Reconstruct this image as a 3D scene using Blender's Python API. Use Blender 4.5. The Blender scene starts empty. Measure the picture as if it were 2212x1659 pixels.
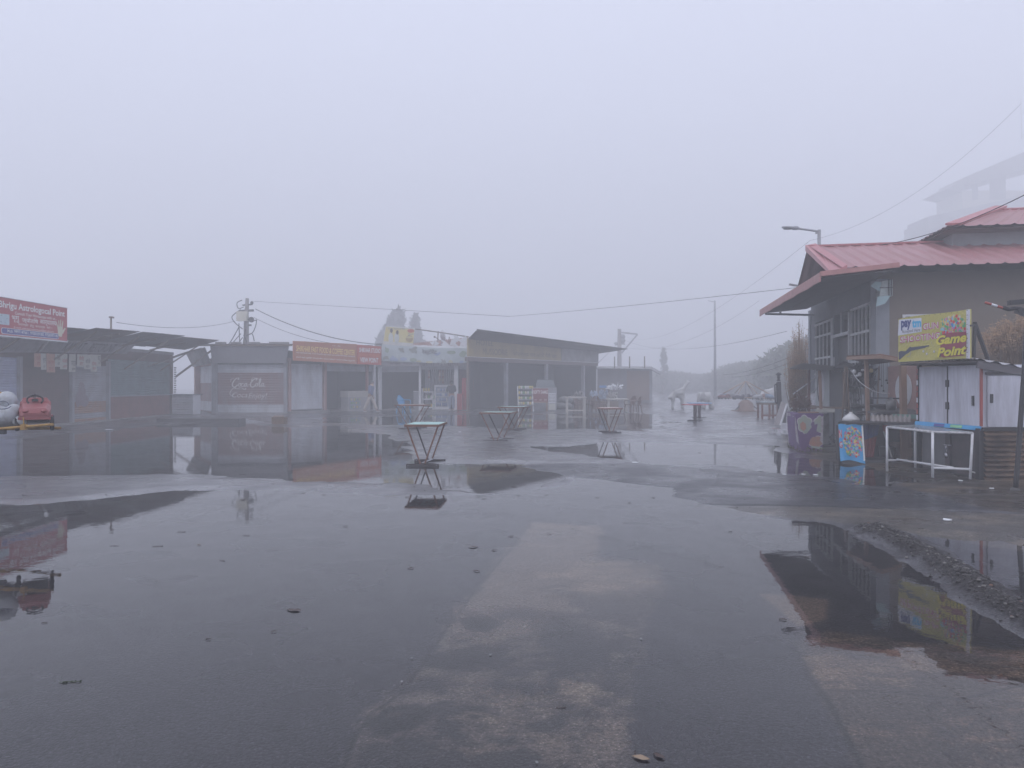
import bpy, bmesh, math, random
import numpy as np
from mathutils import Vector, Matrix
random.seed(7)
SC = bpy.context.scene
COL = SC.collection
R = math.radians
# ---------------------------------------------------------------- camera
CAMH, FOC = 1.55, 1640.0
cam_d = bpy.data.cameras.new('camera'); cam = bpy.data.objects.new('camera', cam_d); COL.objects.link(cam)
cam.location = (0, 0, CAMH); cam.rotation_euler = (R(90), 0, 0)
cam_d.sensor_width = 36; cam_d.lens = 36 * FOC / 2212; cam_d.clip_end = 2000; cam_d.clip_start = 0.05
SC.camera = cam
# ---------------------------------------------------------------- sky
SUN_EL, SUN_AZ = 55, 200
w = bpy.data.worlds.new("World"); SC.world = w; w.use_nodes = True
nt = w.node_tree; bg = nt.nodes['Background']
sky = nt.nodes.new('ShaderNodeTexSky'); sky.sky_type = 'NISHITA'; sky.sun_disc = False
sky.sun_elevation = R(SUN_EL); sky.sun_rotation = R(SUN_AZ); sky.air_density = 1.0; sky.dust_density = 6.0
mx = nt.nodes.new('ShaderNodeMix'); mx.data_type = 'RGBA'; mx.inputs[0].default_value = 0.88
mx.inputs[7].default_value = (6.15, 6.5, 8.05, 1)
nt.links.new(sky.outputs[0], mx.inputs[6]); nt.links.new(mx.outputs[2], bg.inputs[0])
bg.inputs[1].default_value = 0.12
sun_d = bpy.data.lights.new('sun', 'SUN'); sun_d.energy = 0.5; sun_d.angle = R(40); sun_d.color = (1, .96, .9)
sun = bpy.data.objects.new('sun', sun_d); COL.objects.link(sun)
_a = R(SUN_AZ)
sun.rotation_euler = Vector((math.sin(_a) * math.cos(R(SUN_EL)), math.cos(_a) * math.cos(R(SUN_EL)), math.sin(R(SUN_EL)))).to_track_quat('Z', 'Y').to_euler()
SC.view_settings.view_transform = 'Standard'; SC.view_settings.look = 'None'
SC.view_settings.exposure = 0.52; SC.view_settings.gamma = 1
cy = SC.cycles
cy.max_bounces = 6; cy.diffuse_bounces = 2; cy.glossy_bounces = 3; cy.transparent_max_bounces = 8
cy.volume_bounces = 3; cy.transmission_bounces = 4; cy.caustics_reflective = False; cy.caustics_refractive = False
cy.use_denoising = True

# ---------------------------------------------------------------- helpers
def P(x, y, D):
    return Vector(((x - 1106) * D / FOC, D, CAMH - (y - 830) * D / FOC))
def GD(y): return CAMH * FOC / (y - 830)
def G(x, y, z=0.0):
    D = (CAMH - z) * FOC / (y - 830)
    return Vector(((x - 1106) * D / FOC, D, z))
MATS = {}
def M(name, col, rough=.6, var=.18, scale=2.0, metal=0.0, bump=.0, col2=None, amt=.5, streak=1.0, emit=0, spec=.5, thr=.5):
    if name in MATS: return MATS[name]
    m = bpy.data.materials.new(name); m.use_nodes = True; MATS[name] = m
    t = m.node_tree; b = t.nodes['Principled BSDF']; b.inputs['Metallic'].default_value = metal
    b.inputs['Specular IOR Level'].default_value = spec
    c = tuple(col) + (1,)
    tc = t.nodes.new('ShaderNodeTexCoord'); mp = t.nodes.new('ShaderNodeMapping')
    mp.inputs['Scale'].default_value = (1, 1, 1 / streak)
    t.links.new(tc.outputs['Object'], mp.inputs[0])
    n = t.nodes.new('ShaderNodeTexNoise'); n.inputs['Scale'].default_value = scale; n.inputs['Detail'].default_value = 8; n.inputs['Roughness'].default_value = .65
    t.links.new(mp.outputs[0], n.inputs[0])
    d = tuple(col2) + (1,) if col2 else tuple(v * .45 for v in col) + (1,)
    l = tuple(min(1, v * (1 + var)) for v in col) + (1,)
    r1 = t.nodes.new('ShaderNodeMapRange'); r1.inputs[1].default_value = thr - .08; r1.inputs[2].default_value = thr + .22
    r1.inputs[4].default_value = amt if col2 else var * 1.6
    t.links.new(n.outputs[0], r1.inputs[0])
    n2 = t.nodes.new('ShaderNodeTexNoise'); n2.inputs['Scale'].default_value = scale * 9; n2.inputs['Detail'].default_value = 4
    t.links.new(mp.outputs[0], n2.inputs[0])
    m1 = t.nodes.new('ShaderNodeMix'); m1.data_type = 'RGBA'; m1.inputs[6].default_value = c; m1.inputs[7].default_value = l
    t.links.new(n2.outputs[0], m1.inputs[0])
    m2 = t.nodes.new('ShaderNodeMix'); m2.data_type = 'RGBA'; m2.inputs[7].default_value = d
    t.links.new(r1.outputs[0], m2.inputs[0]); t.links.new(m1.outputs[2], m2.inputs[6])
    t.links.new(m2.outputs[2], b.inputs['Base Color'])
    r2 = t.nodes.new('ShaderNodeMapRange'); r2.inputs[3].default_value = max(.02, rough - .12); r2.inputs[4].default_value = min(1, rough + .12)
    t.links.new(n.outputs[0], r2.inputs[0]); t.links.new(r2.outputs[0], b.inputs['Roughness'])
    if bump:
        bp = t.nodes.new('ShaderNodeBump'); bp.inputs['Strength'].default_value = bump; bp.inputs['Distance'].default_value = .02
        t.links.new(n2.outputs[0], bp.inputs['Height']); t.links.new(bp.outputs[0], b.inputs['Normal'])
    return m

class Frame:                       # x along a facade, y out of it towards the viewer, z up
    def __init__(s, p0, p1, z=0.0):
        p0 = Vector((p0[0], p0[1], 0)); p1 = Vector((p1[0], p1[1], 0)); u = (p1 - p0); s.len = u.length; u.normalize()
        n = Vector((u.y, -u.x, 0)); s.o = p0 + Vector((0, 0, z)); s.u = u; s.n = n
        s.m = Matrix(((u.x, n.x, 0, s.o.x), (u.y, n.y, 0, s.o.y), (0, 0, 1, s.o.z), (0, 0, 0, 1)))
    def u_of(s, x, off=0.0):       # facade coordinate seen in photo column x
        k = (x - 1106) / FOC; o = s.o + s.n * off
        return (k * o.y - o.x) / (s.u.x - k * s.u.y)
    def z_of(s, x, y, off=0.0):
        u = s.u_of(x, off); D = (s.o + s.n * off + s.u * u).y
        return CAMH - (y - 830) * D / FOC
    def uz(s, x, y, off=0.0): return s.u_of(x, off), s.z_of(x, y, off)
    def w(s, u, n, z): return s.m @ Vector((u, n, z))
ROOTM = {}
class MB:
    def __init__(s, frame=None):
        s.v = []; s.f = []; s.mi = []; s.sm = []; s.m = frame.m if frame else None
    def add(s, vs, fs, mi=0, smooth=False):
        k = len(s.v)
        for p in vs:
            p = Vector(p); s.v.append(s.m @ p if s.m else p)
        for f in fs: s.f.append(tuple(i + k for i in f)); s.mi.append(mi); s.sm.append(smooth)
        return s
    def box(s, x0, x1, y0, y1, z0, z1, mi=0, bev=0):
        vs = [(x, y, z) for z in (z0, z1) for y in (y0, y1) for x in (x0, x1)]
        return s.add(vs, [(0, 2, 3, 1), (4, 5, 7, 6), (0, 1, 5, 4), (2, 6, 7, 3), (0, 4, 6, 2), (1, 3, 7, 5)], mi)
    def beam(s, p, q, w=.05, h=None, up=(0, 0, 1), mi=0):
        h = w if h is None else h; p = Vector(p); q = Vector(q); d = (q - p).normalized(); up = Vector(up)
        if abs(d.dot(up)) > .99: up = Vector((0, 1, 0))
        a = d.cross(up).normalized(); b = a.cross(d).normalized(); vs = []
        for c in (p, q):
            for i, j in ((-1, -1), (1, -1), (1, 1), (-1, 1)): vs.append(c + a * (i * w / 2) + b * (j * h / 2))
        return s.add(vs, [(3, 2, 1, 0), (4, 5, 6, 7), (0, 1, 5, 4), (1, 2, 6, 5), (2, 3, 7, 6), (3, 0, 4, 7)], mi)
    def tube(s, pts, r=.02, n=8, mi=0, r2=None):
        pts = [Vector(p) for p in pts]; L = len(pts); vs = []; fs = []
        rr = r if isinstance(r, (list, tuple)) else [r + (((r2 if r2 is not None else r) - r) * i / max(1, L - 1)) for i in range(L)]
        d = (pts[1] - pts[0]).normalized(); a = d.orthogonal().normalized()
        for i, p in enumerate(pts):
            d = (pts[min(i + 1, L - 1)] - pts[max(i - 1, 0)]).normalized()
            a = (a - d * a.dot(d)); a = a.normalized() if a.length > 1e-6 else d.orthogonal().normalized(); b = d.cross(a)
            for k in range(n):
                t = 2 * math.pi * k / n; vs.append(p + (a * math.cos(t) + b * math.sin(t)) * rr[i])
        for i in range(L - 1):
            for k in range(n): fs.append((i * n + k, i * n + (k + 1) % n, (i + 1) * n + (k + 1) % n, (i + 1) * n + k))
        fs.append(tuple(range(n - 1, -1, -1))); fs.append(tuple((L - 1) * n + k for k in range(n)))
        return s.add(vs, fs, mi, True)
    def lathe(s, c, prof, n=16, axis='z', mi=0):
        c = Vector(c); vs = []; fs = []
        for r, z in prof:
            for k in range(n):
                t = 2 * math.pi * k / n; q = (r * math.cos(t), r * math.sin(t), z)
                q = {'z': q, 'y': (q[0], q[2], q[1]), 'x': (q[2], q[0], q[1])}[axis]; vs.append(c + Vector(q))
        L = len(prof)
        for i in range(L - 1):
            for k in range(n): fs.append((i * n + k, i * n + (k + 1) % n, (i + 1) * n + (k + 1) % n, (i + 1) * n + k))
        fs.append(tuple(range(n - 1, -1, -1))); fs.append(tuple((L - 1) * n + k for k in range(n)))
        return s.add(vs, fs, mi, True)
    def ell(s, c, r, n=16, m=10, mi=0, rot=None):
        c = Vector(c); r = Vector(r) if not isinstance(r, (int, float)) else Vector((r, r, r)); vs = []; fs = []
        for i in range(m + 1):
            ph = math.pi * i / m
            for k in range(n):
                t = 2 * math.pi * k / n; q = Vector((r.x * math.sin(ph) * math.cos(t), r.y * math.sin(ph) * math.sin(t), r.z * math.cos(ph)))
                vs.append(c + (rot @ q if rot else q))
        for i in range(m):
            for k in range(n): fs.append((i * n + k, (i + 1) * n + k, (i + 1) * n + (k + 1) % n, i * n + (k + 1) % n))
        return s.add(vs, fs, mi, True)
    def prism(s, poly, y0, y1, mi=0):       # poly in x-z, thickness in y
        n = len(poly); vs = [(x, y0, z) for x, z in poly] + [(x, y1, z) for x, z in poly]
        return s.add(vs, [tuple(range(n)), tuple(range(2 * n - 1, n - 1, -1))] + [(i, (i + 1) % n, n + (i + 1) % n, n + i) for i in range(n)], mi)
    def flat(s, poly, y, mi=0): return s.add([(x, y, z) for x, z in poly], [tuple(range(len(poly)))], mi)
    def hexa(s, c8, mi=0):                  # bottom 4, top 4
        return s.add(c8, [(3, 2, 1, 0), (4, 5, 6, 7), (0, 1, 5, 4), (1, 2, 6, 5), (2, 3, 7, 6), (3, 0, 4, 7)], mi)
    def slab(s, a, b, c, d, t=.04, mi=0):   # four corners, thick
        a, b, c, d = map(Vector, (a, b, c, d)); n = (b - a).cross(d - a).normalized() * t
        return s.hexa([a, b, c, d, a + n, b + n, c + n, d + n], mi)
    def corr(s, a, b, c, d, ribs, amp=.02, m=6, mi=None, mf=None, ragged=0, kind='sin', sag=0, per=6):
        """sheet a-b-c-d, ribs repeat along a->b and run a->d"""
        a, b, c, d = map(Vector, (a, b, c, d)); nn = (b - a).cross(d - a).normalized(); N = ribs * per; vs = []; fs = []
        for j in range(m + 1):
            for i in range(N + 1):
                u, v = i / N, j / m
                if ragged and j in (0, m): v += (random.random() - .5) * ragged * (1 if (i // per) % 3 == 0 else .3)
                p = (a * (1 - u) + b * u) * (1 - v) + (d * (1 - u) + c * u) * v; ph = (i % per) / per
                if kind == 'sin': o = math.sin(2 * math.pi * ph)
                elif kind == 'rib': o = 1 if ph < .2 else 0
                else: o = abs(ph - .5) * 2
                p = p + nn * (o * amp) - Vector((0, 0, sag * 4 * v * (1 - v) * (.6 + .4 * math.sin(u * 9)))); vs.append(p)
        k = len(s.v); s.add(vs, [], 0)
        for j in range(m):
            for i in range(N):
                s.f.append((k + j * (N + 1) + i, k + j * (N + 1) + i + 1, k + (j + 1) * (N + 1) + i + 1, k + (j + 1) * (N + 1) + i))
                s.mi.append(mf((i + .5) / N, (j + .5) / m) if mf else (mi or 0)); s.sm.append(kind == 'sin')
        return s
    def leaves(s, c, r, n, size=.1, mi=0, hollow=.35, squash=1):
        c = Vector(c)
        for _ in range(n):
            while 1:
                q = Vector((random.uniform(-1, 1), random.uniform(-1, 1), random.uniform(-1, 1)))
                if hollow < q.length < 1: break
            p = c + Vector((q.x * r[0], q.y * r[1], q.z * r[2]))
            e = Vector((random.gauss(0, 1), random.gauss(0, 1), random.gauss(0, 1))).normalized() * size * random.uniform(.5, 1.3)
            g = e.orthogonal().normalized() * size * random.uniform(.25, .5)
            s.add([p - e, p + g, p + e, p - g], [(0, 1, 2, 3)], mi)
        return s
    def build(s, name, mats, parent=None, root=None):
        if not isinstance(mats, (list, tuple)): mats = [mats]
        me = bpy.data.meshes.new(name); o = bpy.data.objects.new(name, me); COL.objects.link(o)
        if parent is not None:
            o.parent = parent; inv = ROOTM[parent.name].inverted(); ROOTM[o.name] = ROOTM[parent.name]
        else:
            vs = s.v; bx = Vector((sum(v.x for v in vs) / len(vs), sum(v.y for v in vs) / len(vs), min(v.z for v in vs)))
            o.location = bx; inv = Matrix.Translation(-bx); ROOTM[o.name] = Matrix.Translation(bx)
        me.from_pydata([tuple(inv @ v) for v in s.v], [], s.f)
        for m in mats: me.materials.append(m)
        me.polygons.foreach_set('material_index', s.mi); me.polygons.foreach_set('use_smooth', s.sm); me.update()
        bm = bmesh.new(); bm.from_mesh(me); bmesh.ops.recalc_face_normals(bm, faces=bm.faces); bm.to_mesh(me); bm.free()
        return o
def tag(o, label=None, cat=None, group=None, kind=None):
    if label: o['label'] = label
    if cat: o['category'] = cat
    if group: o['group'] = group
    if kind: o['kind'] = kind
    return o
def thing(name, label, cat, loc=(0, 0, 0), group=None):
    o = bpy.data.objects.new(name, None); COL.objects.link(o); o.location = loc; o.empty_display_size = .2
    ROOTM[o.name] = Matrix.Translation(Vector(loc)); return tag(o, label, cat, group)
def dup(root, loc, rz=0, label=None, scale=None, group=None):
    def cp(o, par):
        c = o.copy(); COL.objects.link(c)
        if par is not None: c.parent = par
        for ch in list(KIDS.get(o.name, [])): cp(ch, c)
        return c
    KIDS = {}
    for o in COL.objects:
        if o.parent: KIDS.setdefault(o.parent.name, []).append(o)
    r = cp(root, None); r.location = loc; r.rotation_euler = (0, 0, rz)
    if scale: r.scale = (scale,) * 3 if isinstance(scale, (int, float)) else scale
    if label: r['label'] = label
    if group: r['group'] = group
    return r
def cat(pts, k=6):               # Catmull-Rom
    pts = [Vector(p) for p in pts]; out = []
    for i in range(len(pts) - 1):
        p0, p1, p2, p3 = pts[max(i - 1, 0)], pts[i], pts[i + 1], pts[min(i + 2, len(pts) - 1)]
        for j in range(k):
            t = j / k; out.append(.5 * ((2 * p1) + (p2 - p0) * t + (2 * p0 - 5 * p1 + 4 * p2 - p3) * t * t + (3 * p1 - p0 - 3 * p2 + p3) * t ** 3))
    out.append(pts[-1]); return out
def text(mb, s, u0, u1, z0, z1, y=.004, mi=0, shear=0, slope=0, weight=0.0, sz=None):
    """lettering fitted into u0..u1, z0..z1 of mb's frame"""
    cu = bpy.data.curves.new('t', 'FONT'); cu.body = s; cu.shear = shear; cu.offset = weight; cu.resolution_u = 3
    ob = bpy.data.objects.new('t', cu); COL.objects.link(ob)
    dg = bpy.context.evaluated_depsgraph_get(); me = bpy.data.meshes.new_from_object(ob.evaluated_get(dg))
    if len(me.vertices):
        xs = [v.co.x for v in me.vertices]; ys = [v.co.y for v in me.vertices]; a, b, c, d = min(xs), max(xs), min(ys), max(ys)
        vs = []
        for v in me.vertices:
            fx = (v.co.x - a) / max(1e-6, b - a); fz = (v.co.y - c) / max(1e-6, d - c)
            vs.append((u0 + (u1 - u0) * fx, y, z0 + (z1 - z0) * fz + slope * fx))
        mb.add(vs, [tuple(p.vertices) for p in me.polygons], mi)
    bpy.data.objects.remove(ob); bpy.data.curves.remove(cu); bpy.data.meshes.remove(me)
def ribbon(mb, pts, w, y=.004, mi=0):     # brush stroke in x-z
    q = cat([(p[0], 0, p[1]) for p in pts], 5); vs = []; fs = []
    for i, p in enumerate(q):
        d = (q[min(i + 1, len(q) - 1)] - q[max(i - 1, 0)]); d = d.normalized() if d.length > 0 else Vector((1, 0, 0)); n = Vector((-d.z, 0, d.x))
        ww = w * (.55 + .45 * abs(d.z))
        vs += [(p.x + n.x * ww / 2, y, p.z + n.z * ww / 2), (p.x - n.x * ww / 2, y, p.z - n.z * ww / 2)]
        if i: fs.append((2 * i - 2, 2 * i - 1, 2 * i + 1, 2 * i))
    mb.add(vs, fs, mi)
def disc(mb, cx, cz, rx, rz, y, mi=0, n=10, rot=0):
    mb.flat([(cx + rx * math.cos(t) * math.cos(rot) - rz * math.sin(t) * math.sin(rot), cz + rx * math.cos(t) * math.sin(rot) + rz * math.sin(t) * math.cos(rot)) for t in [2 * math.pi * k / n for k in range(n)]], y, mi)
def skin(mb, nodes, edges, root, mi=0, sub=1):
    names = list(nodes); me = bpy.data.meshes.new('s'); me.from_pydata([nodes[n][0] for n in names], [(names.index(a), names.index(b)) for a, b in edges], [])
    ob = bpy.data.objects.new('s', me); COL.objects.link(ob); ob.modifiers.new('k', 'SKIN')
    for i, n in enumerate(names):
        r = nodes[n][1]; r = (r, r) if isinstance(r, (int, float)) else r
        me.skin_vertices[0].data[i].radius = r; me.skin_vertices[0].data[i].use_root = (n == root)
    sb = ob.modifiers.new('b', 'SUBSURF'); sb.levels = sub; sb.render_levels = sub
    dg = bpy.context.evaluated_depsgraph_get(); dg.update(); em = bpy.data.meshes.new_from_object(ob.evaluated_get(dg))
    mb.add([v.co.copy() for v in em.vertices], [tuple(p.vertices) for p in em.polygons], mi, True)
    bpy.data.objects.remove(ob); bpy.data.meshes.remove(em); bpy.data.meshes.remove(me)

# ---------------------------------------------------------------- ground
def lat(seed):
    return np.random.RandomState(seed).rand(256, 256)
def vn(x, y, seed):
    g = lat(seed); xi = np.floor(x).astype(int); yi = np.floor(y).astype(int); fx = x - xi; fy = y - yi
    fx = fx * fx * (3 - 2 * fx); fy = fy * fy * (3 - 2 * fy); xi %= 256; yi %= 256; x1 = (xi + 1) % 256; y1 = (yi + 1) % 256
    return (g[xi, yi] * (1 - fx) + g[x1, yi] * fx) * (1 - fy) + (g[xi, y1] * (1 - fx) + g[x1, y1] * fx) * fy
def fbm(x, y, s, oct=5, seed=1, rough=.55):
    t = 0; a = 1; n = 0
    for i in range(oct): t = t + a * vn(x * s, y * s, seed + i * 7); n += a; a *= rough; s *= 2.03
    return t / n
def sdf(px, py, poly):
    d = np.full(px.shape, 1e9); ins = np.zeros(px.shape, bool); n = len(poly)
    for i in range(n):
        ax, ay = poly[i]; bx, by = poly[(i + 1) % n]; ex, ey = bx - ax, by - ay
        t = np.clip(((px - ax) * ex + (py - ay) * ey) / (ex * ex + ey * ey + 1e-12), 0, 1)
        d = np.minimum(d, (px - ax - t * ex) ** 2 + (py - ay - t * ey) ** 2)
        if ay != by:
            c = ((ay > py) != (by > py)) & (px < (bx - ax) * (py - ay) / (by - ay) + ax); ins ^= c
    d = np.sqrt(d); return np.where(ins, -d, d)
def line_d(px, py, pl):
    d = np.full(px.shape, 1e9)
    for i in range(len(pl) - 1):
        ax, ay = pl[i]; bx, by = pl[i + 1]; ex, ey = bx - ax, by - ay
        t = np.clip(((px - ax) * ex + (py - ay) * ey) / (ex * ex + ey * ey + 1e-12), 0, 1)
        d = np.minimum(d, (px - ax - t * ex) ** 2 + (py - ay - t * ey) ** 2)
    return np.sqrt(d)
def gp(pl): return [(G(x, y).x, G(x, y).y) for x, y in pl]
PUD = [gp(p) for p in (
 [(-400,1032),(370,1027),(500,1031),(650,1039),(860,1043),(960,1057),(1040,1068),(1150,1066),(1240,1031),(1180,1017),(1120,1006),(1040,1002),(980,1003),(930,996),(890,990),(862,978),(885,950),(840,938),(700,922),(640,925),(560,920),(540,903),(520,903),(510,914),(380,914),(330,925),(240,931),(150,936),(100,946),(-100,952),(-400,960)],
 [(700,902),(900,898),(1100,897),(1340,893),(1440,896),(1450,926),(1380,930),(1130,926),(1000,921),(850,917),(700,914)],
 [(-1500,1085),(60,1088),(180,1080),(300,1066),(430,1062),(700,1066),(900,1071),(1040,1069),(1150,1060),(1235,1030),(1320,1036),(1400,1050),(1450,1073),(1490,1092),(1560,1096),(1640,1108),(1700,1122),(1790,1127),(1860,1142),(1885,1162),(1940,1197),(2020,1247),(2080,1290),(2140,1322),(2300,1400),(3200,1560),(3200,4000),(-3500,4000),(-3500,1085)],
 [(1985,1158),(2100,1166),(2250,1185),(2500,1300),(2212,1305),(2150,1275),(2110,1248),(2060,1212),(2010,1178)],
 [(1130,962),(1240,968),(1300,958),(1500,957),(1650,964),(1720,978),(1790,1003),(1860,1008),(1960,1030),(1990,1042),(1930,1052),(1860,1045),(1790,1036),(1700,1028),(1640,1021),(1580,1012),(1530,1004),(1420,1003),(1330,990),(1290,990),(1240,980),(1190,975)],
)]
FRESH = gp([(1110,1006),(1230,1003),(1420,1005),(1600,1024),(1800,1035),(1930,1053),(2130,1106),(1800,1099),(1600,1094),(1480,1090),(1450,1075),(1400,1055),(1320,1040),(1230,1030)])
S1 = gp([(1150,1122),(1060,1230),(970,1340),(905,1440),(860,1490),(800,1530),(735,1659),(600,2100),(1330,2100),(1345,1659),(1345,1500),(1365,1420),(1395,1340),(1437,1245),(1430,1212),(1290,1200),(1300,1130)])
S2 = gp([(1640,1276),(1690,1278),(1790,1288),(1785,1330),(1725,1345)])
S3 = gp([(1713,1384),(1745,1440),(1790,1510),(1870,1659),(1980,2000),(3500,2000),(3000,1420),(2212,1400),(2000,1385),(1860,1365),(1790,1352)])
S4 = gp([(1480,1092),(1800,1101),(2212,1116),(2700,1130),(2700,1250),(2300,1200),(2000,1160),(1880,1146),(1790,1127),(1700,1122),(1560,1100)])
DIRT = gp([(1930,1048),(2130,1104),(2212,1112),(2900,1120),(2900,960),(2400,940),(2000,930),(1690,900),(1690,965),(1790,1000),(1860,1008),(1990,1040)])
RIDGE = gp([(1880,1146),(1960,1180),(2040,1225),(2110,1270),(2170,1312),(2300,1375)])
JOINT = gp([(-300,1028),(150,1040),(700,1058),(1000,1067),(1100,1071)])
JOINT2 = gp([(1480,1090),(1600,1094),(1800,1099),(1990,1106),(2212,1114),(2500,1124)])
JOINT3 = gp([(1713,1384),(1745,1440),(1790,1510),(1880,1680)])
JOINT4 = gp([(1150,1122),(1060,1230),(970,1340),(905,1440),(860,1490),(800,1530),(735,1659)])
JOINT5 = gp([(1790,1480),(1950,1487),(2080,1500),(2212,1470)])
POTS = [gp([(905,1415),(960,1395),(1050,1385),(1110,1395),(1070,1425),(980,1437),(920,1432)]), gp([(785,1555),(830,1520),(900,1510),(940,1530),(900,1565),(830,1580)]), gp([(990,1330),(1040,1322),(1085,1340),(1050,1358),(1005,1352)])]

def height(X, Y, want_s=False):
    s = np.full(X.shape, 1e9)
    for p in PUD: s = np.minimum(s, sdf(X, Y, p))
    wd = .18 + .018 * Y
    n1 = fbm(X, Y, .9, 6, 3, .42) - .5; n2 = fbm(X, Y, .22, 4, 31) - .5; n3 = fbm(X * .55, Y, .55, 5, 77) - .5
    s2 = s + (fbm(X, Y, .8, 5, 55) - .5) * (.35 + .05 * Y) + (fbm(X, Y, 5, 4, 57, .6) - .5) * .16
    h = .024 * np.clip(s2 / wd, -1, 1)
    far = np.clip((Y - 15) / 12, 0, 1) * np.clip((46 - Y) / 6, 0, 1)
    h = h + n1 * np.where(s2 < -wd, .008, .014) + far * n3 * .075 * (s2 > -wd) + .004 * (n2)
    rd = line_d(X, Y, RIDGE); h = h + .055 * np.exp(-(rd / .2) ** 2) * (1 + 2.4 * (fbm(X, Y, 6, 5, 9, .7) - .5))
    # land round the shops rises a hand's width
    b = np.clip((-16.2 - X) / .5, 0, 1) * (Y > 20)
    h = h + .03 * b + .03 * np.clip((Y - 46) / 6, 0, 1) + .03 * np.clip((X - 7.0) / 1.0, 0, 1) * (Y > 13.9)
    for jl in (JOINT2,): h = h - .02 * np.exp(-(line_d(X, Y, jl) / .03) ** 2)
    for po in POTS: h = h - .006 * np.clip(-sdf(X, Y, po) / .08 + .5, 0, 1)
    return h
def build_ground():
    ys = [-25, -8, -2, 0, .6, 1.0, 1.4, 1.8]
    y = 2.1
    while y < 52: ys.append(y); y *= 1.0052
    while y < 200: ys.append(y); y *= 1.06
    ys = np.array(ys + [205.0])
    us = np.concatenate([np.linspace(-6, -.95, 14)[:-1], np.linspace(-.95, -.72, 30)[:-1], np.linspace(-.72, .72, 760), np.linspace(.72, .95, 30)[1:], np.linspace(.95, 6, 14)[1:]])
    U, Yg = np.meshgrid(us, ys); Xg = U * (np.maximum(Yg, 0) + 1.2)
    Xg = np.clip(Xg, -115, 115)
    lim = np.abs(U) > 2; Xg = np.where(lim & (Yg < 30), np.sign(U) * (np.abs(U) - 2) / 4 * (115 - 2 * (np.maximum(Yg, 0) + 1.2)) + np.sign(U) * 2 * (np.maximum(Yg, 0) + 1.2), Xg)
    X = Xg.ravel(); Y = Yg.ravel(); Z = height(X, Y)
    n, m = U.shape
    me = bpy.data.meshes.new('ground'); nv = X.size
    co = np.stack([X, Y, Z], 1).astype(np.float32).ravel()
    idx = np.arange(nv).reshape(n, m); q = np.stack([idx[:-1, :-1], idx[:-1, 1:], idx[1:, 1:], idx[1:, :-1]], -1).reshape(-1, 4)
    me.vertices.add(nv); me.vertices.foreach_set('co', co); me.loops.add(q.size); me.loops.foreach_set('vertex_index', q.ravel().astype(np.int32))
    me.polygons.add(len(q)); me.polygons.foreach_set('loop_start', np.arange(0, q.size, 4, dtype=np.int32)); me.polygons.foreach_set('loop_total', np.full(len(q), 4, np.int32))
    me.update(); me.validate(); me.polygons.foreach_set('use_smooth', np.ones(len(q), bool))
    c = np.empty((nv, 3)); c[:] = (.042, .04, .047); gl = np.ones(nv)
    def blend(mask, col):
        nonlocal c; mask = np.clip(mask, 0, 1)[:, None]; c = c * (1 - mask) + np.array(col) * mask
    jit = (fbm(X, Y, 3.2, 4, 91) - .5) * .12
    st = fbm(X, Y, 1.6, 5, 120, .7); st2 = fbm(X * .5, Y, 2.6, 5, 140, .7)
    fine = fbm(X, Y, 11, 4, 160, .7)
    blend((.45 - np.abs(Y - 26) / 40) * (fbm(X, Y, .3, 4, 14)), (.085, .085, .09))
    m1 = -(sdf(X, Y, S1) + jit * 1.4 + (fbm(X, Y, 9, 4, 301, .65) - .5) * .16) / .07 + .5
    blend(m1, (.19, .158, .134)); blend(np.clip(m1, 0, 1) * np.clip((st - .5) * 8, 0, 1) * np.clip((8 - Y) / 3.5, 0.15, 1), (.04, .038, .042)); blend(np.clip(m1, 0, 1) * np.clip((fine - .53) * 9, 0, 1) * np.clip((5.5 - Y) / 3, 0, .9), (.05, .047, .048))
    blend(np.clip(m1, 0, 1) * np.clip((st2 - .56) * 7, 0, 1) * .8, (.33, .265, .2))
    blend(-(sdf(X, Y, S2) + jit * .3) / .03 + .5, (.17, .125, .095))
    m3 = -(sdf(X, Y, S3) + jit * .9 + (fbm(X, Y, 9, 4, 302, .65) - .5) * .1) / .05 + .5
    blend(m3, (.085, .07, .06)); blend(np.clip(m3, 0, 1) * np.clip((st2 - .5) * 8, 0, 1), (.2, .145, .105)); blend(np.clip(m3, 0, 1) * np.clip((st - .55) * 7, 0, 1) * .7, (.05, .045, .045))
    m4 = -(sdf(X, Y, S4) + jit) / .05 + .5
    blend(m4, (.075, .068, .062)); blend(np.clip(m4, 0, 1) * np.clip((st2 - .52) * 7, 0, 1) * .8, (.15, .125, .1))
    blend(-(sdf(X, Y, FRESH) + jit) / .06 + .5, (.03, .03, .036))
    md = -(sdf(X, Y, DIRT) + jit) / .1 + .5
    blend(md, (.05, .042, .036)); blend(np.clip(md, 0, 1) * np.clip((st2 - .48) * 7, 0, 1) * .8, (.12, .088, .06)); blend(np.clip(md, 0, 1) * np.clip((st - .5) * 7, 0, 1) * .8, (.028, .025, .024))
    for po in POTS:
        mp = np.clip(-(sdf(X, Y, po) + jit * .4) / .03 + .5, 0, 1); blend(mp, (.022, .02, .022)); blend(mp * np.clip((st2 - .53) * 8, 0, 1) * .7, (.13, .1, .075))
    rd = line_d(X, Y, RIDGE) + jit; blend(np.clip(1.4 - rd / .2, 0, 1), (.045, .042, .042)); 
    for jl, wj in ((JOINT, .05), (JOINT2, .035), (JOINT3, .02), (JOINT4, .012), (JOINT5, .01)):
        blend(np.clip(1.4 - line_d(X + jit * .5, Y + jit * .3, jl) / wj, 0, 1) * .85, (.012, .011, .011))
    c *= (.78 + .44 * fine)[:, None]
    for pl_, g_ in ((DIRT, .3), (S4, .4), (FRESH, .45), (S3, .35)): q_ = np.clip(-(sdf(X, Y, pl_) + jit) / .15 + .5, 0, 1); gl = gl * (1 - q_) + g_ * q_
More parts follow.
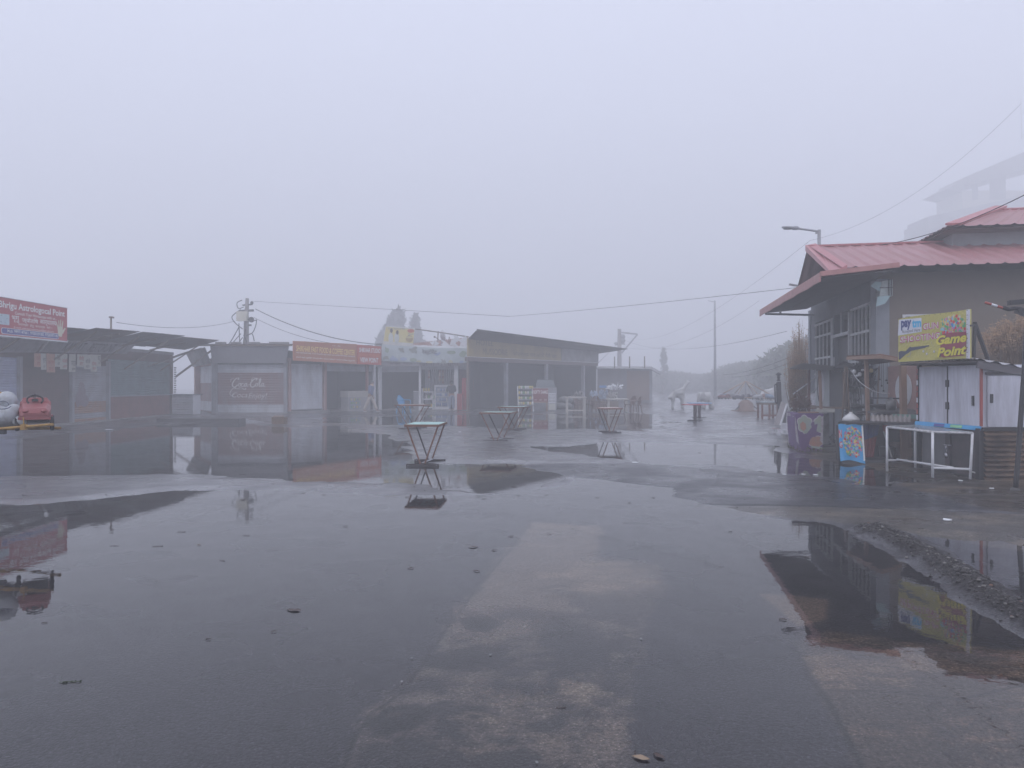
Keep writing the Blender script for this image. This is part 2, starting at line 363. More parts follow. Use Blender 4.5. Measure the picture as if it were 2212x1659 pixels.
    gl = gl * (1 - .95 * np.clip(1.6 - rd / .25, 0, 1)); gl = gl * (.55 + .9 * (fbm(X * .6, Y, 1.3, 5, 210) - .2))
    ga = me.attributes.new('gloss', 'FLOAT', 'POINT'); ga.data.foreach_set('value', np.clip(gl, 0, 1).astype(np.float32))
    ca = me.color_attributes.new('tint', 'FLOAT_COLOR', 'POINT')
    ca.data.foreach_set('color', np.concatenate([c, np.ones((nv, 1))], 1).astype(np.float32).ravel())
    o = bpy.data.objects.new('ground', me); COL.objects.link(o); tag(o, kind='structure')
    mt = bpy.data.materials.new('wet_ground'); mt.use_nodes = True; t = mt.node_tree; b = t.nodes['Principled BSDF']
    at = t.nodes.new('ShaderNodeAttribute'); at.attribute_name = 'tint'; tc = t.nodes.new('ShaderNodeTexCoord')
    n1 = t.nodes.new('ShaderNodeTexNoise'); n1.inputs['Scale'].default_value = 48; n1.inputs['Detail'].default_value = 5
    n2 = t.nodes.new('ShaderNodeTexNoise'); n2.inputs['Scale'].default_value = 1.1; n2.inputs['Detail'].default_value = 6
    n3 = t.nodes.new('ShaderNodeTexVoronoi'); n3.inputs['Scale'].default_value = 60
    for nn in (n1, n2, n3): t.links.new(tc.outputs['Object'], nn.inputs['Vector'])
    mr = t.nodes.new('ShaderNodeMapRange'); mr.inputs[1].default_value = .3; mr.inputs[2].default_value = .7; mr.inputs[3].default_value = .3; mr.inputs[4].default_value = 1.8
    t.links.new(n1.outputs[0], mr.inputs[0])
    vm = t.nodes.new('ShaderNodeVectorMath'); vm.operation = 'SCALE'; t.links.new(at.outputs['Color'], vm.inputs[0]); sp = t.nodes.new('ShaderNodeMapRange'); sp.inputs[1].default_value = .05; sp.inputs[2].default_value = .28; sp.inputs[3].default_value = 3.2; sp.inputs[4].default_value = .85; t.links.new(n3.outputs['Distance'], sp.inputs[0]); mm = t.nodes.new('ShaderNodeMath'); mm.operation = 'MULTIPLY'; t.links.new(mr.outputs[0], mm.inputs[0]); t.links.new(sp.outputs[0], mm.inputs[1]); t.links.new(mm.outputs[0], vm.inputs['Scale'])
    t.links.new(vm.outputs[0], b.inputs['Base Color'])
    rr = t.nodes.new('ShaderNodeMapRange'); rr.inputs[1].default_value = .38; rr.inputs[2].default_value = .62; rr.inputs[3].default_value = .22; rr.inputs[4].default_value = .46
    t.links.new(n2.outputs[0], rr.inputs[0]); t.links.new(rr.outputs[0], b.inputs['Roughness'])
    bp = t.nodes.new('ShaderNodeBump'); bp.inputs['Strength'].default_value = .35; bp.inputs['Distance'].default_value = .006
    t.links.new(n3.outputs[0], bp.inputs['Height']); t.links.new(bp.outputs[0], b.inputs['Normal'])
    b.inputs['Specular IOR Level'].default_value = .5
    b.inputs['Coat Roughness'].default_value = .22; ga = t.nodes.new('ShaderNodeAttribute'); ga.attribute_name = 'gloss'; t.links.new(ga.outputs['Fac'], b.inputs['Coat Weight']); gm = t.nodes.new('ShaderNodeMath'); gm.operation = 'MULTIPLY'; gm.inputs[1].default_value = .42; t.links.new(ga.outputs['Fac'], gm.inputs[0]); t.links.new(gm.outputs[0], b.inputs['Specular IOR Level']); b.inputs['Coat IOR'].default_value = 1.36
    me.materials.append(mt)
    # the rain water lying on it, one level sheet
    wm = bpy.data.materials.new('puddle_water'); wm.use_nodes = True; t = wm.node_tree; t.nodes.remove(t.nodes['Principled BSDF'])
    out = t.nodes['Material Output']; fr = t.nodes.new('ShaderNodeFresnel'); fr.inputs[0].default_value = 1.385
    tr = t.nodes.new('ShaderNodeBsdfTransparent'); tr.inputs[0].default_value = (.95, .93, .93, 1)
    gl = t.nodes.new('ShaderNodeBsdfGlossy'); gl.inputs['Roughness'].default_value = .012; gl.inputs[0].default_value = (1, 1, 1, 1)
    mix = t.nodes.new('ShaderNodeMixShader'); tc = t.nodes.new('ShaderNodeTexCoord'); nz = t.nodes.new('ShaderNodeTexNoise'); nz.inputs['Scale'].default_value = 9; nz.inputs['Detail'].default_value = 2
    bp = t.nodes.new('ShaderNodeBump'); bp.inputs['Strength'].default_value = .04; bp.inputs['Distance'].default_value = .01
    t.links.new(tc.outputs['Object'], nz.inputs['Vector']); t.links.new(nz.outputs[0], bp.inputs['Height'])
    for nn in (fr, gl): t.links.new(bp.outputs[0], nn.inputs['Normal'])
    t.links.new(fr.outputs[0], mix.inputs[0]); t.links.new(tr.outputs[0], mix.inputs[1]); t.links.new(gl.outputs[0], mix.inputs[2]); t.links.new(mix.outputs[0], out.inputs[0])
    wme = bpy.data.meshes.new('puddle_water'); wme.from_pydata([(-45, -1.5, 0), (45, -1.5, 0), (45, 50, 0), (-45, 50, 0)], [], [(0, 1, 2, 3)]); wme.materials.append(wm)
    wo = bpy.data.objects.new('puddle_water', wme); COL.objects.link(wo); tag(wo, kind='structure')
build_ground()
# ---------------------------------------------------------------- materials
W_STEEL = M('weathered_steel', (.3, .31, .34), .5, col2=(.16, .12, .1), amt=.5)
W_PALE = M('pale_shutter_paint', (.52, .54, .58), .5, col2=(.22, .2, .2), amt=.6, streak=3)
W_BLUE = M('bluish_shutter_paint', (.36, .4, .55), .5, col2=(.22, .22, .26), amt=.5)
GREENB = M('green_grey_shutter', (.13, .2, .21), .5, col2=(.07, .08, .09), amt=.6)
BRICKD = M('dark_brick_red', (.09, .045, .04), .7, col2=(.04, .035, .035), amt=.7)
COKERED = M('faded_red_paint', (.22, .125, .12), .6, col2=(.27, .24, .25), amt=.85, streak=3, scale=3)
CONC = M('dirty_concrete', (.27, .26, .26), .8, col2=(.09, .085, .08), amt=.8, bump=.3)
CONCL = M('pale_concrete', (.4, .39, .39), .8, col2=(.16, .15, .14), amt=.7, bump=.3)
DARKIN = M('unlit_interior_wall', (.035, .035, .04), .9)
ROOFR = M('rusted_corrugated_sheet', (.12, .095, .09), .6, col2=(.17, .08, .05), amt=.7, scale=1.2)
ROOFG = M('grey_corrugated_sheet', (.17, .17, .18), .5, col2=(.1, .08, .07), amt=.6)
ROOFW = M('pale_corrugated_sheet', (.6, .6, .62), .4, col2=(.3, .27, .25), amt=.5)
WOOD = M('weathered_timber', (.17, .12, .09), .7, col2=(.08, .065, .055), amt=.6, streak=5)
WOODO = M('orange_timber', (.29, .18, .125), .6, col2=(.2, .11, .07), amt=.6, streak=5)
BLACK = M('black_painted_iron', (.02, .02, .024), .45, col2=(.05, .035, .03), amt=.4)
WHITEP = M('white_painted_metal', (.66, .67, .7), .4, col2=(.35, .32, .3), amt=.4)
REDSIGN = M('red_sign_board', (.45, .08, .095), .5, var=.08, amt=.1)
ORSIGN = M('orange_sign_board', (.42, .14, .06), .5, col2=(.42, .21, .08), amt=.6, scale=1.5)
LTXT = M('white_lettering', (.8, .8, .78), .5, var=.05)
YTXT = M('yellow_lettering', (.85, .62, .2), .5, var=.08)
DTXT = M('dark_lettering', (.07, .06, .07), .6)
NAVY = M('navy_blue_paint', (.06, .07, .3), .5, var=.1)
PAPER = M('damp_paper', (.55, .55, .5), .8, col2=(.4, .38, .33), amt=.5, scale=6)
CLOTHD = M('dark_tarpaulin', (.05, .05, .055), .5, col2=(.1, .09, .085), amt=.5, bump=.4)
BRICKO = M('brick_pink_plaster', (.36, .22, .2), .8, col2=(.2, .14, .13), amt=.7)
GLASSD = M('dusty_glass', (.12, .14, .15), .1, var=.1)
PLASTB = M('blue_plastic', (.03, .26, .5), .3, var=.1)
REDPL = M('red_fridge_enamel', (.5, .03, .04), .3, var=.1)
RUST = M('rusty_steel', (.2, .09, .055), .6, col2=(.1, .055, .04), amt=.7, scale=6)
MINT = M('mint_painted_board', (.32, .56, .5), .35, col2=(.2, .33, .3), amt=.5, scale=5)

def shutter(name, F, u0, u1, z0, z1, mats, mf=None, off=.03, parent=None, label=None, rail=True, pitch=.085):
    b = MB(F); n = max(4, int((z1 - z0) / pitch))
    b.corr((u0, off, z0), (u0, off, z1), (u1, off, z1), (u1, off, z0), n, .014, 1, mf=mf, kind='tri', per=4)
    o = b.build(name, mats, parent)
    if label: o['label'] = label
    if rail:
        r = MB(F); r.box(u0 - .02, u1 + .02, off - .01, off + .05, z0 - .05, z0); r.build('bottom_rail', W_STEEL, o)
    return o
def post(F, u, z0, z1, w_, mat, parent, off=0.0, name='pillar', d=None):
    b = MB(F); b.box(u - w_ / 2, u + w_ / 2, off, off + (d or w_), z0, z1); return b.build(name, mat, parent)

# ---------------------------------------------------------------- left row (restaurant)
FL = Frame((-17, 18), (-17, 38.0))
def left_row():
    F = FL; U = lambda x: F.u_of(x)
    t = thing('restaurant_building', 'long dark restaurant row with closed roller shutters and ragged tin awning at left edge', 'building', (-17, 18, 0))
    b = MB(F); b.box(-6, F.len, -5, -.05, 0, 3.0); b.build('wall', BRICKD, t)
    b = MB(F); b.box(-6, F.len + .4, -.04, .5, -.1, .07); b.build('plinth', CONC, t)
    shutter('roller_shutter', F, U(-60), U(34), .1, 2.45, W_BLUE, parent=t, label='bluish white roller shutter at the frame edge')
    b = MB(F); b.corr((U(38.5), .02, .08), (U(38.5), .02, 2.7), (U(147), .02, 2.7), (U(147), .02, .08), 40, .004, 1, kind='rib'); b.build('brick_panel', BRICKD, t)
    rnd = random.Random(3)
    def mf(u, v): return 0
    s = shutter('roller_shutter', F, U(152), U(227), .05, 2.3, [W_STEEL, M('orange_painted_band', (.3, .16, .1), .6, col2=(.25, .25, .27), amt=.6, scale=4)], mf=lambda u, v: 1 if (.15 < u < .36 or u < .06) else 0, parent=t, label='pale roller shutter with a painted figure and orange bands')
    b = MB(F)                     # faded painted figure on the shutter
    u, z = F.uz(176, 858, .06); 
    for dx, dz, rx, rz in ((0, .35, .22, .25), (-.05, 0, .3, .35), (.22, -.15, .3, .25), (-.25, -.1, .15, .3), (.1, .2, .2, .2)): disc(b, u + dx, z + dz, rx, rz, .062 + .001 * dx, 0, 12)
    b.build('painted_figure', M('faded_figure_paint', (.2, .15, .17), .7, col2=(.3, .3, .33), amt=.8, scale=8), t)
    s = shutter('roller_shutter', F, U(231.5), U(365), 1.05, 2.6, GREENB, parent=t, label='wide green grey roller shutter above brick base')
    b = MB(F); b.corr((U(231.5), .03, .07), (U(231.5), .03, 1.0), (U(365), .03, 1.0), (U(365), .03, .07), 14, .005, 1, kind='rib'); b.build('brick_base', M('brick_red_wall', (.2, .085, .075), .8, col2=(.1, .06, .055), amt=.6), t)
    for x, h in ((36.5, 2.5), (150, 2.45), (229, 2.5)): post(F, U(x), .05, h, .13, W_STEEL, t, .03)
    post(F, U(367.5), 0, 3.0, .1, WOOD, t, .03)
    # sign fascia, leaning out
    b = MB(F); b.slab((U(72), .25, 2.68), (U(262), .25, 2.86), (U(262), .62, 3.28), (U(72), .62, 3.12), .04); fa = b.build('sign_fascia', M('faded_fascia_board', (.34, .33, .35), .7, col2=(.12, .11, .12), amt=.6, scale=3), t)
    b = MB(F)
    def onf(s_, x0, x1, mi=0):
        b2 = MB(); text(b2, s_, 0, 1, 0, 1, 0)
        p0 = Vector((U(x0), .25, 2.66)); k = .0
        vs = []
        for v in b2.v:
            u = U(x0) + (U(x1) - U(x0)) * v.x; base = 2.68 + (u - U(72)) / (U(262) - U(72)) * .18; q = .12 + .76 * v.z
            vs.append((u, .25 + .37 * q + .052, base + .43 * q))
        b.add(vs, b2.f, mi)
    onf('KAWAT', 112, 155); onf('RESTORUNT', 168, 222)
    b.build('lettering', M('maroon_lettering', (.04, .015, .03), .7), fa)
    b = MB(F); b.slab((U(-40), .25, 2.55), (U(62), .25, 2.66), (U(62), .6, 3.1), (U(-40), .6, 3.0), .04); f2 = b.build('sign_fascia', M('faded_fascia_board', (.34, .33, .35), .7), t)
    b = MB(F)
    for r_, zz in ((0, .62), (1, .3)):
        for i in range(9):
            u0 = U(-20) + i * .62 + r_ * .2
            b2 = MB(); text(b2, ['क्षक', 'हिम', 'चाय', 'कॉफी', 'सूप', 'मैगी', 'भोज', 'नाल', 'दही'][(i * 2 + r_) % 9], 0, 1, 0, 1, 0)
            b.add([(u0 + .42 * v.x, .25 + .35 * (zz + .22 * v.z - .1) + .055, 2.6 + (zz + .22 * v.z - .1) * .44) for v in b2.v], b2.f)
    b.build('lettering', M('faint_lettering', (.3, .28, .3), .7), f2)
    # awning sheets rising towards the square
    for i, (x0, x1, za, zb, fo) in enumerate(((60, 205, 3.2, 3.46, 1.72), (205, 300, 3.22, 3.6, 2.0), (300, 392, 3.25, 3.68, 2.1), (392, 470, 3.3, 3.72, 2.0))):
        FF = Frame((-15, 18), (-15, 38)); ua = FF.u_of(x0); ub = FF.u_of(x1) + .1
        b = MB(F); b.corr((ua, fo + .02 * i, zb - .03), (ub, fo + .02 * i, zb + .07), (ub, .3, za), (ua, .3, za - .02), int((ub - ua) / .11), .014, 5, ragged=.02, sag=.02)
        b.build('awning_sheet', ROOFR if i % 2 else ROOFG, t)
    b = MB(F); ue = Frame((-15, 18), (-15, 38)).u_of(455)
    b.corr((ue - 2.4, 1.5, 2.95), (ue - .3, 1.7, 3.35), (ue - .6, .1, 2.7), (ue - 2.6, .1, 2.35), 18, .014, 4, ragged=.05)
    b.build('hanging_sheet', ROOFR, t)
    for u in (6.2, 9.5, 12.6, 15.2, 18.6): b = MB(F); b.beam((u, .05, 2.2), (u + .1, 1.9, 3.45), .05); b.build('strut', WOOD, t)
    for u in (7.5, 11, 14, 17): b = MB(F); b.beam((u, .3, 3.12), (u, 2.0, 3.46), .06); b.build('rafter', WOOD, t)
    b = MB(F); b.beam((F.len + .1, .1, 1.9), (F.len + 1.3, 1.6, 3.4), .09); b.build('strut', WOOD, t)
    b = MB(F)
    for i in range(14): b.box(F.len + .0 + .0, F.len + .05 + (i % 2) * .04, .08, .16, .9 + i * .11, .96 + i * .11)
    b.build('broken_edge', ROOFR, t)
    b = MB(F); b.box(-6, F.len + .2, -5.2, -.02, 3.0, 3.14); b.build('roof', ROOFG, t)
    b = MB(F); u = Frame((-15.3, 18), (-15.3, 38)).u_of(251); b.tube([(u, 1.5, 3.3), (u, 1.5, 4.15)], .035, 6); b.box(u - .06, u + .12, 1.44, 1.56, 4.1, 4.16); b.build('roof_post', WOOD, t)
    # papers hung below the fascia
    cols = [M('orange_menu_paper', (.55, .33, .25), .8, col2=(.4, .3, .26), amt=.5, scale=8), PAPER, M('orange_menu_paper', (0, 0, 0)), PAPER]
    xs = [(74, 88, 0), (88, 99, 1), (100, 118, 0), (119, 130, 1), (131, 146, 1), (150, 164, 1), (167, 181, 1), (181, 195, 1), (195, 208, 1), (208, 218, 1)]
    words = ['चाऊमीन', 'सूप', 'बर्गर', 'चाय', 'मोमो', 'पराठा', 'मैगी', 'कॉफी', 'दोसा', 'चाट']
    pos = ['first from the left', 'second from the left', 'third, orange, left of the pillar', 'fourth from the left', 'fifth, large, over the pillar', 'middle one, hanging lowest', 'seventh from the left', 'eighth from the left', 'second from the right end', 'last at the right end']
    for i, (a, c_, k) in enumerate(xs):
        Fp = Frame((-16.6, 18), (-16.6, 38)); ua, ub = Fp.u_of(a), Fp.u_of(c_); top = 2.62 + .012 * i; lo = top - (.48 + .1 * ((i * 7) % 3))
        p = MB(Fp); N = 5
        for q in range(N):
            x0 = ua + (ub - ua) * q / N; x1 = ua + (ub - ua) * (q + 1) / N; y0 = .02 * math.sin(q * 1.3 + i); y1 = .02 * math.sin((q + 1) * 1.3 + i)
            p.add([(x0, y0, lo), (x1, y1, lo + .01), (x1, y1 * .3, top), (x0, y0 * .3, top), (x0, y0 - .006, lo), (x1, y1 - .006, lo + .01), (x1, y1 * .3 - .006, top), (x0, y0 * .3 - .006, top)], [(0, 1, 2, 3), (7, 6, 5, 4), (0, 4, 5, 1), (3, 2, 6, 7)])
        th = thing('menu_poster', 'menu sheet hung under the restaurant fascia, ' + pos[i], 'poster', Fp.w(ua, 0, lo), 'menu sheets hung in a row below the restaurant sign')
        p.build('sheet', cols[k], th); q = MB(Fp); text(q, words[i], ua + .06, ub - .06, lo + .24, lo + .42, .035); text(q, words[(i + 3) % 10], ua + .1, ub - .1, lo + .06, lo + .18, .035)
        q.build('lettering', M('red_lettering', (.4, .08, .06), .7) if i % 2 == 0 else DTXT, th)
left_row()
def astro_sign():
    F = Frame((-15, 20.9), (-15, 25.6)); L = F.len
    t = thing('shop_sign', 'big red astrology sign with open palm drawing above left shutters', 'sign', F.w(L / 2, 0, 3))
    uz = lambda x, y: F.uz(x, y)
    b = MB(F); b.hexa([(0, -.06, 3.0), (L, -.06, 3.0), (L, 0, 3.0), (0, 0, 3.0), (0, -.06, 4.1), (L, -.06, 4.1), (L, 0, 4.1), (0, 0, 4.1)])
    b.build('board', REDSIGN, t)
    b = MB(F); b.box(-.02, L + .02, -.05, .015, 2.95, 2.995); b.box(-.02, L + .02, -.05, .012, 4.103, 4.12); b.build('frame', WHITEP, t)
    u0 = F.u_of(-3)
    b = MB(F)
    text(b, 'Bhrigu Astrologocal Point', u0, F.u_of(139.5), 3.74, 4.0, .006, weight=.025)
    text(b, 'Consult Your Horoscope with us...', F.u_of(32), F.u_of(122), 3.62, 3.74, .006, weight=.01)
    text(b, 'भृगु', F.u_of(25), F.u_of(41), 3.41, 3.61, .006, weight=.012); text(b, 'ज्योतिष', F.u_of(47), F.u_of(82), 3.41, 3.61, .006, weight=.012); text(b, 'कार्यालय', F.u_of(86), F.u_of(122), 3.41, 3.6, .006, weight=.012)
    text(b, 'परामर्श  हेतु  सम्पर्क  करे ।', F.u_of(39), F.u_of(112), 3.31, 3.42, .006)
    text(b, 'E-mail: astrogarcoyprasad@gmail.com', F.u_of(30), F.u_of(116), 3.22, 3.29, .006)
    text(b, 'Mob: 9997147661, 9758109185, 9756597145', F.u_of(15), F.u_of(124), 3.07, 3.18, .012, weight=.01)
    b.build('lettering', LTXT, t)
    def rr(a, c, d, e, y, r=.06):
        pts = []
        for cx, cz, s in ((c - r, d + r, -90), (c - r, e - r, 0), (a + r, e - r, 90), (a + r, d + r, 180)):
            for k in range(5): an = R(s + 22.5 * k); pts.append((cx + r * math.cos(an), cz + r * math.sin(an)))
        return pts
    b = MB(F); b.flat(rr(F.u_of(2), F.u_of(127), 3.03, 3.215, .0, .08), .004, 1); b.flat(rr(F.u_of(3), F.u_of(126.5), 3.045, 3.2, 0, .07), .008, 0); b.build('phone_panel', [NAVY, LTXT], t)
    b = MB(F); b.box(.05, F.u_of(20), 0, .006, 3.3, 3.62)
    ch = b.build('chart_panel', M('pale_blue_chart', (.5, .6, .66), .6, col2=(.35, .42, .5), amt=.6, scale=12), t)
    b = MB(F); rnd = random.Random(5)
    for _ in range(14): u = rnd.uniform(.1, F.u_of(18)); z = rnd.uniform(3.33, 3.58); b.box(u, u + .05, .007, .009, z, z + .008)
    b.build('chart_marks', DTXT, ch)
    b = MB(F); cu = F.u_of(131.5)            # open palm
    palm = [(-.11, 3.12), (.1, 3.12), (.13, 3.3), (.15, 3.45), (-.17, 3.45), (-.13, 3.28)]
    b.flat([(cu - .05 + x, z) for x, z in palm], .008)
    for i, (dx, tilt, ln) in enumerate(((-.14, -.08, .13), (-.07, -.02, .2), (.01, .01, .23), (.09, .05, .2))):
        x0 = cu - .05 + dx; b.flat([(x0 - .028, 3.44), (x0 + .035, 3.44), (x0 + .03 + tilt, 3.44 + ln), (x0 + .003 + tilt, 3.47 + ln), (x0 - .018 + tilt, 3.44 + ln)], .009 + .0005 * i)
    b.flat([(cu + .06, 3.24), (cu + .1, 3.22), (cu + .24, 3.4), (cu + .22, 3.44), (cu + .19, 3.43), (cu + .08, 3.34)], .0115)
    b.build('palm_drawing', M('cream_palm', (.62, .58, .45), .6), t)
astro_sign()
def gap_box():
    F = Frame((-16.85, 37.6), (-15.75, 37.4)); t = thing('low_cabinet', 'low white ribbed metal cabinet in the gap between restaurant and drinks stall', 'cabinet', F.w(.5, 0, 0))
    b = MB(F); b.corr((0, 0, .05), (0, 0, 1.0), (F.len, 0, 1.0), (F.len, 0, .05), 8, .012, 1, kind='sin'); b.box(0, F.len, -.7, -.04, .05, 1.0); b.build('body', WHITEP, t)
    b = MB(F); b.box(-.05, F.len + .05, -.8, .08, 1.0, 1.05); b.build('lid', W_STEEL, t)
gap_box()
def kerb():
    p = [P(338, 913, 30), P(515, 913, 30)]
    b = MB(); D0 = GD(914); x0 = (338 - 1106) * D0 / FOC; x1 = (516 - 1106) * D0 / FOC
    b.hexa([(x0, D0, -.05), (x1, D0, -.05), (x1 + .1, D0 + .5, -.05), (x0, D0 + .5, -.05), (x0, D0, .17), (x1, D0 + .02, .17), (x1 + .1, D0 + .5, .17), (x0, D0 + .5, .17)])
    o = b.build('kerb', M('dark_wet_concrete', (.07, .065, .07), .5, bump=.3), None); tag(o, 'dark wet concrete kerb ending abruptly before the drinks stall', 'kerb')
    D0 = GD(918); x0 = (587 - 1106) * D0 / FOC
    t = thing('cardboard_box', 'small soggy brown box standing in the water before the drinks stall', 'box', (x0 + .25, D0, 0))
    b = MB(); b.hexa([(x0, D0, -.02), (x0 + .48, D0, -.02), (x0 + .5, D0 + .35, -.02), (x0 + .03, D0 + .35, -.02), (x0 - .01, D0, .28), (x0 + .47, D0 + .01, .3), (x0 + .5, D0 + .35, .29), (x0 + .02, D0 + .35, .27)])
    b.build('carton', M('soggy_cardboard', (.17, .11, .07), .8, col2=(.1, .07, .05), amt=.6, scale=8), t)
    b = MB(); b.slab((x0 + .02, D0 - .02, .285), (x0 + .46, D0 - .01, .305), (x0 + .44, D0 + .15, .34), (x0 + .03, D0 + .15, .33), .006); b.build('flap', M('soggy_cardboard', (0, 0, 0)), t)
kerb()

# ---------------------------------------------------------------- drinks stall row
PC0 = Vector((-15.26, 39.1)); PC1 = Vector((-11.6, 39.15)); PC2 = Vector((-7.75, 44.4)); PC3 = Vector((-2.55, 44.2))
FS = Frame((-17.7, 42.9), tuple(PC0)); FK = Frame(tuple(PC0), tuple(PC1)); FO = Frame(tuple(PC1), tuple(PC2)); FB = Frame(tuple(PC2), tuple(PC3))
def coke():
    t = thing('drinks_stall', 'drinks stall with red cola painted shutter under a blank grey sign panel', 'stall', (-13.5, 39, 0))
    b = MB(FK); b.box(0, FK.len, -3, -.04, 0, 3.3); b.build('wall', DARKIN, t)
    b = MB(FS); b.box(.1, FS.len, -.3, -.03, 0, 2.9); b.build('side_wall', BRICKO, t)
    b = MB(FK); b.box(-.1, FK.len + .1, -.02, .5, -.05, .06); b.build('plinth', CONC, t)
    ml = [W_PALE, COKERED]
    shutter('roller_shutter', FK, .12, FK.len - .12, .1, 2.55, ml, mf=lambda u, v: 1 if .16 < u < .83 else 0, parent=t, label='roller shutter painted red with white cola script')
    shutter('roller_shutter', FS, FS.u_of(424.5), FS.len - .12, .15, 2.5, ml, mf=lambda u, v: 1 if .2 < u < .62 else 0, parent=t, label='side shutter with faded red band')
    for F, u, m_ in ((FK, .03, W_STEEL), (FK, FK.len - .05, W_STEEL), (FS, .3, BRICKO), (FS, FS.len - .08, W_STEEL)): post(F, u, 0, 2.9, .16, m_, t, .02)
    post(FS, .55, 0, 2.8, .3, BRICKO, t, .02, 'pillar')
    # script lettering, brushed
    b = MB(FK); k = FK
    def st(pts, x0, y0, sx, sy, w_): ribbon(b, [(x0 + px * sx, y0 + py * sy) for px, py in pts], w_, .052)
    u0 = k.u_of(502); s = .2; zb = 1.42
    C = [(1.5, 1.75), (1.75, 2.1), (1.3, 2.2), (.6, 1.6), (.1, .7), (.25, 0), (.8, -.1), (1.4, .4)]
    st([(-.4, 1.2), (-.2, 1.9), (.3, 2.1), (.6, 2)], u0, zb, s, s, .03)
    st(C, u0, zb, s, s, .07)
    def o_(x): st([(x + .35, .85), (x + .05, .75), (x - .1, .3), (x + .1, 0), (x + .4, .2), (x + .45, .65), (x + .3, .85), (x + .6, .75)], u0, zb, s, s, .05)
    o_(1.75); st([(2.95, .75), (2.7, .85), (2.4, .5), (2.4, .1), (2.7, 0), (3.05, .25)], u0, zb, s, s, .05)
    st([(3.75, .75), (3.5, .85), (3.2, .5), (3.2, .1), (3.45, 0), (3.75, .5), (3.8, .85), (3.75, .2), (3.95, 0), (4.2, .25)], u0, zb, s, s, .05)
    st([(4.15, .5), (4.5, .55)], u0, zb, s, s, .05)
    st([(x + 4.6, y * .92) for x, y in C], u0, zb, s, s, .07)
    st([(4.9, 1.5), (5.3, 2.2), (6.2, 2.25), (6.9, 1.9), (7.4, 2.2)], u0, zb, s, s, .035)
    o_(6.1); st([(6.9, .4), (7.25, 1.2), (7.35, 1.9), (7.1, 1.9), (6.95, 1.1), (6.95, .2), (7.15, 0), (7.4, .3)], u0, zb, s, s, .05)
    st([(8.05, .75), (7.8, .85), (7.5, .5), (7.5, .1), (7.75, 0), (8.05, .5), (8.1, .85), (8.05, .2), (8.25, 0), (8.5, .25)], u0, zb, s, s, .05)
    st([(.2, -.35), (1.4, -.5), (2.3, -.3), (3.2, -.75), (3.6, -.4)], u0, zb, s, s, .05)
    st([(.5 * px, .5 * py) for px, py in C], k.u_of(497), .98, .35, .35, .035)
    text(b, 'Enjoy!', k.u_of(537), k.u_of(578), .72, 1.1, .052, shear=.3)
    text(b, 'Coca', k.u_of(502), k.u_of(535), .86, 1.12, .0525, shear=.3)
    b.build('lettering', M('white_script_paint', (.7, .68, .66), .6, col2=(.45, .35, .34), amt=.4, scale=9), t)
    b = MB(FK); b.slab((-.05, .35, 2.62), (FK.len + .05, .35, 2.62), (FK.len + .3, .75, 3.45), (0, .75, 3.45), .05)
    b.build('sign_panel', M('blank_grey_panel', (.34, .34, .36), .5, col2=(.26, .25, .27), amt=.5, scale=.8), t)
    b = MB(FS); b.slab((.2, .35, 2.5), (FS.len + .05, .3, 2.6), (FS.len + .05, .6, 3.4), (0, .7, 3.3), .08); b.build('lintel', M('mossy_board', (.22, .21, .21), .8, col2=(.05, .05, .05), amt=.9, scale=1.5), t)
    b = MB(FK); b.corr((-2.2, .75, 3.56), (FK.len + .5, .95, 3.56), (FK.len + .5, -3, 3.75), (-2.2, -3, 3.75), 50, .018, 2, ragged=.02); b.build('roof', ROOFR, t)
    b = MB(FK); b.beam((-2.2, .7, 3.5), (FK.len + .5, .9, 3.5), .07); b.build('roof_edge', WOOD, t)
    for i, x in enumerate((467, 500, 540, 583, 603, 634)):
        u = FK.u_of(x, .6); q = MB(FK); q.box(u, u + (.5 if i != 5 else .2), .55, .75, 3.585, 3.68); o = q.build('brick', CONC, None)
        tag(o, 'grey brick weighing down the drinks stall roof, ' + ['leftmost', 'second from the left', 'beside the utility pole', 'right of the utility pole', 'fifth along', 'small one beside the orange sign'][i], 'brick', 'bricks laid on the stall roof')
coke()
def orange_shop():
    F = FO; t = thing('snack_shop', 'open snack shop with dark interior and pale side shutter under the orange signs', 'shop', F.w(2.5, 0, 0))
    ua, ub, uc = F.u_of(621) + .05, F.u_of(695.4), F.u_of(806)
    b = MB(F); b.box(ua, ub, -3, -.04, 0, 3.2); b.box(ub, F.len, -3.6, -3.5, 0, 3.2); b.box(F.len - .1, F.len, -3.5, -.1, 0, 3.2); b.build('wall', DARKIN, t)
    b = MB(F); b.box(ub, F.len, -3.5, 0, 2.55, 3.0); b.build('lintel', CONC, t)
    b = MB(F); b.box(ua - .1, ub + .2, -.02, .45, -.05, .14); b.box(ub + .2, F.len, -3.4, .3, -.05, .04); b.build('step', CONC, t)
    shutter('roller_shutter', F, ua + .1, ub, .25, 2.6, W_PALE, parent=t)
    for u, m_, w_ in ((ua, BRICKO, .14), (ub + .1, BRICKO, .16), (uc - .55, M('red_brown_post', (.28, .1, .08), .6), .12), (uc, WHITEP, .13)): post(F, u, 0, 2.9, w_, m_, t, .02)
    b = MB(F); b.box(ub + .2, uc, -.1, 0, 2.25, 2.6); b.build('rolled_shutter_box', W_STEEL, t)
    b = MB(F); b.corr((-.2, .7, 3.55), (F.len + .3, .5, 3.4), (F.len + .3, -3.5, 3.8), (-.2, -3.5, 3.8), 40, .02, 2); b.build('roof', ROOFR, t)
orange_shop()
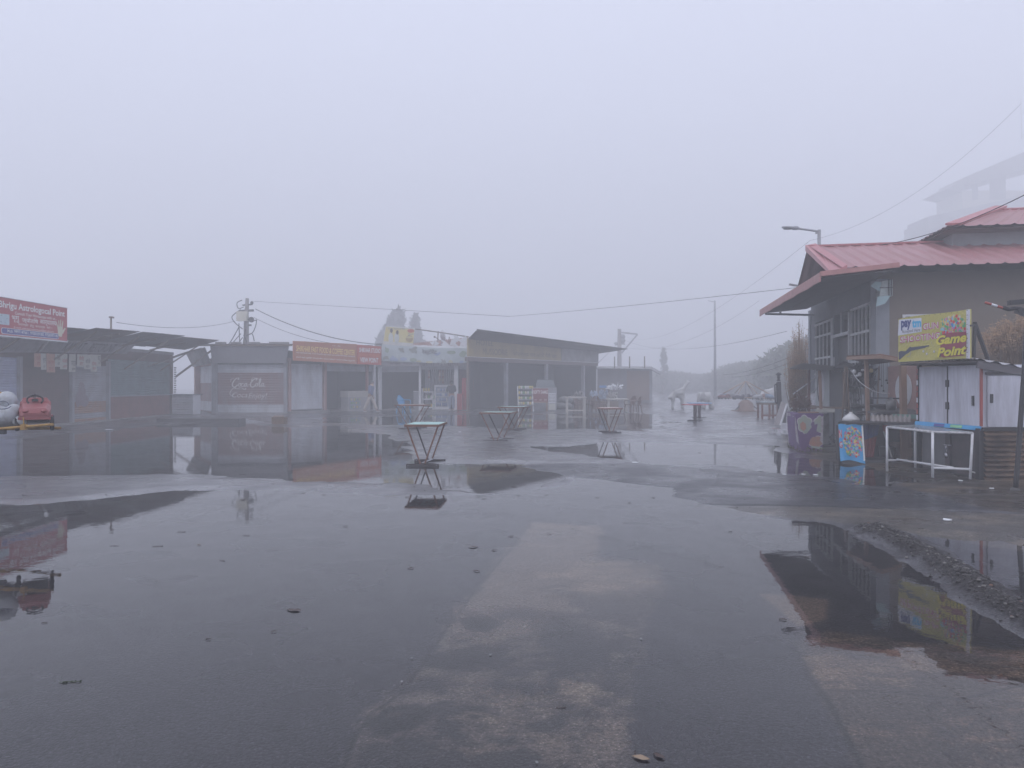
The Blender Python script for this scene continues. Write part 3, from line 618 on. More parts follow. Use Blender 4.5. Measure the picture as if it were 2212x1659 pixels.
def orange_signs():
    F = Frame((-10.95, 38.3), (-7.45, 43.6))
    a, c_ = F.u_of(634.5), F.u_of(770.5); d, e = F.u_of(771.5), F.u_of(823)
    def z(x, y): return F.z_of(x, y)
    t = thing('shop_sign', 'long orange fast food and coffee sign with yellow heading', 'sign', F.w(a, 0, 2.7))
    b = MB(F); b.hexa([(a, -.08, z(633, 779)), (c_, -.08, z(770, 787)), (c_, 0, z(770, 787)), (a, 0, z(633, 779)), (a, -.08, z(636, 737)), (c_, -.08, z(771, 744)), (c_, 0, z(771, 744)), (a, 0, z(636, 737))])
    b.build('board', ORSIGN, t)
    z0, z1 = 2.75, 3.68; sl = z(770, 787) - z(633, 779)
    b = MB(F); text(b, 'SHIKHAR FAST FOOD & COFFEE CENTER', a + .15, c_ - .15, z0 + .46, z0 + .76, .006, slope=sl, shear=.15, weight=.02); b.build('heading', YTXT, t)
    b = MB(F); L = ['यहां शाकाहारी चाट पराठा चाऊमीन सूप बर्गर चाय कॉफी मैगी मोमो उपलब्ध है', 'हमारे यहां दूरबीन से दर्शनीय स्थल दिखाये जाते हैं शिखर स्टूडियो']
    text(b, L[0], a + .15, c_ - .15, z0 + .34, z0 + .44, .006, slope=sl, weight=.01); text(b, L[1], a + .15, c_ - .15, z0 + .11, z0 + .21, .006, slope=sl, weight=.01); text(b, 'प्रो० शिखर', a + 2.6, a + 3.2, z0 + .8, z0 + .87, .006); b.build('lettering', LTXT, t)
    t = thing('shop_sign', 'small square red studio and view point sign with white letters', 'sign', F.w(d, 0, 2.7))
    b = MB(F); b.hexa([(d, -.08, z(772, 787)), (e, -.08, z(821, 789)), (e, .03, z(821, 789)), (d, .03, z(772, 787)), (d, -.08, z(772, 745)), (e, -.08, z(824, 749)), (e, .03, z(824, 749)), (d, .03, z(772, 745))])
    b.build('board', M('red_orange_sign_board', (.5, .08, .045), .5, var=.1), t)
    z0 = z(797, 788); h = z(797, 746.5) - z0
    b = MB(F); text(b, 'SHIKHAR STUDIO', d + .12, e - .08, z0 + .62 * h, z0 + .86 * h, .036, shear=.1, weight=.03); text(b, 'VIEW POINT', d + .2, e - .25, z0 + .1 * h, z0 + .36 * h, .036, shear=.1, weight=.03); b.build('lettering', LTXT, t)
    b = MB(F); text(b, 'GUN HILL MUSSOORIE', d + .12, e - .15, z0 + .42 * h, z0 + .56 * h, .036); text(b, '[', d + .06, d + .14, z0 + .08 * h, z0 + .38 * h, .036); text(b, ']', e - .2, e - .12, z0 + .08 * h, z0 + .38 * h, .036); b.build('lettering', M('orange_lettering', (.7, .25, .05), .5), t)
orange_signs()
def banner_shop():
    F = FB; L = F.len; t = thing('food_shop', 'open food shop with white posts under the torn food picture banners', 'shop', F.w(L / 2, 0, 0))
    U = F.u_of; p1, p2, p3 = U(822) + .0, U(908), U(986)
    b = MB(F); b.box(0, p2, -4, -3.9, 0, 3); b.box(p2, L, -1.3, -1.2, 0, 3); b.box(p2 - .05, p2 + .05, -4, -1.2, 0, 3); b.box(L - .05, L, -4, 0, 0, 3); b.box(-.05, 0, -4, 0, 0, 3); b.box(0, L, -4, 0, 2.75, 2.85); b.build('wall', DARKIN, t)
    b = MB(F); b.corr((p2 + .1, -1.15, .3), (p3 - .2, -1.15, .3), (p3 - .2, -1.15, 2.5), (p2 + .1, -1.15, 2.5), 16, .03, 1); b.build('ribbed_backdrop', W_STEEL, t)
    for u, m_, w_ in ((.08, WHITEP, .14), (p2, WHITEP, .14), (p3, WHITEP, .24)): post(F, u, 0, 2.75, w_, m_, t, .02)
    b = MB(F); b.box(.1, p2 - .1, -.1, 0, 2.25, 2.6); b.box(p2, L, -.1, 0, 2.4, 2.75); b.build('rolled_shutter_box', W_STEEL, t)
    b = MB(F); b.box(0, L, -4, .4, -.05, .04); b.build('floor_slab', CONC, t)
    b = MB(F); b.box(p3 + .1, L, -.6, -.5, 0, 2.7); b.build('red_panel', M('maroon_panel', (.16, .05, .05), .6), t)
    b = MB(F); b.corr((1.3, 0.2, 3.55), (L - .1, .3, 3.5), (L + .2, -3, 4.5), (1.0, -3, 4.05), 34, .03, 3, ragged=.03, sag=.04); b.build('roof', M('rust_red_sheet', (.25, .12, .09), .6, col2=(.12, .08, .075), amt=.6), t)
    b = MB(F); b.slab((-.7, -.5, 3.3), (.5, -.4, 3.3), (.5, -1.5, 4.1), (-.5, -1.5, 4.0), .05); b.build('roof_flap', ROOFG, t)
    b = MB(F); b.corr((L - .55, .25, 3.5), (L + .1, .3, 3.5), (L + .15, -.6, 4.3), (L - .45, -.6, 4.2), 8, .03, 2); b.build('pale_sheet', ROOFW, t)
    for x, y0, y1 in ((945, 716, 733), (969, 728, 742)): b = MB(F); u = U(x, -.5); b.tube([(u, -.5, F.z_of(x, y1 + 20, -.5)), (u + .04, -.5, F.z_of(x, y0, -.5))], .03, 6); b.build('roof_prop', WOOD, t)
    b = MB(F); ua = U(890, -.1); b.tube([(ua, -.1, F.z_of(890, 710)), (U(948), -.1, F.z_of(948, 718)), (U(1012), -.1, F.z_of(1012, 728))], .035, 6); b.build('roof_pole', WOOD, t)
    # torn plastic round the edge
    b = MB(F); rr = random.Random(4)
    for i in range(26):
        x = 890 + i * 4.8; u = U(x, .3); z = F.z_of(x, 747 + i * .15, .3); a = .12 + rr.random() * .22; l_ = .1 + rr.random() * .3
        b.add([(u - a, .3, z), (u + a, .32, z + .04), (u + a * .4, .38, z - l_), (u - a * .6, .36, z - l_ * .6)], [(0, 1, 2, 3)])
    for x, y in ((940, 736), (962, 738), (975, 735), (990, 728), (1006, 726)):
        u = U(x, .2); z = F.z_of(x, y, .2)
        for k in range(4): b.add([(u, .2, z), (u + rr.uniform(-.5, .5), .2, z + rr.uniform(-.4, .3)), (u + rr.uniform(-.2, .2), .25, z - .3)], [(0, 1, 2)])
    b.build('torn_plastic', M('torn_white_plastic', (.6, .62, .64), .4), t)
    # satellite dish
    d = thing('satellite_dish', 'white satellite dish tilted on the rusty roof behind the food banners', 'dish', F.w(U(952), -.6, 3.6))
    b = MB(F); c = Vector((U(952), -.6, F.z_of(952, 726, -.6))); rot = Matrix.Rotation(R(-14), 3, 'Y') @ Matrix.Rotation(R(65), 3, 'Z')
    prof = []; vs = []; fs = []
    for i in range(6):
        r_ = .36 * i / 5
        for k in range(20):
            a = 2 * math.pi * k / 20; vs.append(c + rot @ Vector((r_ * math.cos(a), -.18 * (r_ / .36) ** 2 + .1, r_ * math.sin(a))))
    for i in range(5):
        for k in range(20): fs.append((i * 20 + k, i * 20 + (k + 1) % 20, i * 20 + 20 + (k + 1) % 20, i * 20 + 20 + k))
    b.add(vs, fs, 0, True); b.build('reflector', WHITEP, d)
    b = MB(F); b.tube([c + Vector((-.1, 0, -.3)), c + Vector((-.35, .3, -.1))], .02, 6); b.ell(c + Vector((-.4, .3, -.08)), .06, 8, 6); b.build('feed_arm', WOOD, d)
    b = MB(F); b.tube([c, c + Vector((-.05, 0, -.7))], .03, 6); b.build('mast', W_STEEL, d)
banner_shop()
def banners():
    F = Frame((PC2.x, PC2.y - .6), (PC3.x + .15, PC3.y - .6)); U = F.u_of; z = F.z_of
    t = thing('food_banner', 'wide pale banner of food pictures sagging over the open food shop', 'banner', F.w(2.5, 0, 2.6))
    a, e = U(826), U(1013); b = MB(F); N = 16
    for i in range(N):
        q = []
        for k in (i, i + 1):
            f = k / N; x = 826 + (1012 - 826) * f; xb = 820 + (1008 - 820) * f
            q.append(((U(xb), .02 * math.sin(k * 1.7), z(xb, 780 + 4 * f + 2 * math.sin(f * 3.1))), (U(x), .05 + .02 * math.sin(k), z(x, 744 + 8 * f + 3 * math.sin(f * 3.14)))))
        b.slab(q[0][0], q[1][0], q[1][1], q[0][1], -.012)
    b.build('sheet', M('pale_food_banner', (.48, .54, .55), .5, col2=(.34, .4, .4), amt=.5, scale=1.5), t)
    rr = random.Random(8); pm = [M('dark_food_picture', (.25, .27, .25), .6, col2=(.3, .32, .28), amt=.6, scale=9), M('green_food_picture', (.25, .33, .24), .6, col2=(.45, .48, .42), amt=.6, scale=12), M('yellow_food_picture', (.5, .48, .3), .6, col2=(.3, .33, .25), amt=.5, scale=12), M('blue_food_picture', (.28, .35, .5), .6, col2=(.5, .55, .6), amt=.5, scale=9)]
    for (x, y, w_, h_, k, sh) in ((838, 756, 16, 12, 1, 0), (868, 757, 14, 11, 0, 0), (893, 757, 22, 14, 0, 0), (833, 773, 13, 9, 0, 0), (851, 775, 18, 11, 3, 0), (872, 776, 16, 8, 3, 1), (893, 778, 16, 8, 1, 1), (944, 765, 16, 7, 3, 0), (975, 762, 20, 8, 1, 1), (1000, 766, 16, 14, 1, 0), (905, 781, 12, 4, 2, 1), (955, 783, 26, 5, 0, 0), (973, 782, 12, 5, 2, 0), (998, 783, 9, 6, 3, 0), (928, 783, 16, 5, 2, 1)):
        b = MB(F); u, zz = F.uz(x, y); s = F.len / 188 * .9
        if sh: disc(b, u, zz, w_ * s / 2, h_ * s / 2, .075, 0, 16)
        else:
            for q in range(5): disc(b, u + rr.uniform(-.3, .3) * w_ * s, zz + rr.uniform(-.25, .25) * h_ * s, w_ * s * rr.uniform(.18, .4), h_ * s * rr.uniform(.2, .42), .066 + q * .0015, 0, 7, rr.uniform(0, 3))
        b.build('food_picture', pm[k], t)
    b = MB(F); u, zz = F.uz(918, 768); text(b, 'रेस्टोरेंट', U(912), U(944), zz, zz + .34, .076, weight=.01); b.build('lettering', DTXT, t)
    t = thing('shop_sign', 'grey painted board with dark worn letters below the food banner', 'sign', F.w(2.5, -.2, 2.5))
    b = MB(F); b.slab((U(818), -.1, z(818, 792)), (U(1006), -.1, z(1006, 790)), (U(1006), -.1, z(1006, 779)), (U(818), -.1, z(818, 778)), -.04); b.build('board', M('grey_painted_board', (.28, .27, .28), .7, col2=(.18, .17, .18), amt=.6), t)
    b = MB(F); zz = z(880, 790); text(b, 'शिखर  रेस्टो', U(842), U(890), zz, zz + .22, -.05); text(b, 'खाना खजाना', U(905), U(990), zz, zz + .2, -.05); b.build('lettering', DTXT, t)
    t = thing('food_banner', 'yellow noodle advertisement with two figures and a bowl rising above the roofs', 'banner', F.w(.3, -.1, 3.8))
    b = MB(F); b.slab((U(826), -.12, z(826, 744)), (U(891), -.12, z(891, 749)), (U(896), -.12, z(896, 709.5)), (U(832), -.12, z(832, 703)), -.03); b.build('sheet', M('faded_white_banner', (.6, .6, .56), .5), t)
    b = MB(F); b.flat([(U(828), z(828, 737)), (U(892), z(892, 742)), (U(894.5), z(894.5, 712)), (U(833), z(833, 706))], -.082); b.build('yellow_field', M('faded_yellow_print', (.62, .54, .22), .5, col2=(.6, .56, .36), amt=.5), t)
    b = MB(F); u, zz = F.uz(852, 727); s = .027
    for dx, m0 in ((-4, 0), (4, 0)):
        disc(b, u + dx * s * 1.6 - .05, zz - .1, .14, .32, -.078, 0, 12); disc(b, u + dx * s * 1.6 - .02, zz + .28 - .05 * dx / 4, .08, .13, -.076, 1, 12)
    b.build('two_figures', [M('pale_clothes_print', (.55, .58, .56), .6), M('dark_hair_print', (.1, .08, .08), .6)], t)
    b = MB(F); u, zz = F.uz(884, 732); disc(b, u, zz, .22, .2, -.078, 0, 16); disc(b, u, zz + .08, .2, .06, -.076, 1, 14); b.build('bowl_picture', [M('ochre_bowl_print', (.4, .3, .12), .6), M('noodle_print', (.55, .5, .25), .6)], t)
    b = MB(F); u, zz = F.uz(887, 715); disc(b, u, zz, .2, .11, -.078, 0, 16); b.build('red_badge', M('red_badge_print', (.5, .12, .06), .5), t)
    b = MB(F); text(b, '2', U(881), U(885), z(882, 725), z(882, 720), -.077); text(b, 'MINUTE', U(885.5), U(893), z(889, 724), z(889, 721), -.077); text(b, 'Shikhar Fast Food Point', U(838), U(875), z(856, 712), z(856, 708.5), -.077); b.build('lettering', M('navy_lettering', (.08, .12, .3), .6), t)
banners()
# ---------------------------------------------------------------- brown shed and what lies beyond
FH = Frame((-2.45, 42.3), (6.05, 54.3))
def shed():
    F = FH; U = F.u_of; L = F.len; t = thing('market_shed', 'long brown market shed with faded yellow sign band and open front', 'shed', F.w(L / 2, 0, 0))
    b = MB(); q0, q1, q2, q3 = Vector((-2.45, 42.3, 0)), Vector((-2.15, 48.5, 0)), Vector((3.2, 58, 0)), Vector((6.05, 54.3, 0)); H3 = Vector((0, 0, 3.0))
    for p_, r_ in ((q0, q1), (q1, q2), (q2, q3)): b.slab(p_, r_, r_ + H3, p_ + H3, .08)
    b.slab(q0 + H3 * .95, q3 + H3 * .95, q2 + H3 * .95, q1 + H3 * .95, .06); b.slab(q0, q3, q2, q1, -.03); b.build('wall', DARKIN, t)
    zb = 2.84
    b = MB(F); b.box(-.15, L + .05, -.1, .08, zb - .02, zb + .22); b.build('beam', M('brown_timber_beam', (.15, .11, .1), .7, col2=(.1, .08, .075), amt=.5), t)
    b = MB(F); b.box(-.1, L * .66, .0, .12, zb + .24, zb + 1.0); b.box(-.1, L * .66, 0, .1, zb + 1.0, zb + 1.25); sg = b.build('sign_band', M('faded_ochre_band', (.33, .25, .1), .7, col2=(.2, .16, .1), amt=.6, scale=1.2), t)
    b = MB(F); b.box(L * .66 + .02, L + .02, 0, .14, zb + .24, zb + 1.15); b.build('sign_band', M('grey_torn_poster', (.3, .29, .29), .7, col2=(.17, .15, .14), amt=.8, scale=1.6), t)
    b = MB(F); text(b, 'HOTEL', .6, 2.2, zb + .9, zb + 1.22, .125); text(b, 'MUSSOORIE', 1.2, 3.6, zb + .4, zb + .75, .125); text(b, 'भोजनालय चाय कॉफी मैगी चाट', 4.2, L * .62, zb + .4, zb + .7, .125); b.build('lettering', M('ochre_lettering', (.13, .09, .05), .7), sg)
    b = MB(F); b.m = None; b.corr(F.w(-.75, 1.2, 4.52), F.w(L + 2.0, 1.5, 4.1), (5, 59, 3.7), (-2.3, 46.8, 4.0), 90, .02, 4, ragged=.015, sag=.03); b.build('roof', M('brown_grey_roof_sheet', (.14, .125, .12), .6, col2=(.09, .075, .07), amt=.6), t)
    b = MB(F); b.slab((-.1, .1, zb + 1.2), (L, .1, zb + 1.0), (L, 1.35, 4.0), (-.7, 1.1, 4.42), .02); b.build('soffit', M('brown_soffit', (.13, .11, .1), .8), t)
    for x in (1094.5, 1181, 1261): post(F, U(x), 0, zb, .2, W_STEEL, t, -.15)
    post(F, .05, 0, zb, .14, WOOD, t, -.1)
    b = MB(F); b.box(1.3, 1.9, -1.2, -1.1, 1.2, 1.8); b.build('wall_poster', M('dull_red_poster', (.25, .09, .07), .7), t)
shed()
def small_shed():
    F = Frame((P(1290, 870, 60).x, 60), (P(1422, 870, 59).x, 59)); L = F.len; t = thing('small_shed', 'small flat roofed brown shed at the far end of the row', 'shed', F.w(L / 2, 0, 0))
    b = MB(F); b.box(0, L * .87, -4, 0, 0, 2.75); b.build('wall', M('dull_grey_wall', (.2, .19, .2), .8), t)
    b = MB(F); b.box(F.u_of(1354), F.u_of(1403), .0, .05, .3, 2.6); b.build('closed_front', M('dull_brown_shutter', (.2, .13, .1), .7, col2=(.27, .18, .12), amt=.6), t)
    b = MB(F); b.box(F.u_of(1403), F.u_of(1409), 0, .1, 0, 2.75); b.build('pillar', W_STEEL, t)
    b = MB(F); b.slab((-.3, .6, 2.78), (L * .87, .6, 2.72), (L * .87, -4, 3.0), (-.3, -4, 3.05), .07); b.slab((L * .87, .6, 2.72), (L * 1.04, .6, 2.3), (L * 1.04, -4, 2.5), (L * .87, -4, 3.0), .06); b.build('roof', ROOFG, t)
    for x in (1327, 1359.5, 1392): b = MB(F); u = F.u_of(x); b.tube([(u, -.3, 2.7), (u, -.3, 3.72)], .05, 6); b.build('roof_post', WOOD, t)
small_shed()
def tube_obj(pts, r, name, label, cat_, mat=None, group=None):
    b = MB(); b.tube(pts, r, 5); o = b.build(name, mat or BLACK, None); return tag(o, label, cat_, group)
def wire(p, q, sag, r, label, name='overhead_cable', n=24):
    p = Vector(p); q = Vector(q); pts = [p.lerp(q, i / n) - Vector((0, 0, 4 * sag * (i / n) * (1 - i / n))) for i in range(n + 1)]
    return tube_obj(pts, r, name, label, 'cable', group='overhead cables')
def pole_left():
    D = 45; c = P(533, 830, D); g = lambda x, y: P(x, y, D)
    t = thing('utility_pole', 'utility pole with a pale junction box and tangled wires above the drinks stall', 'pole', (c.x, D, 0))
    b = MB(); b.tube([(c.x, D, 0), g(532, 700), g(534, 645)], [.17, .15, .1], 10); b.build('post', M('grey_pole_concrete', (.25, .23, .23), .8), t)
    b = MB(); a = g(517, 695); b.box(a.x, a.x + .6, D - .5, D - .18, a.z, a.z + .56); b.build('junction_box', M('cream_box_metal', (.6, .58, .48), .5, var=.1), t)
    b = MB(); b.beam(g(522, 672), g(548, 671), .12); b.beam(g(524, 660), g(545, 658), .08); b.ell(g(544, 655), .1, 8, 6); b.ell(g(543, 691), .17, 10, 8); b.beam(g(530, 703), g(543, 703), .1); b.build('bracket', BLACK, t)
    b = MB(); rr = random.Random(2)
    for pts in ([(527, 650), (516, 656), (519, 668), (530, 665)], [(524, 670), (510, 680), (505, 688), (513, 700), (528, 712)], [(505, 685), (515, 676), (526, 672)], [(538, 690), (552, 694), (558, 692)], [(558, 692), (556, 705), (549, 720), (536, 726)], [(536, 727), (548, 722), (553, 738)], [(530, 725), (536, 738), (538, 752)], [(520, 708), (505, 735), (495, 748)], [(524, 722), (510, 738), (500, 750)], [(528, 730), (515, 748)], [(520, 700), (522, 745)], [(534, 712), (528, 750)]):
        b.tube(cat([g(x, y) + Vector((0, -.3, 0)) for x, y in pts], 4), .028, 5)
    b.build('loose_wires', BLACK, t)
    top = g(536, 652)
    return g
gL = pole_left()
_roofpt = P(1736, 610, 21.4)
wire(gL(542, 651), P(1100, 684, 38), .0, .009, 'long thin cable from the left pole crossing the sky, left half')
wire(P(1100, 684, 38), P(1736, 620, 21.6), .05, .007, 'long thin cable reaching the red roof corner')
wire(gL(552, 668), P(832, 745, 44), .45, .024, 'thick black cable falling from the left pole to the orange sign')
wire(gL(548, 686), P(806, 746, 44), .5, .013, 'thin cable below the thick one, falling to the orange sign')
wire(gL(508, 694), P(252, 697, 30), .3, .011, 'cable running left from the pole to the restaurant roof post')
def pole_mid():
    D = 84; g = lambda x, y: P(x, y, D); c = g(1338, 830)
    t = thing('utility_pole', 'distant power pole with a triangular side frame seen through the mist', 'pole', (c.x, D, 0))
    b = MB(); b.tube([(c.x, D, 0), g(1338, 711)], [.3, .2], 8); b.build('post', M('grey_pole_concrete', (0, 0, 0)), t)
    b = MB(); b.beam(g(1336, 718), g(1377, 722.5), .16); b.beam(g(1377, 723), g(1343, 763), .16); b.beam(g(1326, 742), g(1350, 744), .12); b.build('side_frame', W_STEEL, t)
    b = MB(); b.ell(g(1345, 728), .3, 8, 6); b.ell(g(1345, 737), .3, 8, 6); b.ell(g(1331, 743), .2, 8, 6); b.build('insulator', W_STEEL, t)
    wire(g(1349, 735), P(1700, 716, 34), .9, .009, 'faint cable from the far pole towards the pink roofed house')
    wire(g(1340, 722), P(1750, 520, 24), 1.6, .004, 'faint cable climbing from the far pole to the upper right')
    wire(P(1750, 520, 24), P(2205, 225, 20), .6, .003, 'hair thin cable in the sky above the street lamp')
    wire(g(1345, 750), P(1640, 650, 55), 1.4, .008, 'lowest faint cable right of the far pole')
    wire(g(1332, 745), P(1287, 790, 56), 0, .018, 'guy wire of the far pole down to the shed roof')
    wire(P(1905, 529, 19), P(2240, 408, 13), .15, .009, 'dark cable passing in front of the upper pink roof')
    wire(P(1560, 870 - 60, 40), P(1760, 748, 24), .2, .008, 'pair of low cables beside the brushwood, upper one')
    wire(P(1580, 815, 40), P(1765, 757, 24), .2, .008, 'pair of low cables beside the brushwood, lower one')
pole_mid()
def tall_pole():
    D = 76; c = P(1545, 830, D); t = thing('lamp_post', 'tall thin grey lamp post fading into the mist behind the round tables', 'lamp post', (c.x, D, 0))
    b = MB(); b.tube([(c.x, D, 0), P(1544, 650, D)], [.16, .09], 8); b.build('post', W_STEEL, t)
    b = MB(); b.box(c.x - .2, c.x + .2, D - .2, D + .2, 0, .35); b.build('base', CONC, t)
    b = MB(); b.beam(P(1544, 653, D), P(1530, 650, D), .07); b.build('lamp_arm', W_STEEL, t)
tall_pole()
LEAFD = M('dark_conifer_leaf', (.05, .06, .055), .8, var=.5, scale=1)
LEAFG = M('muted_green_leaf', (.09, .105, .07), .8, var=.5, scale=1)
TWIG = M('dry_brown_twig', (.2, .13, .08), .8, var=.5, scale=3)
def far_tree(name, label, x, y0, yb, D, wpx, n, leaf=.35, mat=LEAFD, cone=True, group=None):
    g = lambda a, c_: P(a, c_, D); c = g(x, y0); t = thing(name, label, 'tree', (c.x, D, 0), group); wd = wpx * D / FOC / 2; zt = c.z; zb = g(x, yb).z
    b = MB(); b.tube([(c.x, D, 0), (c.x, D, zb + (zt - zb) * .8)], [.3, .08], 8)
    rr = random.Random(int(x))
    for k in range(9):
        z = zb + (zt - zb) * (.1 + .08 * k); a = rr.uniform(0, 6.28); b.tube([(c.x, D, z), (c.x + math.cos(a) * wd * .7, D + math.sin(a) * wd * .7, z + .4)], [.08, .02], 5)
    b.build('trunk', WOOD, t)
    b = MB()
    for k in range(44):
        f = rr.random(); z = zb + (zt - zb) * f; rad = wd * ((1 - f) ** .6 if cone else .3 + .7 * (1 - f) ** .8) ; a = rr.uniform(0, 6.28); q = rad * rr.uniform(.1, .95)
        b.leaves((c.x + q * math.cos(a), D + q * math.sin(a), z), (rad * .26 + .25, rad * .26 + .25, (zt - zb) * .09 + .1), n // 44, leaf, hollow=.1)
    b.leaves((c.x, D, zt - (zt - zb) * .12), (wd * .2 + .1, wd * .2 + .1, (zt - zb) * .13), n // 10, leaf, hollow=0)
    b.build('crown', mat, t)
far_tree('conifer_tree', 'broad dark conifer behind the yellow noodle banner', 858, 673, 790, 104, 112, 2000, .62)
far_tree('conifer_tree', 'narrow pointed conifer right of the yellow noodle banner', 897, 684, 775, 106, 40, 650, .6)
far_tree('broadleaf_tree', 'low rounded tree left of the yellow noodle banner', 830, 716, 795, 104, 60, 800, .6, cone=False)
far_tree('conifer_tree', 'thin bare topped conifer past the small shed', 1433, 757, 830, 118, 26, 420, .4, LEAFG)
def woodland():
    b = MB(); rr = random.Random(12)
    prof = [(1409, 803, 105), (1450, 800, 112), (1500, 808, 120), (1560, 803, 110), (1590, 784, 96), (1630, 778, 88), (1680, 772, 78), (1720, 744, 62), (1760, 722, 56), (1800, 730, 52)]
    for i in range(70):
        f = i / 69 * (len(prof) - 1); k = min(int(f), len(prof) - 2); q = f - k; x = prof[k][0] * (1 - q) + prof[k + 1][0] * q; y = prof[k][1] * (1 - q) + prof[k + 1][1] * q; D = (prof[k][2] * (1 - q) + prof[k + 1][2] * q) * 1.22 + rr.uniform(-3, 5)
        c = P(x, y, D); h = max(1.2, c.z); b.leaves((c.x, D, h * .5 - .2), (4.4, 3, h * .52), 380, .5, hollow=0)
    o = b.build('far_woodland', LEAFG, None); tag(o, kind='stuff')
woodland()
def far_house():
    D = 150; g = lambda x, y: P(x, y, D)
    t = thing('hill_house', 'pale concrete house high on the hillside, almost lost in the mist', 'house', g(2140, 560))
    wl = M('pale_far_wall', (.5, .48, .42), .8); gr = M('grey_far_roof', (.2, .2, .21), .8)
    def bx(x0, x1, y0, y1, d0=0, d1=9): b = MB(); a = g(x0, y1); c = g(x1, y0); b.box(a.x, c.x, D + d0, D + d1, a.z, c.z); return b
    bx(2078, 2400, 412, 620).build('wall', wl, t); bx(1998, 2400, 480, 660, -1.5, 8).build('lower_wall', gr, t)
    b = MB(); a, c = g(2044, 409), g(2300, 292); d_, e = g(2300, 420), g(2085, 418)
    b.hexa([a, g(2085, 416), g(2085, 416) + Vector((0, 9, 0)), a + Vector((0, 9, 0)), g(2083, 388) , g(2086, 386), g(2086, 386) + Vector((0, 9, 0)), g(2083, 388) + Vector((0, 9, 0))])
    b.hexa([g(2083, 403) - Vector((0, 1.5, 0)), g(2300, 345) - Vector((0, 1.5, 0)), g(2300, 345) + Vector((0, 9, 0)), g(2083, 403) + Vector((0, 9, 0)), g(2083, 384) - Vector((0, 1.5, 0)), g(2300, 292) - Vector((0, 1.5, 0)), g(2300, 292) + Vector((0, 9, 0)), g(2083, 384) + Vector((0, 9, 0))]); b.build('roof', gr, t)
    b = MB(); b.hexa([g(1994, 500) - Vector((0, 2, 0)), g(2300, 450) - Vector((0, 2, 0)), g(2300, 450) + Vector((0, 6, 0)), g(1994, 500) + Vector((0, 6, 0)), g(1994, 473) - Vector((0, 2, 0)), g(2300, 405) - Vector((0, 2, 0)), g(2300, 405) + Vector((0, 6, 0)), g(1994, 473) + Vector((0, 6, 0))]); b.build('terrace_slab', gr, t)
    for x0, x1 in ((2100, 2112), (2138, 2172)):
        f = bx(x0, x1, 372 if x0 > 2120 else 385, 432, -.1, .1).build('window', gr, t)
    tube_obj([g(2207, 300), g(2205, 213)], .09, 'radio_mast', 'thin mast barely visible above the misty hill house', 'mast', W_STEEL)
far_house()
def statue(kind, x, D, label):
    c = P(x, 830, D); t = thing('animal_statue', label, 'statue', (c.x, D, 0), 'pale animal statues past the square')
    mt = M('mist_greyed_fibreglass', (.45, .45, .45), .6, col2=(.36, .36, .35), amt=.4); b = MB(); X = c.x  # white greyed down: the thicker mist out there is put into the colour
    if kind == 'giraffe':
        skin(b, {'rump': ((X - .45, D, .95), .26), 'mid': ((X - .1, D, 1.0), .24), 'ch': ((X + .12, D, 1.02), .22), 'n1': ((X + .24, D, 1.25), .13), 'n2': ((X + .36, D, 1.5), .09), 'hd': ((X + .45, D, 1.66), .1), 'sn': ((X + .62, D, 1.62), .06), 'h1': ((X + .42, D + .05, 1.78), .025),
                 'fl': ((X + .14, D - .12, .5), .075), 'flf': ((X + .15, D - .12, .03), .065), 'fr': ((X + .12, D + .12, .5), .075), 'frf': ((X + .12, D + .12, .03), .065), 'bl': ((X - .42, D - .13, .5), .08), 'bk': ((X - .48, D - .13, .3), .06), 'blf': ((X - .44, D - .13, .03), .065), 'br': ((X - .44, D + .13, .5), .08), 'brf': ((X - .46, D + .13, .03), .065), 'tl': ((X - .72, D, .6), .03)},
             [('rump', 'mid'), ('mid', 'ch'), ('ch', 'n1'), ('n1', 'n2'), ('n2', 'hd'), ('hd', 'sn'), ('hd', 'h1'), ('ch', 'fl'), ('fl', 'flf'), ('ch', 'fr'), ('fr', 'frf'), ('rump', 'bl'), ('bl', 'bk'), ('bk', 'blf'), ('rump', 'br'), ('br', 'brf'), ('rump', 'tl')], 'mid', sub=2)
    else:
        skin(b, {'rump': ((X + .25, D, .7), .36), 'mid': ((X - .02, D, .78), .38), 'hd': ((X - .34, D, .82), .24), 'tr': ((X - .52, D, .5), .09), 'tt': ((X - .55, D, .2), .06),
                 'fl': ((X - .2, D - .18, .3), .13), 'flf': ((X - .2, D - .18, .04), .12), 'fr': ((X - .2, D + .18, .3), .13), 'frf': ((X - .2, D + .18, .04), .12), 'bl': ((X + .3, D - .18, .3), .13), 'blf': ((X + .3, D - .18, .04), .12), 'br': ((X + .3, D + .18, .3), .13), 'brf': ((X + .3, D + .18, .04), .12)},
             [('rump', 'mid'), ('mid', 'hd'), ('hd', 'tr'), ('tr', 'tt'), ('mid', 'fl'), ('fl', 'flf'), ('mid', 'fr'), ('fr', 'frf'), ('rump', 'bl'), ('bl', 'blf'), ('rump', 'br'), ('br', 'brf')], 'mid', sub=2)
        b.ell((X - .25, D - .26, .85), (.16, .04, .22)); b.ell((X - .25, D + .26, .85), (.16, .04, .22))
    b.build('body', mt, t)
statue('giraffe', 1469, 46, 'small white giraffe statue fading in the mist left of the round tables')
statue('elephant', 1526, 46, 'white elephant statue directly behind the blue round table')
statue('giraffe', 1664, 44, 'pale animal statue between the carousel and the black iron post')
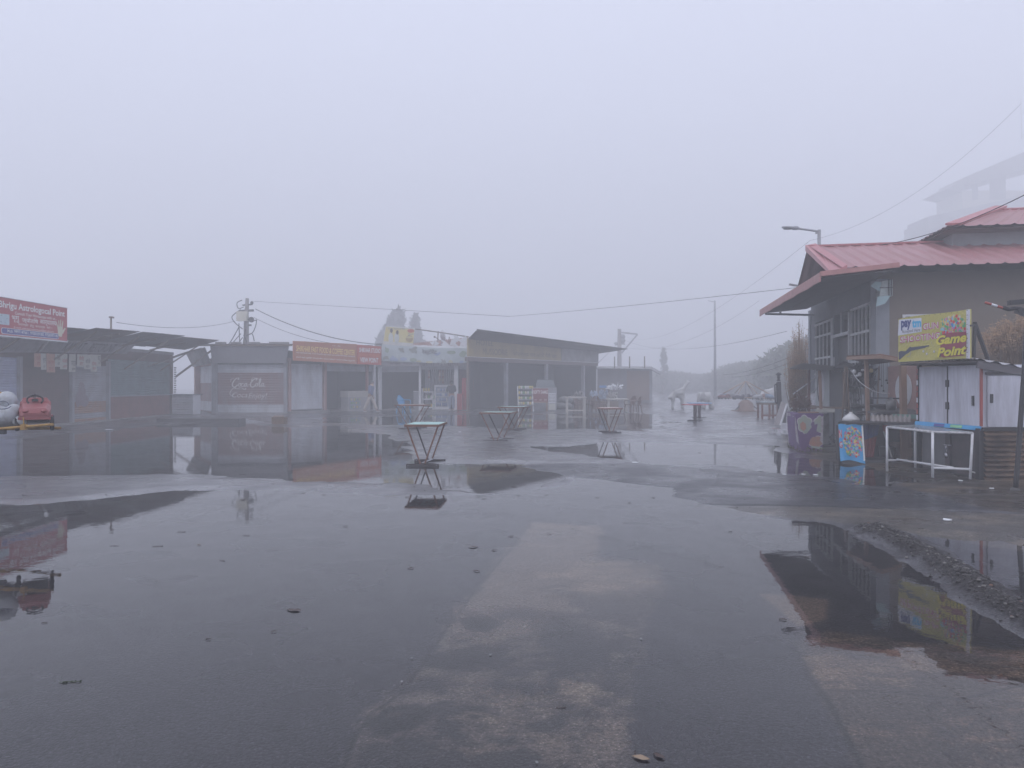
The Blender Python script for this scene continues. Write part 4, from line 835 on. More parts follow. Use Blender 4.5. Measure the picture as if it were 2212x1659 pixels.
# ---------------------------------------------------------------- pink roofed house on the right
PINK = M('pink_red_roof_paint', (.33, .135, .14), .42, col2=(.36, .19, .18), amt=.8, scale=1.1, streak=.4)
PINKL = M('pink_flashing', (.44, .16, .17), .4, col2=(.45, .2, .2), amt=.4)
DKRED = M('dull_red_sheet', (.17, .07, .07), .55, col2=(.1, .06, .06), amt=.5)
TAN = M('tan_plaster', (.2, .165, .135), .85, col2=(.17, .14, .115), amt=.6, scale=.7, bump=.15)
GREYP = M('blue_grey_paint', (.27, .29, .32), .7, col2=(.17, .18, .2), amt=.6, scale=1.2)
BARW = M('pale_grille_bars', (.52, .54, .55), .5, col2=(.25, .2, .18), amt=.5, scale=8)
UT = Vector((.982, -.187, 0)); VT = Vector((.187, .982, 0))
FW = Frame((9.57, 24.3), (8.18, 17.0)); FT = Frame((8.18, 17.0), (8.18 + .982 * 10, 17 - 1.87))
def house():
    t = thing('plaster_house', 'tan plaster house with pink ribbed metal roof and barred windows', 'house', (8.18, 17, 0))
    b = MB(FT); b.box(0, 10, -.25, 0, -.1, 4.13); b.build('wall', TAN, t)
    E0 = Vector((7.08, 16.4, 4.06)); R0 = Vector((7.75, 19.9, 5.16)); B0 = Vector((8.05, 21.5, 4.2)); K0 = Vector((6.43, 15.8, 3.84)); K1 = Vector((7.79, 23.8, 3.84))
    b = MB(); b.corr(E0, E0 + UT * 11, R0 + UT * 11, R0, 34, .035, 8, kind='rib', per=5); b.build('roof_front', PINK, t)
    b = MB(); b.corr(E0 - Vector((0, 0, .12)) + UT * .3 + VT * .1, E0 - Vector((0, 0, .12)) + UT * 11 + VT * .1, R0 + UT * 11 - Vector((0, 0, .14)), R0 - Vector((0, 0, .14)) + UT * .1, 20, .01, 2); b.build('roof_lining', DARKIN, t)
    b = MB(); b.slab(R0 - UT * .02 - Vector((0, 0, .02)), R0 + UT * 11, R0 + UT * 11 - VT * .25 - Vector((0, 0, .04)), R0 - VT * .25 - Vector((0, 0, .06)), -.05); b.build('ridge_cap', PINKL, t)
    b = MB(); b.corr(R0, R0 + UT * 9, B0 + UT * 9, B0, 40, .03, 6, sag=.05); b.build('roof_back', DKRED, t)
    b = MB()
    b.hexa([E0 + Vector((-.16, 0, -.2)), E0 + Vector((.14, -.05, -.02)), R0 + UT * .2 - Vector((0, 0, 0)), R0 - UT * .06 - Vector((0, 0, .12)), E0 + Vector((-.16, 0, -.12)), E0 + Vector((.14, -.05, .06)), R0 + UT * .2 + Vector((0, 0, .07)), R0 - UT * .06 + Vector((0, 0, .03))]); b.build('verge_flashing', PINKL, t)
    I0 = Vector((7.86, 15.62, 4.0)); I1 = Vector((9.35, 24.1, 4.05))
    b = MB(); b.corr(K0 + Vector((0, 0, .03)), K1 + Vector((0, 0, .03)), I1, I0, 60, .02, 4, kind='sin'); b.build('canopy', DKRED, t)
    b = MB(); b.slab(K0 + Vector((.05, 0, -.06)), K1 + Vector((.05, 0, -.06)), I1 - Vector((0, 0, .1)), I0 - Vector((0, 0, .1)), .02)
    b.slab(E0 + Vector((.1, .1, -.2)), E0 + Vector((.1, .1, -.2)) + VT * 6, Vector((8.4, 17.2, 4.1)) + VT * 5, Vector((8.4, 17.0, 4.1)), .03); b.build('canopy_lining', M('dark_lining', (.05, .047, .05), .8), t)  # lining darker than the sheets above it
    b = MB(); N = 14
    for i in range(N):
        p = K0.lerp(K1, i / N); q = K0.lerp(K1, (i + 1) / N); j1 = .01 * math.sin(i * 2.1); j2 = .01 * math.sin((i + 1) * 2.1)
        b.hexa([p + Vector((-.03, 0, -.16 + j1)), p + Vector((.0, 0, -.16 + j1)), q + Vector((0, 0, -.16 + j2)), q + Vector((-.03, 0, -.16 + j2)), p + Vector((-.03, 0, .03)), p + Vector((0, 0, .03)), q + Vector((0, 0, .03)), q + Vector((-.03, 0, .03))])
    b.beam(K0 + Vector((-.02, -.02, .0)), I0 + Vector((.1, -.02, .0)), .03, .1); b.build('fascia', M('pink_fascia', (.42, .19, .18), .5, col2=(.3, .15, .13), amt=.6, scale=6), t)
    b = MB(); b.beam((7.85, 23.5, 3.72), (9.5, 23.9, 3.72), .06); b.beam((8.35, 23.6, 3.74), (8.3, 23.6, 3.95), .05); b.build('bracket', W_STEEL, t)
    b = MB(); b.beam(P(1705, 615, 21.3), P(1724, 618, 21.3), .05); b.build('cable_arm', W_STEEL, t)
    # window wall
    F = FW; U = F.u_of; Z = F.z_of; dark = M('dark_grey_blue_paint', (.13, .14, .16), .7, col2=(.08, .085, .1), amt=.5)  # the wall's own dark grey-blue paint
    zt, zs = 3.45, 1.42
    b = MB(F); b.box(0, F.len, -.25, 0, zt, 4.1); b.box(0, F.len, -.25, 0, -.1, zs if 0 else 1.4); b.box(0, U(1762), -.25, .02, 1.4, zt); b.box(U(1797.5), U(1803), -.25, .02, 1.4, zt); b.box(U(1836), U(1840), -.2, .0, 1.4, zt)
    b.build('window_wall', dark, t)
    b = MB(F); b.box(U(1883.5), F.len + .012, -.25, .03, 0, 3.9); b.build('corner_pillar', GREYP, t)
    b = MB(F); b.box(-.12, .12, -.3, .06, 0, 3.9); b.build('corner_pillar', GREYP, t)
    b = MB(F); b.box(0, F.len, -3.6, -3.5, 0, 4); b.box(-.1, 0, -3.6, -.2, 0, 4); b.box(0, F.len, -3.6, -.25, .9, 1.0); b.box(0, F.len, -3.6, -.25, 3.6, 3.7); b.build('inner_room', DARKIN, t)
    def grille(xa, xb, nv, hs, z0, z1, lab=None):
        b = MB(F); a, c = U(xa), U(xb)
        for i in range(nv): u = a + (c - a) * i / (nv - 1); b.box(u - .018, u + .018, .0, .035, z0, z1)
        for h in hs: b.box(a, c, .036, .06, h - .03, h + .03)
        return b.build('window_grille', BARW, t)
    grille(1764, 1797, 5, (3.35, 2.98, 2.32, 1.85), 1.45, 3.4); grille(1841, 1882, 6, (3.4, 2.78, 2.1), 1.0, 3.45)
    b = MB(F); a, c = U(1800), U(1838); b.box(a, c, .03, .07, 2.82, 2.9); b.box((a + c) / 2, (a + c) / 2 + .04, 0, .04, 2.9, zt); b.box(a, a + .07, 0, .05, 1.3, 3.4); b.box(c - .1, c, 0, .05, 1.3, 3.4); b.box(a + .12, a + .18, 0, .05, 1.3, 2.3); b.build('door_frame', BARW, t)
    b = MB(F); a, c = U(1845), U(1880)
    for h in (3.0, 2.45, 2.0): b.box(a, c, -.5, -.46, h - .03, h + .03)
    b.box(a, a + .06, -.5, -.46, 1.3, 3.02); b.build('inner_frame', M('cream_inner_frame', (.6, .58, .48), .5), t)
    b = MB(F); b.box(U(1800), U(1836), -.12, -.1, 1.35, 2.8); b.build('door_leaf', M('near_black_door', (.04, .04, .045), .6), t)
    b = MB(F); b.box(U(1822), F.len - .2, 0, .09, 1.36, 1.44); b.build('window_sill', CONC, t)
    # basket weave tile panel
    b = MB(F); a, c = U(1824), U(1891); b.box(a, c, 0, .05, .05, 1.36); pn = b.build('tile_panel', M('grey_tile_ground', (.16, .165, .18), .6), t)
    b = MB(F); rr = random.Random(3); s = .125; nx = int((c - a) / s); nz = int(1.25 / s)
    for i in range(nx):
        for j in range(nz):
            x0 = a + i * s + .01; z0 = .08 + j * s; k = (i + j * 2) % 4
            if k == 0: b.box(x0, x0 + s * .82, .051, .058, z0, z0 + s * 1.55)
            elif k == 2 and rr.random() < .75: b.box(x0, x0 + s * .5, .051, .0585, z0, z0 + s * .8)
    b.build('tile_pattern', M('white_tile', (.55, .57, .6), .4), pn)
    # upper storey
    W0 = Vector((10.73, 18.5, 4.5)); b = MB()
    b.hexa([W0, W0 + UT * 8, W0 + UT * 8 + VT * 4, W0 + VT * 4] + [p + Vector((0, 0, .8)) for p in (W0, W0 + UT * 8, W0 + UT * 8 + VT * 4, W0 + VT * 4)]); b.build('upper_wall', M('pale_blue_grey_plaster', (.33, .35, .36), .8, col2=(.22, .23, .25), amt=.6, scale=1.1), t)
    A = Vector((10.23, 17.9, 5.26)); Bq = A + UT * 9.5; C = A + VT * 4.6 + UT * 9.5; D_ = A + VT * 4.6; Pk = A + VT * 2.3 + UT * 2.0 + Vector((0, 0, .84)); Pr = Pk + UT * 5
    b = MB(); b.corr(A, Bq, Pr, Pk, 26, .03, 4, kind='rib', per=5); b.build('upper_roof_front', PINK, t)
    b = MB(); b.corr(D_, A, Pk, Pk + Vector((.01, .01, 0)), 16, .02, 4); b.corr(C, D_, Pk, Pr, 20, .02, 2); b.build('upper_roof_side', DKRED, t)
    b = MB(); b.slab(A + Vector((.1, .1, -.03)), Bq + Vector((0, .1, -.03)), C - Vector((0, 0, .03)), D_ + Vector((.1, 0, -.03)), -.02); b.build('upper_soffit', M('rusty_soffit', (.12, .085, .075), .8), t)
    b = MB(); b.slab(A + Vector((-.02, 0, .03)), A + UT * .32 + Vector((0, 0, .03)), Pk + UT * .25 + Vector((0, 0, .04)), Pk - UT * .05 + Vector((0, 0, .05)), .05); b.slab(Pk + Vector((0, 0, .03)), Pk - VT * .2 + Vector((0, 0, -.03)), Pr - VT * .2 + Vector((0, 0, -.03)), Pr + Vector((0, 0, .03)), -.06); b.build('hip_cap', PINKL, t)
    # wrapped box tied under the eave
    F = FT; t2 = thing('wrapped_box', 'box wrapped in pale torn plastic hanging at the tan wall corner', 'box', F.w(.3, .2, 3))
    b = MB(F); u0, z0 = F.uz(1899, 640, .3); u1, z1 = F.uz(1928, 606, .3); b.hexa([(u0, .02, z0), (u1, .02, z0), (u1, .3, z0), (u0, .34, z0), (u0 + .04, .02, z1), (u1 + .02, .02, z1 + .02), (u1 + .0, .3, z1 + .02), (u0 + .05, .33, z1 - .02)])
    pl = M('pale_green_plastic_wrap', (.5, .56, .54), .35, col2=(.3, .34, .33), amt=.6, scale=7, bump=.6); b.build('box', pl, t2)
    b = MB(F); b.slab((u0 - .05, .36, z0 - .02), (u0 + .22, .36, z0), (u0 + .1, .38, z0 - .18), (u0 - .09, .38, z0 - .24), .01); b.slab((u0 - .18, .3, z0 + .22), (u0, .34, z0 + .1), (u0 + .04, .34, z0 + .3), (u0 - .1, .34, z0 + .32), .01); b.build('loose_wrap', M('blue_green_plastic_wrap', (.35, .5, .52), .4), t2)
    b = MB(F); m_ = (u0 + u1) / 2 + .05
    for k in range(2): b.box(m_ + k * .05, m_ + k * .05 + .012, .3, .348, z0, z1 + .02)
    b.box(u0, u1, .3, .352, (z0 + z1) / 2, (z0 + z1) / 2 + .012); b.build('string', BLACK, t2)
    t3 = thing('wall_notice', 'white framed notice on the tan wall behind the game sign', 'notice', F.w(.6, 0, 2.6)); b = MB(F); u0, z1 = F.uz(1949, 680); b.box(u0, u0 + .95, .003, .03, z1 - .6, z1); b.build('panel', WHITEP, t3)
    b = MB(F); 
    for q in ((u0 + .06, u0 + .9, z1 - .06, z1 - .05), (u0 + .06, u0 + .07, z1 - .55, z1 - .06), (u0 + .12, u0 + .6, z1 - .1, z1 - .085)): b.box(q[0], q[1], .031, .033, q[2], q[3])
    b.build('border_line', DTXT, t3)
house()
def street_lamp():
    D = 26; g = lambda x, y: P(x, y, D); c = g(1770, 830); t = thing('street_lamp', 'grey street lamp rising behind the pink roof with its arm to the left', 'street lamp', (c.x, D, 0))
    b = MB(); b.tube([(c.x, D, 0), g(1769.5, 497)], [.09, .06], 8); b.build('post', W_STEEL, t)
    b = MB(); b.tube(cat([g(1769, 503), g(1764, 500), g(1745, 497), g(1722, 494)], 4), .035, 6); b.beam(g(1762, 504), g(1769, 503), .06); b.build('lamp_arm', W_STEEL, t)
    b = MB(); a = g(1705, 492.5); b.ell(a, (.28, .12, .055), 12, 6, rot=Matrix.Rotation(R(4), 3, 'Y')); b.ell(a + Vector((.2, 0, -.01)), (.16, .1, .07), 10, 6); h = b.build('lamp_head', W_STEEL, t)
    b = MB(); b.ell(a + Vector((-.06, 0, -.045)), (.16, .08, .02), 10, 4); b.build('lens', GLASSD, h)
street_lamp()
# ---------------------------------------------------------------- white kiosk
KF = Frame((7.39, 13.8), (7.49, 12.1)); KR = Frame((7.49, 12.1), (10.4, 12.15))
KW = M('chalky_white_door', (.56, .57, .64), .45, col2=(.27, .26, .29), amt=.75, streak=6, scale=4, thr=.46)
def kiosk():
    t = thing('game_kiosk', 'white metal kiosk with closed doors on rusty corrugated base beside game sign', 'kiosk', (8.4, 13, 0))
    L = KF.len; b = MB(KF)
    b.box(.0, L - .02, -2.4, -.035, .86, 1.86); b.build('cabin', KW, t)
    zb = .875
    for a, c, hx in ((.02, .83, .74), (.85, L - .04, .12)):
        b = MB(KF); b.box(a, c, -.03, 0, zb, 1.855); d = b.build('door', KW, t)
        if a > .5: b = MB(KF); b.box(c - .17, c - .14, .001, .03, 1.2, 1.36); b.build('handle', BLACK, d)
        else:
            b = MB(KF); 
            for z in (1.12, 1.5): b.box(c - .03, c + .05, .001, .02, z, z + .12)
            b.build('hinge', BLACK, d)
    b = MB(KF); b.box(.83, .85, -.02, .012, zb, 1.86); b.box(-.04, .0, -.06, .01, .0, 1.9); b.build('door_gap_bar', BLACK, t)
    b = MB(KF); b.box(L - .04, L - .005, -.02, .012, zb, 1.87); b.build('red_edge', M('red_edge_paint', (.35, .06, .05), .5, col2=(.12, .06, .05), amt=.5), t)
    b = MB(KF)
    for i in range(9): b.box(-.035, .0, .012, .02, .9 + i * .105, .9 + i * .105 + .085, i % 3 // 1 if 0 else (0 if i % 3 else 1))
    b.build('striped_edge', [M('red_edge_paint', (0, 0, 0)), WHITEP], t)
    b = MB(KF); b.slab((-.08, .03, .8), (L + .0, .03, .81), (L, .012, .875), (-.08, .012, .875), .006, 0)
    b.slab((.5, .038, .815), (.78, .038, .82), (.78, .02, .862), (.5, .02, .862), .004, 1); b.slab((.95, .038, .82), (1.25, .038, .82), (1.25, .02, .865), (.95, .02, .865), .004, 2)
    b.build('blue_strip', [M('bright_blue_vinyl', (.04, .32, .62), .35), NAVY, M('green_vinyl', (.2, .5, .25), .4)], t)
    b = MB(KF); b.box(.02, L, -2.3, -.06, 0, .82); b.build('base', M('near_black_sheet_metal', (.03, .028, .03), .5, col2=(.13, .11, .11), amt=.7, scale=1.6, streak=2), t)  # near-black base metal with random greyer streaks
    b = MB(KF); b.box(.05, .72, -.055, -.04, .06, .8); b.build('base_panel', M('grey_galvanised_panel', (.12, .12, .125), .45, col2=(.08, .075, .075), amt=.8, streak=6, scale=3), t)
    b = MB(KF); b.box(.74, .86, -.055, -.02, 0, .8); b.box(.88, L - .12, -.055, -.045, .05, .78); b.build('base_door', M('black_stained_panel', (.03, .028, .03), .4, col2=(.16, .1, .1), amt=.5, scale=2.2), t)
    b = MB(KF); b.box(.7, .95, -.02, -.005, .5, .515); b.lathe((.82, .02, .33), [(.045, -.015), (.05, 0), (.045, .015)], 14, 'y'); b.tube([(.8, .02, .36), (.8, .02, .42), (.82, .02, .44), (.84, .02, .42), (.84, .02, .36)], .008, 6); b.tube([(.82, .015, .5), (.82, .02, .42)], .012, 6); b.build('padlock', M('bright_steel', (.5, .5, .52), .25, metal=.9), t)
    b = MB(KF); b.box(L - .1, L + .0, -.05, .04, -.02, .84); b.build('corner_post', BLACK, t)
    # side towards the square
    b = MB(KR); b.box(.0, 2.9, -.04, -.01, .86, 1.86); b.build('side_wall', KW, t)
    b = MB(KR); b.box(.08, .63, -.0, .03, .87, 1.68); d = b.build('side_door', KW, t); b = MB(KR); b.box(.11, .15, .031, .05, 1.25, 1.39); b.build('handle', BLACK, d)
    b = MB(KR); b.box(.05, 2.8, .0, .035, 1.7, 1.74); b.box(.0, 2.8, 0, .04, .82, .86); b.build('side_frame', BLACK, t)
    b = MB(KR); b.corr((.02, .04, .0), (.02, .04, .8), (2.8, .04, .8), (2.8, .04, .0), 10, .034, 1, kind='sin', per=10); b.build('corrugated_base', M('rust_brown_corrugated', (.2, .125, .075), .5, col2=(.03, .022, .02), amt=.95, scale=3.5, thr=.42), t)
    # roof
    b = MB(); a = P(1939, 783, 13.9); c = P(2112, 776, 12.0)
    r = c + Vector((3.2, .2, -.55)); b.corr(a, c, c + Vector((1.2, 2.6, .1)), a + Vector((1.6, 1.2, .1)), 24, .02, 3); b.build('roof_sheet', M('dark_rusty_roof_edge', (.16, .13, .12), .5, col2=(.3, .27, .26), amt=.6, scale=4), t)
    b = MB(); b.slab(P(1945, 790, 13.8), P(2112, 784, 12.05), P(2150, 790, 12.1) + Vector((.8, 1.6, 0)), P(1960, 790, 14.6), .03); b.build('roof_lining', M('dark_lining', (0, 0, 0)), t)
    b = MB(); b.corr(c + Vector((.0, .02, .0)), c + Vector((3, .1, -.5)), c + Vector((3.2, 2.5, -.35)), c + Vector((.5, 2.5, .1)), 12, .02, 3, sag=-.05); b.build('roof_sheet', M('pale_roof_sheet', (.5, .5, .53), .4, col2=(.25, .22, .2), amt=.4), t)
    b = MB(); q = c + Vector((.03, .06, -.08)); b.beam(q, q + Vector((2.9, .1, -.48)), .04, .12); b.box(7.55, 10, 12.2, 14, 1.72, 1.86); b.build('roof_skirt', M('grey_dark_skirt', (.12, .11, .12), .6), t)
kiosk()
BALL = [M('balloon_' + n, c, .4, var=.2) for n, c in (('red', (.6, .05, .06)), ('yellow', (.65, .5, .12)), ('green', (.1, .38, .16)), ('blue', (.07, .25, .55)), ('sky', (.2, .5, .6)), ('pink', (.55, .2, .35)), ('cream', (.6, .55, .4)))]
def balloons(mb, cx, cz, rx, rz, y, n, s, clip=None, seed=1, dy=.0002):
    rr = random.Random(seed); k = 0
    for i in range(n):
        a = rr.uniform(0, 6.283); q = math.sqrt(rr.random()); x = cx + rx * q * math.cos(a); z = cz + rz * q * math.sin(a)
        if clip and z < clip: continue
        disc(mb, x, z, s * .8, s, y + k * dy, rr.randrange(7), 9, rr.uniform(-.6, .6)); k += 1
def game_sign():
    F = Frame((6.92, 13.6), (7.36, 12.2)); L = F.len; t = thing('game_sign', 'yellow gun shooting game sign with balloons and rifle on the kiosk roof', 'sign', F.w(L / 2, 0, 1.95))
    zb = lambda u: 1.945 + .02 * u / L; zt = lambda u: 2.715 + .045 * (u / L) + .01 * math.sin(u * 4)
    b = MB(F); N = 12
    for i in range(N):
        a, c = L * i / N, L * (i + 1) / N; b.hexa([(a, -.03, zb(a)), (c, -.03, zb(c)), (c, 0, zb(c)), (a, 0, zb(a)), (a, -.03, zt(a)), (c, -.03, zt(c)), (c, 0, zt(c)), (a, 0, zt(a))])
    b.build('board', M('yellow_vinyl', (.52, .47, .12), .4, var=.08, col2=(.42, .38, .12), amt=.6, scale=3, bump=.6), t)
    b = MB(F); b.box(L - .065, L, .0005, .006, 1.96, 2.75); b.build('white_margin', M('white_vinyl', (.62, .62, .66), .4), t)
    b = MB(F)
    for z in [1.98 + i * .075 for i in range(11)]: b.box(L - .055, L - .04, .006, .008, z, z + .012)
    for u in [.02 + i * .11 for i in range(13)]: b.box(u, u + .012, .006, .008, zt(u) - .02, zt(u) - .01)
    b.build('eyelets', DTXT, t)
    X = lambda zx: (zx - 350) / 1045 * (L)          # zoomed photograph columns -> board
    def uzp(x, y): f = (x - 350) / 1045.; top = 400 - 145 * f; bot = 1030 - 45 * f; return f * L, 2.72 - .77 * (y - top) / (bot - top) + .04 * f
    b = MB(F); q = [uzp(360, 415), uzp(715, 385), uzp(718, 592), uzp(345, 648)]; b.flat(q, .003); b.build('white_patch', M('white_sticker', (.62, .64, .7), .4), t)
    def tx(mb, s, x0, x1, y0, y1, y, mi=0, **k):
        a = uzp(x0, y1); c = uzp(x1, y1 - (y1 - y0) * 0 - (x1 - x0) * .1); top = uzp(x0, y0); text(mb, s, a[0], c[0], a[1], top[1], y, mi, slope=c[1] - a[1], **k)
    b = MB(F); tx(b, 'pay', 398, 560, 432, 575, .006, weight=.05); b.build('navy_lettering', M('navy_sign_ink', (.03, .05, .2), .4), t)
    b = MB(F); tx(b, 'tm', 572, 712, 415, 535, .006, weight=.05); b.build('cyan_lettering', M('cyan_sign_ink', (.05, .42, .68), .4), t)
    b = MB(F); tx(b, 'Accepted Here', 412, 697, 568, 628, .006); b.build('small_lettering', DTXT, t)
    mag = M('magenta_sign_ink', (.5, .05, .17), .4); wh = M('white_outline_ink', (.7, .68, .66), .4)
    b = MB(F)
    for y, w_, mi in ((.005, .06, 1), (.007, .0, 0)):
        tx(b, 'GUN', 735, 968, 470, 570, y, mi, weight=w_); tx(b, 'SHOOTING', 382, 985, 665, 762, y, mi, weight=w_)
    b.build('magenta_lettering', [mag, wh], t)
    b = MB(F)                                     # rifle
    rf = [(358, 890), (400, 873), (468, 880), (500, 850), (528, 822), (545, 812), (560, 822), (700, 808), (830, 795), (832, 812), (780, 822), (778, 832), (640, 858), (572, 872), (545, 882), (520, 900), (475, 925), (430, 960), (372, 1005), (360, 990)]
    b.flat([uzp(x, y) for x, y in rf], .005); b.build('rifle_picture', M('slate_rifle_ink', (.07, .08, .11), .4), t)
    b = MB(F); ribbon(b, [uzp(*p) for p in ((485, 955), (520, 958), (552, 915), (548, 885))], .012, .006); ribbon(b, [uzp(*p) for p in ((860, 740), (875, 790), (905, 835))], .004, .006); b.build('trigger_guard', M('grey_steel_ink', (.35, .36, .36), .4), t)
    b = MB(F)
    for i, (x, y) in enumerate(((745, 885), (797, 925), (903, 893))): u, z = uzp(x, y); disc(b, u, z, .021, .024, .005, 0, 12); disc(b, u - .004, z + .004, .012, .014, .006, 1, 10)
    b.build('pellets', [M('grey_steel_ink', (0, 0, 0)), wh], t)
    b = MB(F); u, z = uzp(1175, 575); balloons(b, u, z, .235, .245, .005, 260, .026, clip=z - .05, seed=4, dy=.00003); u, z = uzp(1035, 430); balloons(b, u, z, .05, .04, .005, 10, .02, seed=6, dy=.0001); b.build('balloon_picture', BALL, t)
    b = MB(F); b.flat([uzp(*p) for p in ((1050, 625), (1180, 610), (1352, 605), (1362, 700), (1350, 790), (1362, 880), (1320, 965), (1040, 985), (990, 960), (1000, 800), (960, 770), (985, 660))], .013); b.build('maroon_field', M('maroon_sign_ink', (.28, .04, .07), .4), t)
    b = MB(F)
    for y, w_, mi in ((.015, .09, 1), (.018, .04, 0)):
        tx(b, 'Game', 940, 1362, 660, 800, y, mi, weight=w_, shear=.25); tx(b, 'Point', 950, 1362, 845, 985, y, mi, weight=w_, shear=.25)
    b.build('yellow_lettering', [M('yellow_sign_ink', (.68, .6, .06), .4), DTXT], t)
    t = thing('sign_frame', 'black iron A frame bracing the back of the game sign', 'frame', (7.5, 12.3, 1.95))
    a = P(2105, 700, 12.3); b = MB(); b.beam(P(2103, 778, 12.3), P(2106, 696, 12.3), .04); b.beam(P(2095, 704, 12.2), P(2107, 703, 12.3), .03); b.beam(P(2106, 700, 12.3), P(2136, 782, 12.7), .05); b.build('bars', BLACK, t)
game_sign()
def outer_pole():
    D = 10.96; t = thing('canopy_stand', 'black iron stand leaning at the right frame edge on a round foot', 'stand', P(2193, 1062, D))
    b = MB(); b.tube([P(2193, 1060, D), P(2196, 1030, D), P(2212, 806, D), P(2222, 650, D)], .035, 8); b.build('pole', BLACK, t)
    b = MB(); b.lathe(P(2193, 1068, D), [(.16, 0), (.15, .03), (.08, .06), (.04, .1)], 14); b.build('foot', M('stone_foot', (.06, .055, .055), .8, bump=.5), t)
    b = MB(); b.beam(P(2179, 655, D), P(2260, 648, D), .07); b.tube(cat([P(2166, 664, D), P(2180, 669, D), P(2196, 667, D), P(2240, 676, D)], 4), .03, 6); b.beam(P(2196, 672, D), P(2240, 690, D), .1, .05); b.build('top_bars', BLACK, t)
    b = MB(); pts = [P(2128, 654, D), P(2141, 658, D), P(2154, 662, D), P(2170, 667, D)]
    for i in range(3): b.tube([pts[i], pts[i + 1]], .018, 6, mi=i % 2)
    b.build('taped_rod', [M('red_tape', (.35, .06, .04), .6), WHITEP], t)
outer_pole()
def stick_bush(name, label, x0, x1, y0, yb, D, n, mat=TWIG, lf=0, cat_='shrub', leafm=None, depth=.5):
    rr = random.Random(int(x0)); c = P((x0 + x1) / 2, yb, D); t = thing(name, label, cat_, (c.x, D, c.z)); b = MB(); l_ = MB()
    for i in range(n):
        xa = rr.uniform(x0, x1); f = 1 - abs((xa - x0) / (x1 - x0) - .5) * .7; yt = yb - (yb - y0) * f * rr.uniform(.6, 1.05); d = D + rr.uniform(-depth, depth)
        xb = (xa - (x0 + x1) / 2) * .6 + (x0 + x1) / 2; p = P(xb, yb, d); q = P(xa + rr.uniform(-8, 8), yt, d); m_ = p.lerp(q, .55) + Vector((rr.uniform(-.08, .08), rr.uniform(-.1, .1), 0)); b.tube([p, m_, q], [.009, .006, .003], 3)
        for k in range(lf):
            s = m_.lerp(q, rr.random()) ; e = Vector((rr.gauss(0, 1), rr.gauss(0, 1), rr.gauss(.6, 1))).normalized() * rr.uniform(.04, .1); g_ = e.orthogonal().normalized() * .012; l_.add([s, s + e * .5 + g_, s + e, s + e * .5 - g_], [(0, 1, 2, 3)])
    b.build('stems', mat, t)
    if lf: l_.build('dry_leaves', leafm or mat, t)
    return t
TANL = M('straw_coloured_leaf', (.36, .23, .13), .8, col2=(.18, .11, .07), amt=.7, scale=4)
stick_bush('dry_bush', 'tall straw coloured dry bush growing behind the white kiosk', 2122, 2300, 672, 800, 14.9, 420, TWIG, 22, leafm=TANL)
stick_bush('dry_bush', 'hazy tan shrub against the far corner of the tan house', 1700, 1756, 690, 905, 25.5, 260, TWIG, 14, leafm=TANL, depth=1)
stick_bush('withered_plant', 'withered brown plant standing in the purple painted box', 1712, 1748, 846, 897, 18.2, 60, M('dark_dead_stem', (.1, .07, .06), .8), 16, 'plant', M('dead_brown_leaf', (.13, .085, .07), .8, var=.4), depth=.2)
def stairs():
    t = thing('outdoor_staircase', 'white plaster steps with two slanting pale rails beside the tan house', 'staircase', (8.0, 22, 0)); b = MB()
    a = G(1716, 905); D = 22
    for i in range(7): x = 8.0 + i * .17; b.box(x, x + .19, D, D + 1.1, 0, .18 * (i + 1))
    b.box(8.0 - .2, 8.0, D, D + 1.1, 0, .1); b.build('steps', M('mottled_white_plaster', (.55, .55, .58), .8, col2=(.2, .19, .19), amt=.8, scale=5), t)
    for i, (p, q) in enumerate((((1713, 852), (1765, 814)), ((1700, 890), (1765, 840)))):
        b = MB(); b.tube([P(p[0], p[1], D - .05), P(q[0], q[1], D - .05)], .02, 6); b.build('rail', BARW, t)
    for x, y in ((1722, 846), (1745, 829), (1762, 817)): b = MB(); p = P(x, y, D - .05); b.tube([p, (p.x, p.y, .1)], .016, 6); b.build('baluster', BARW, t)
stairs()
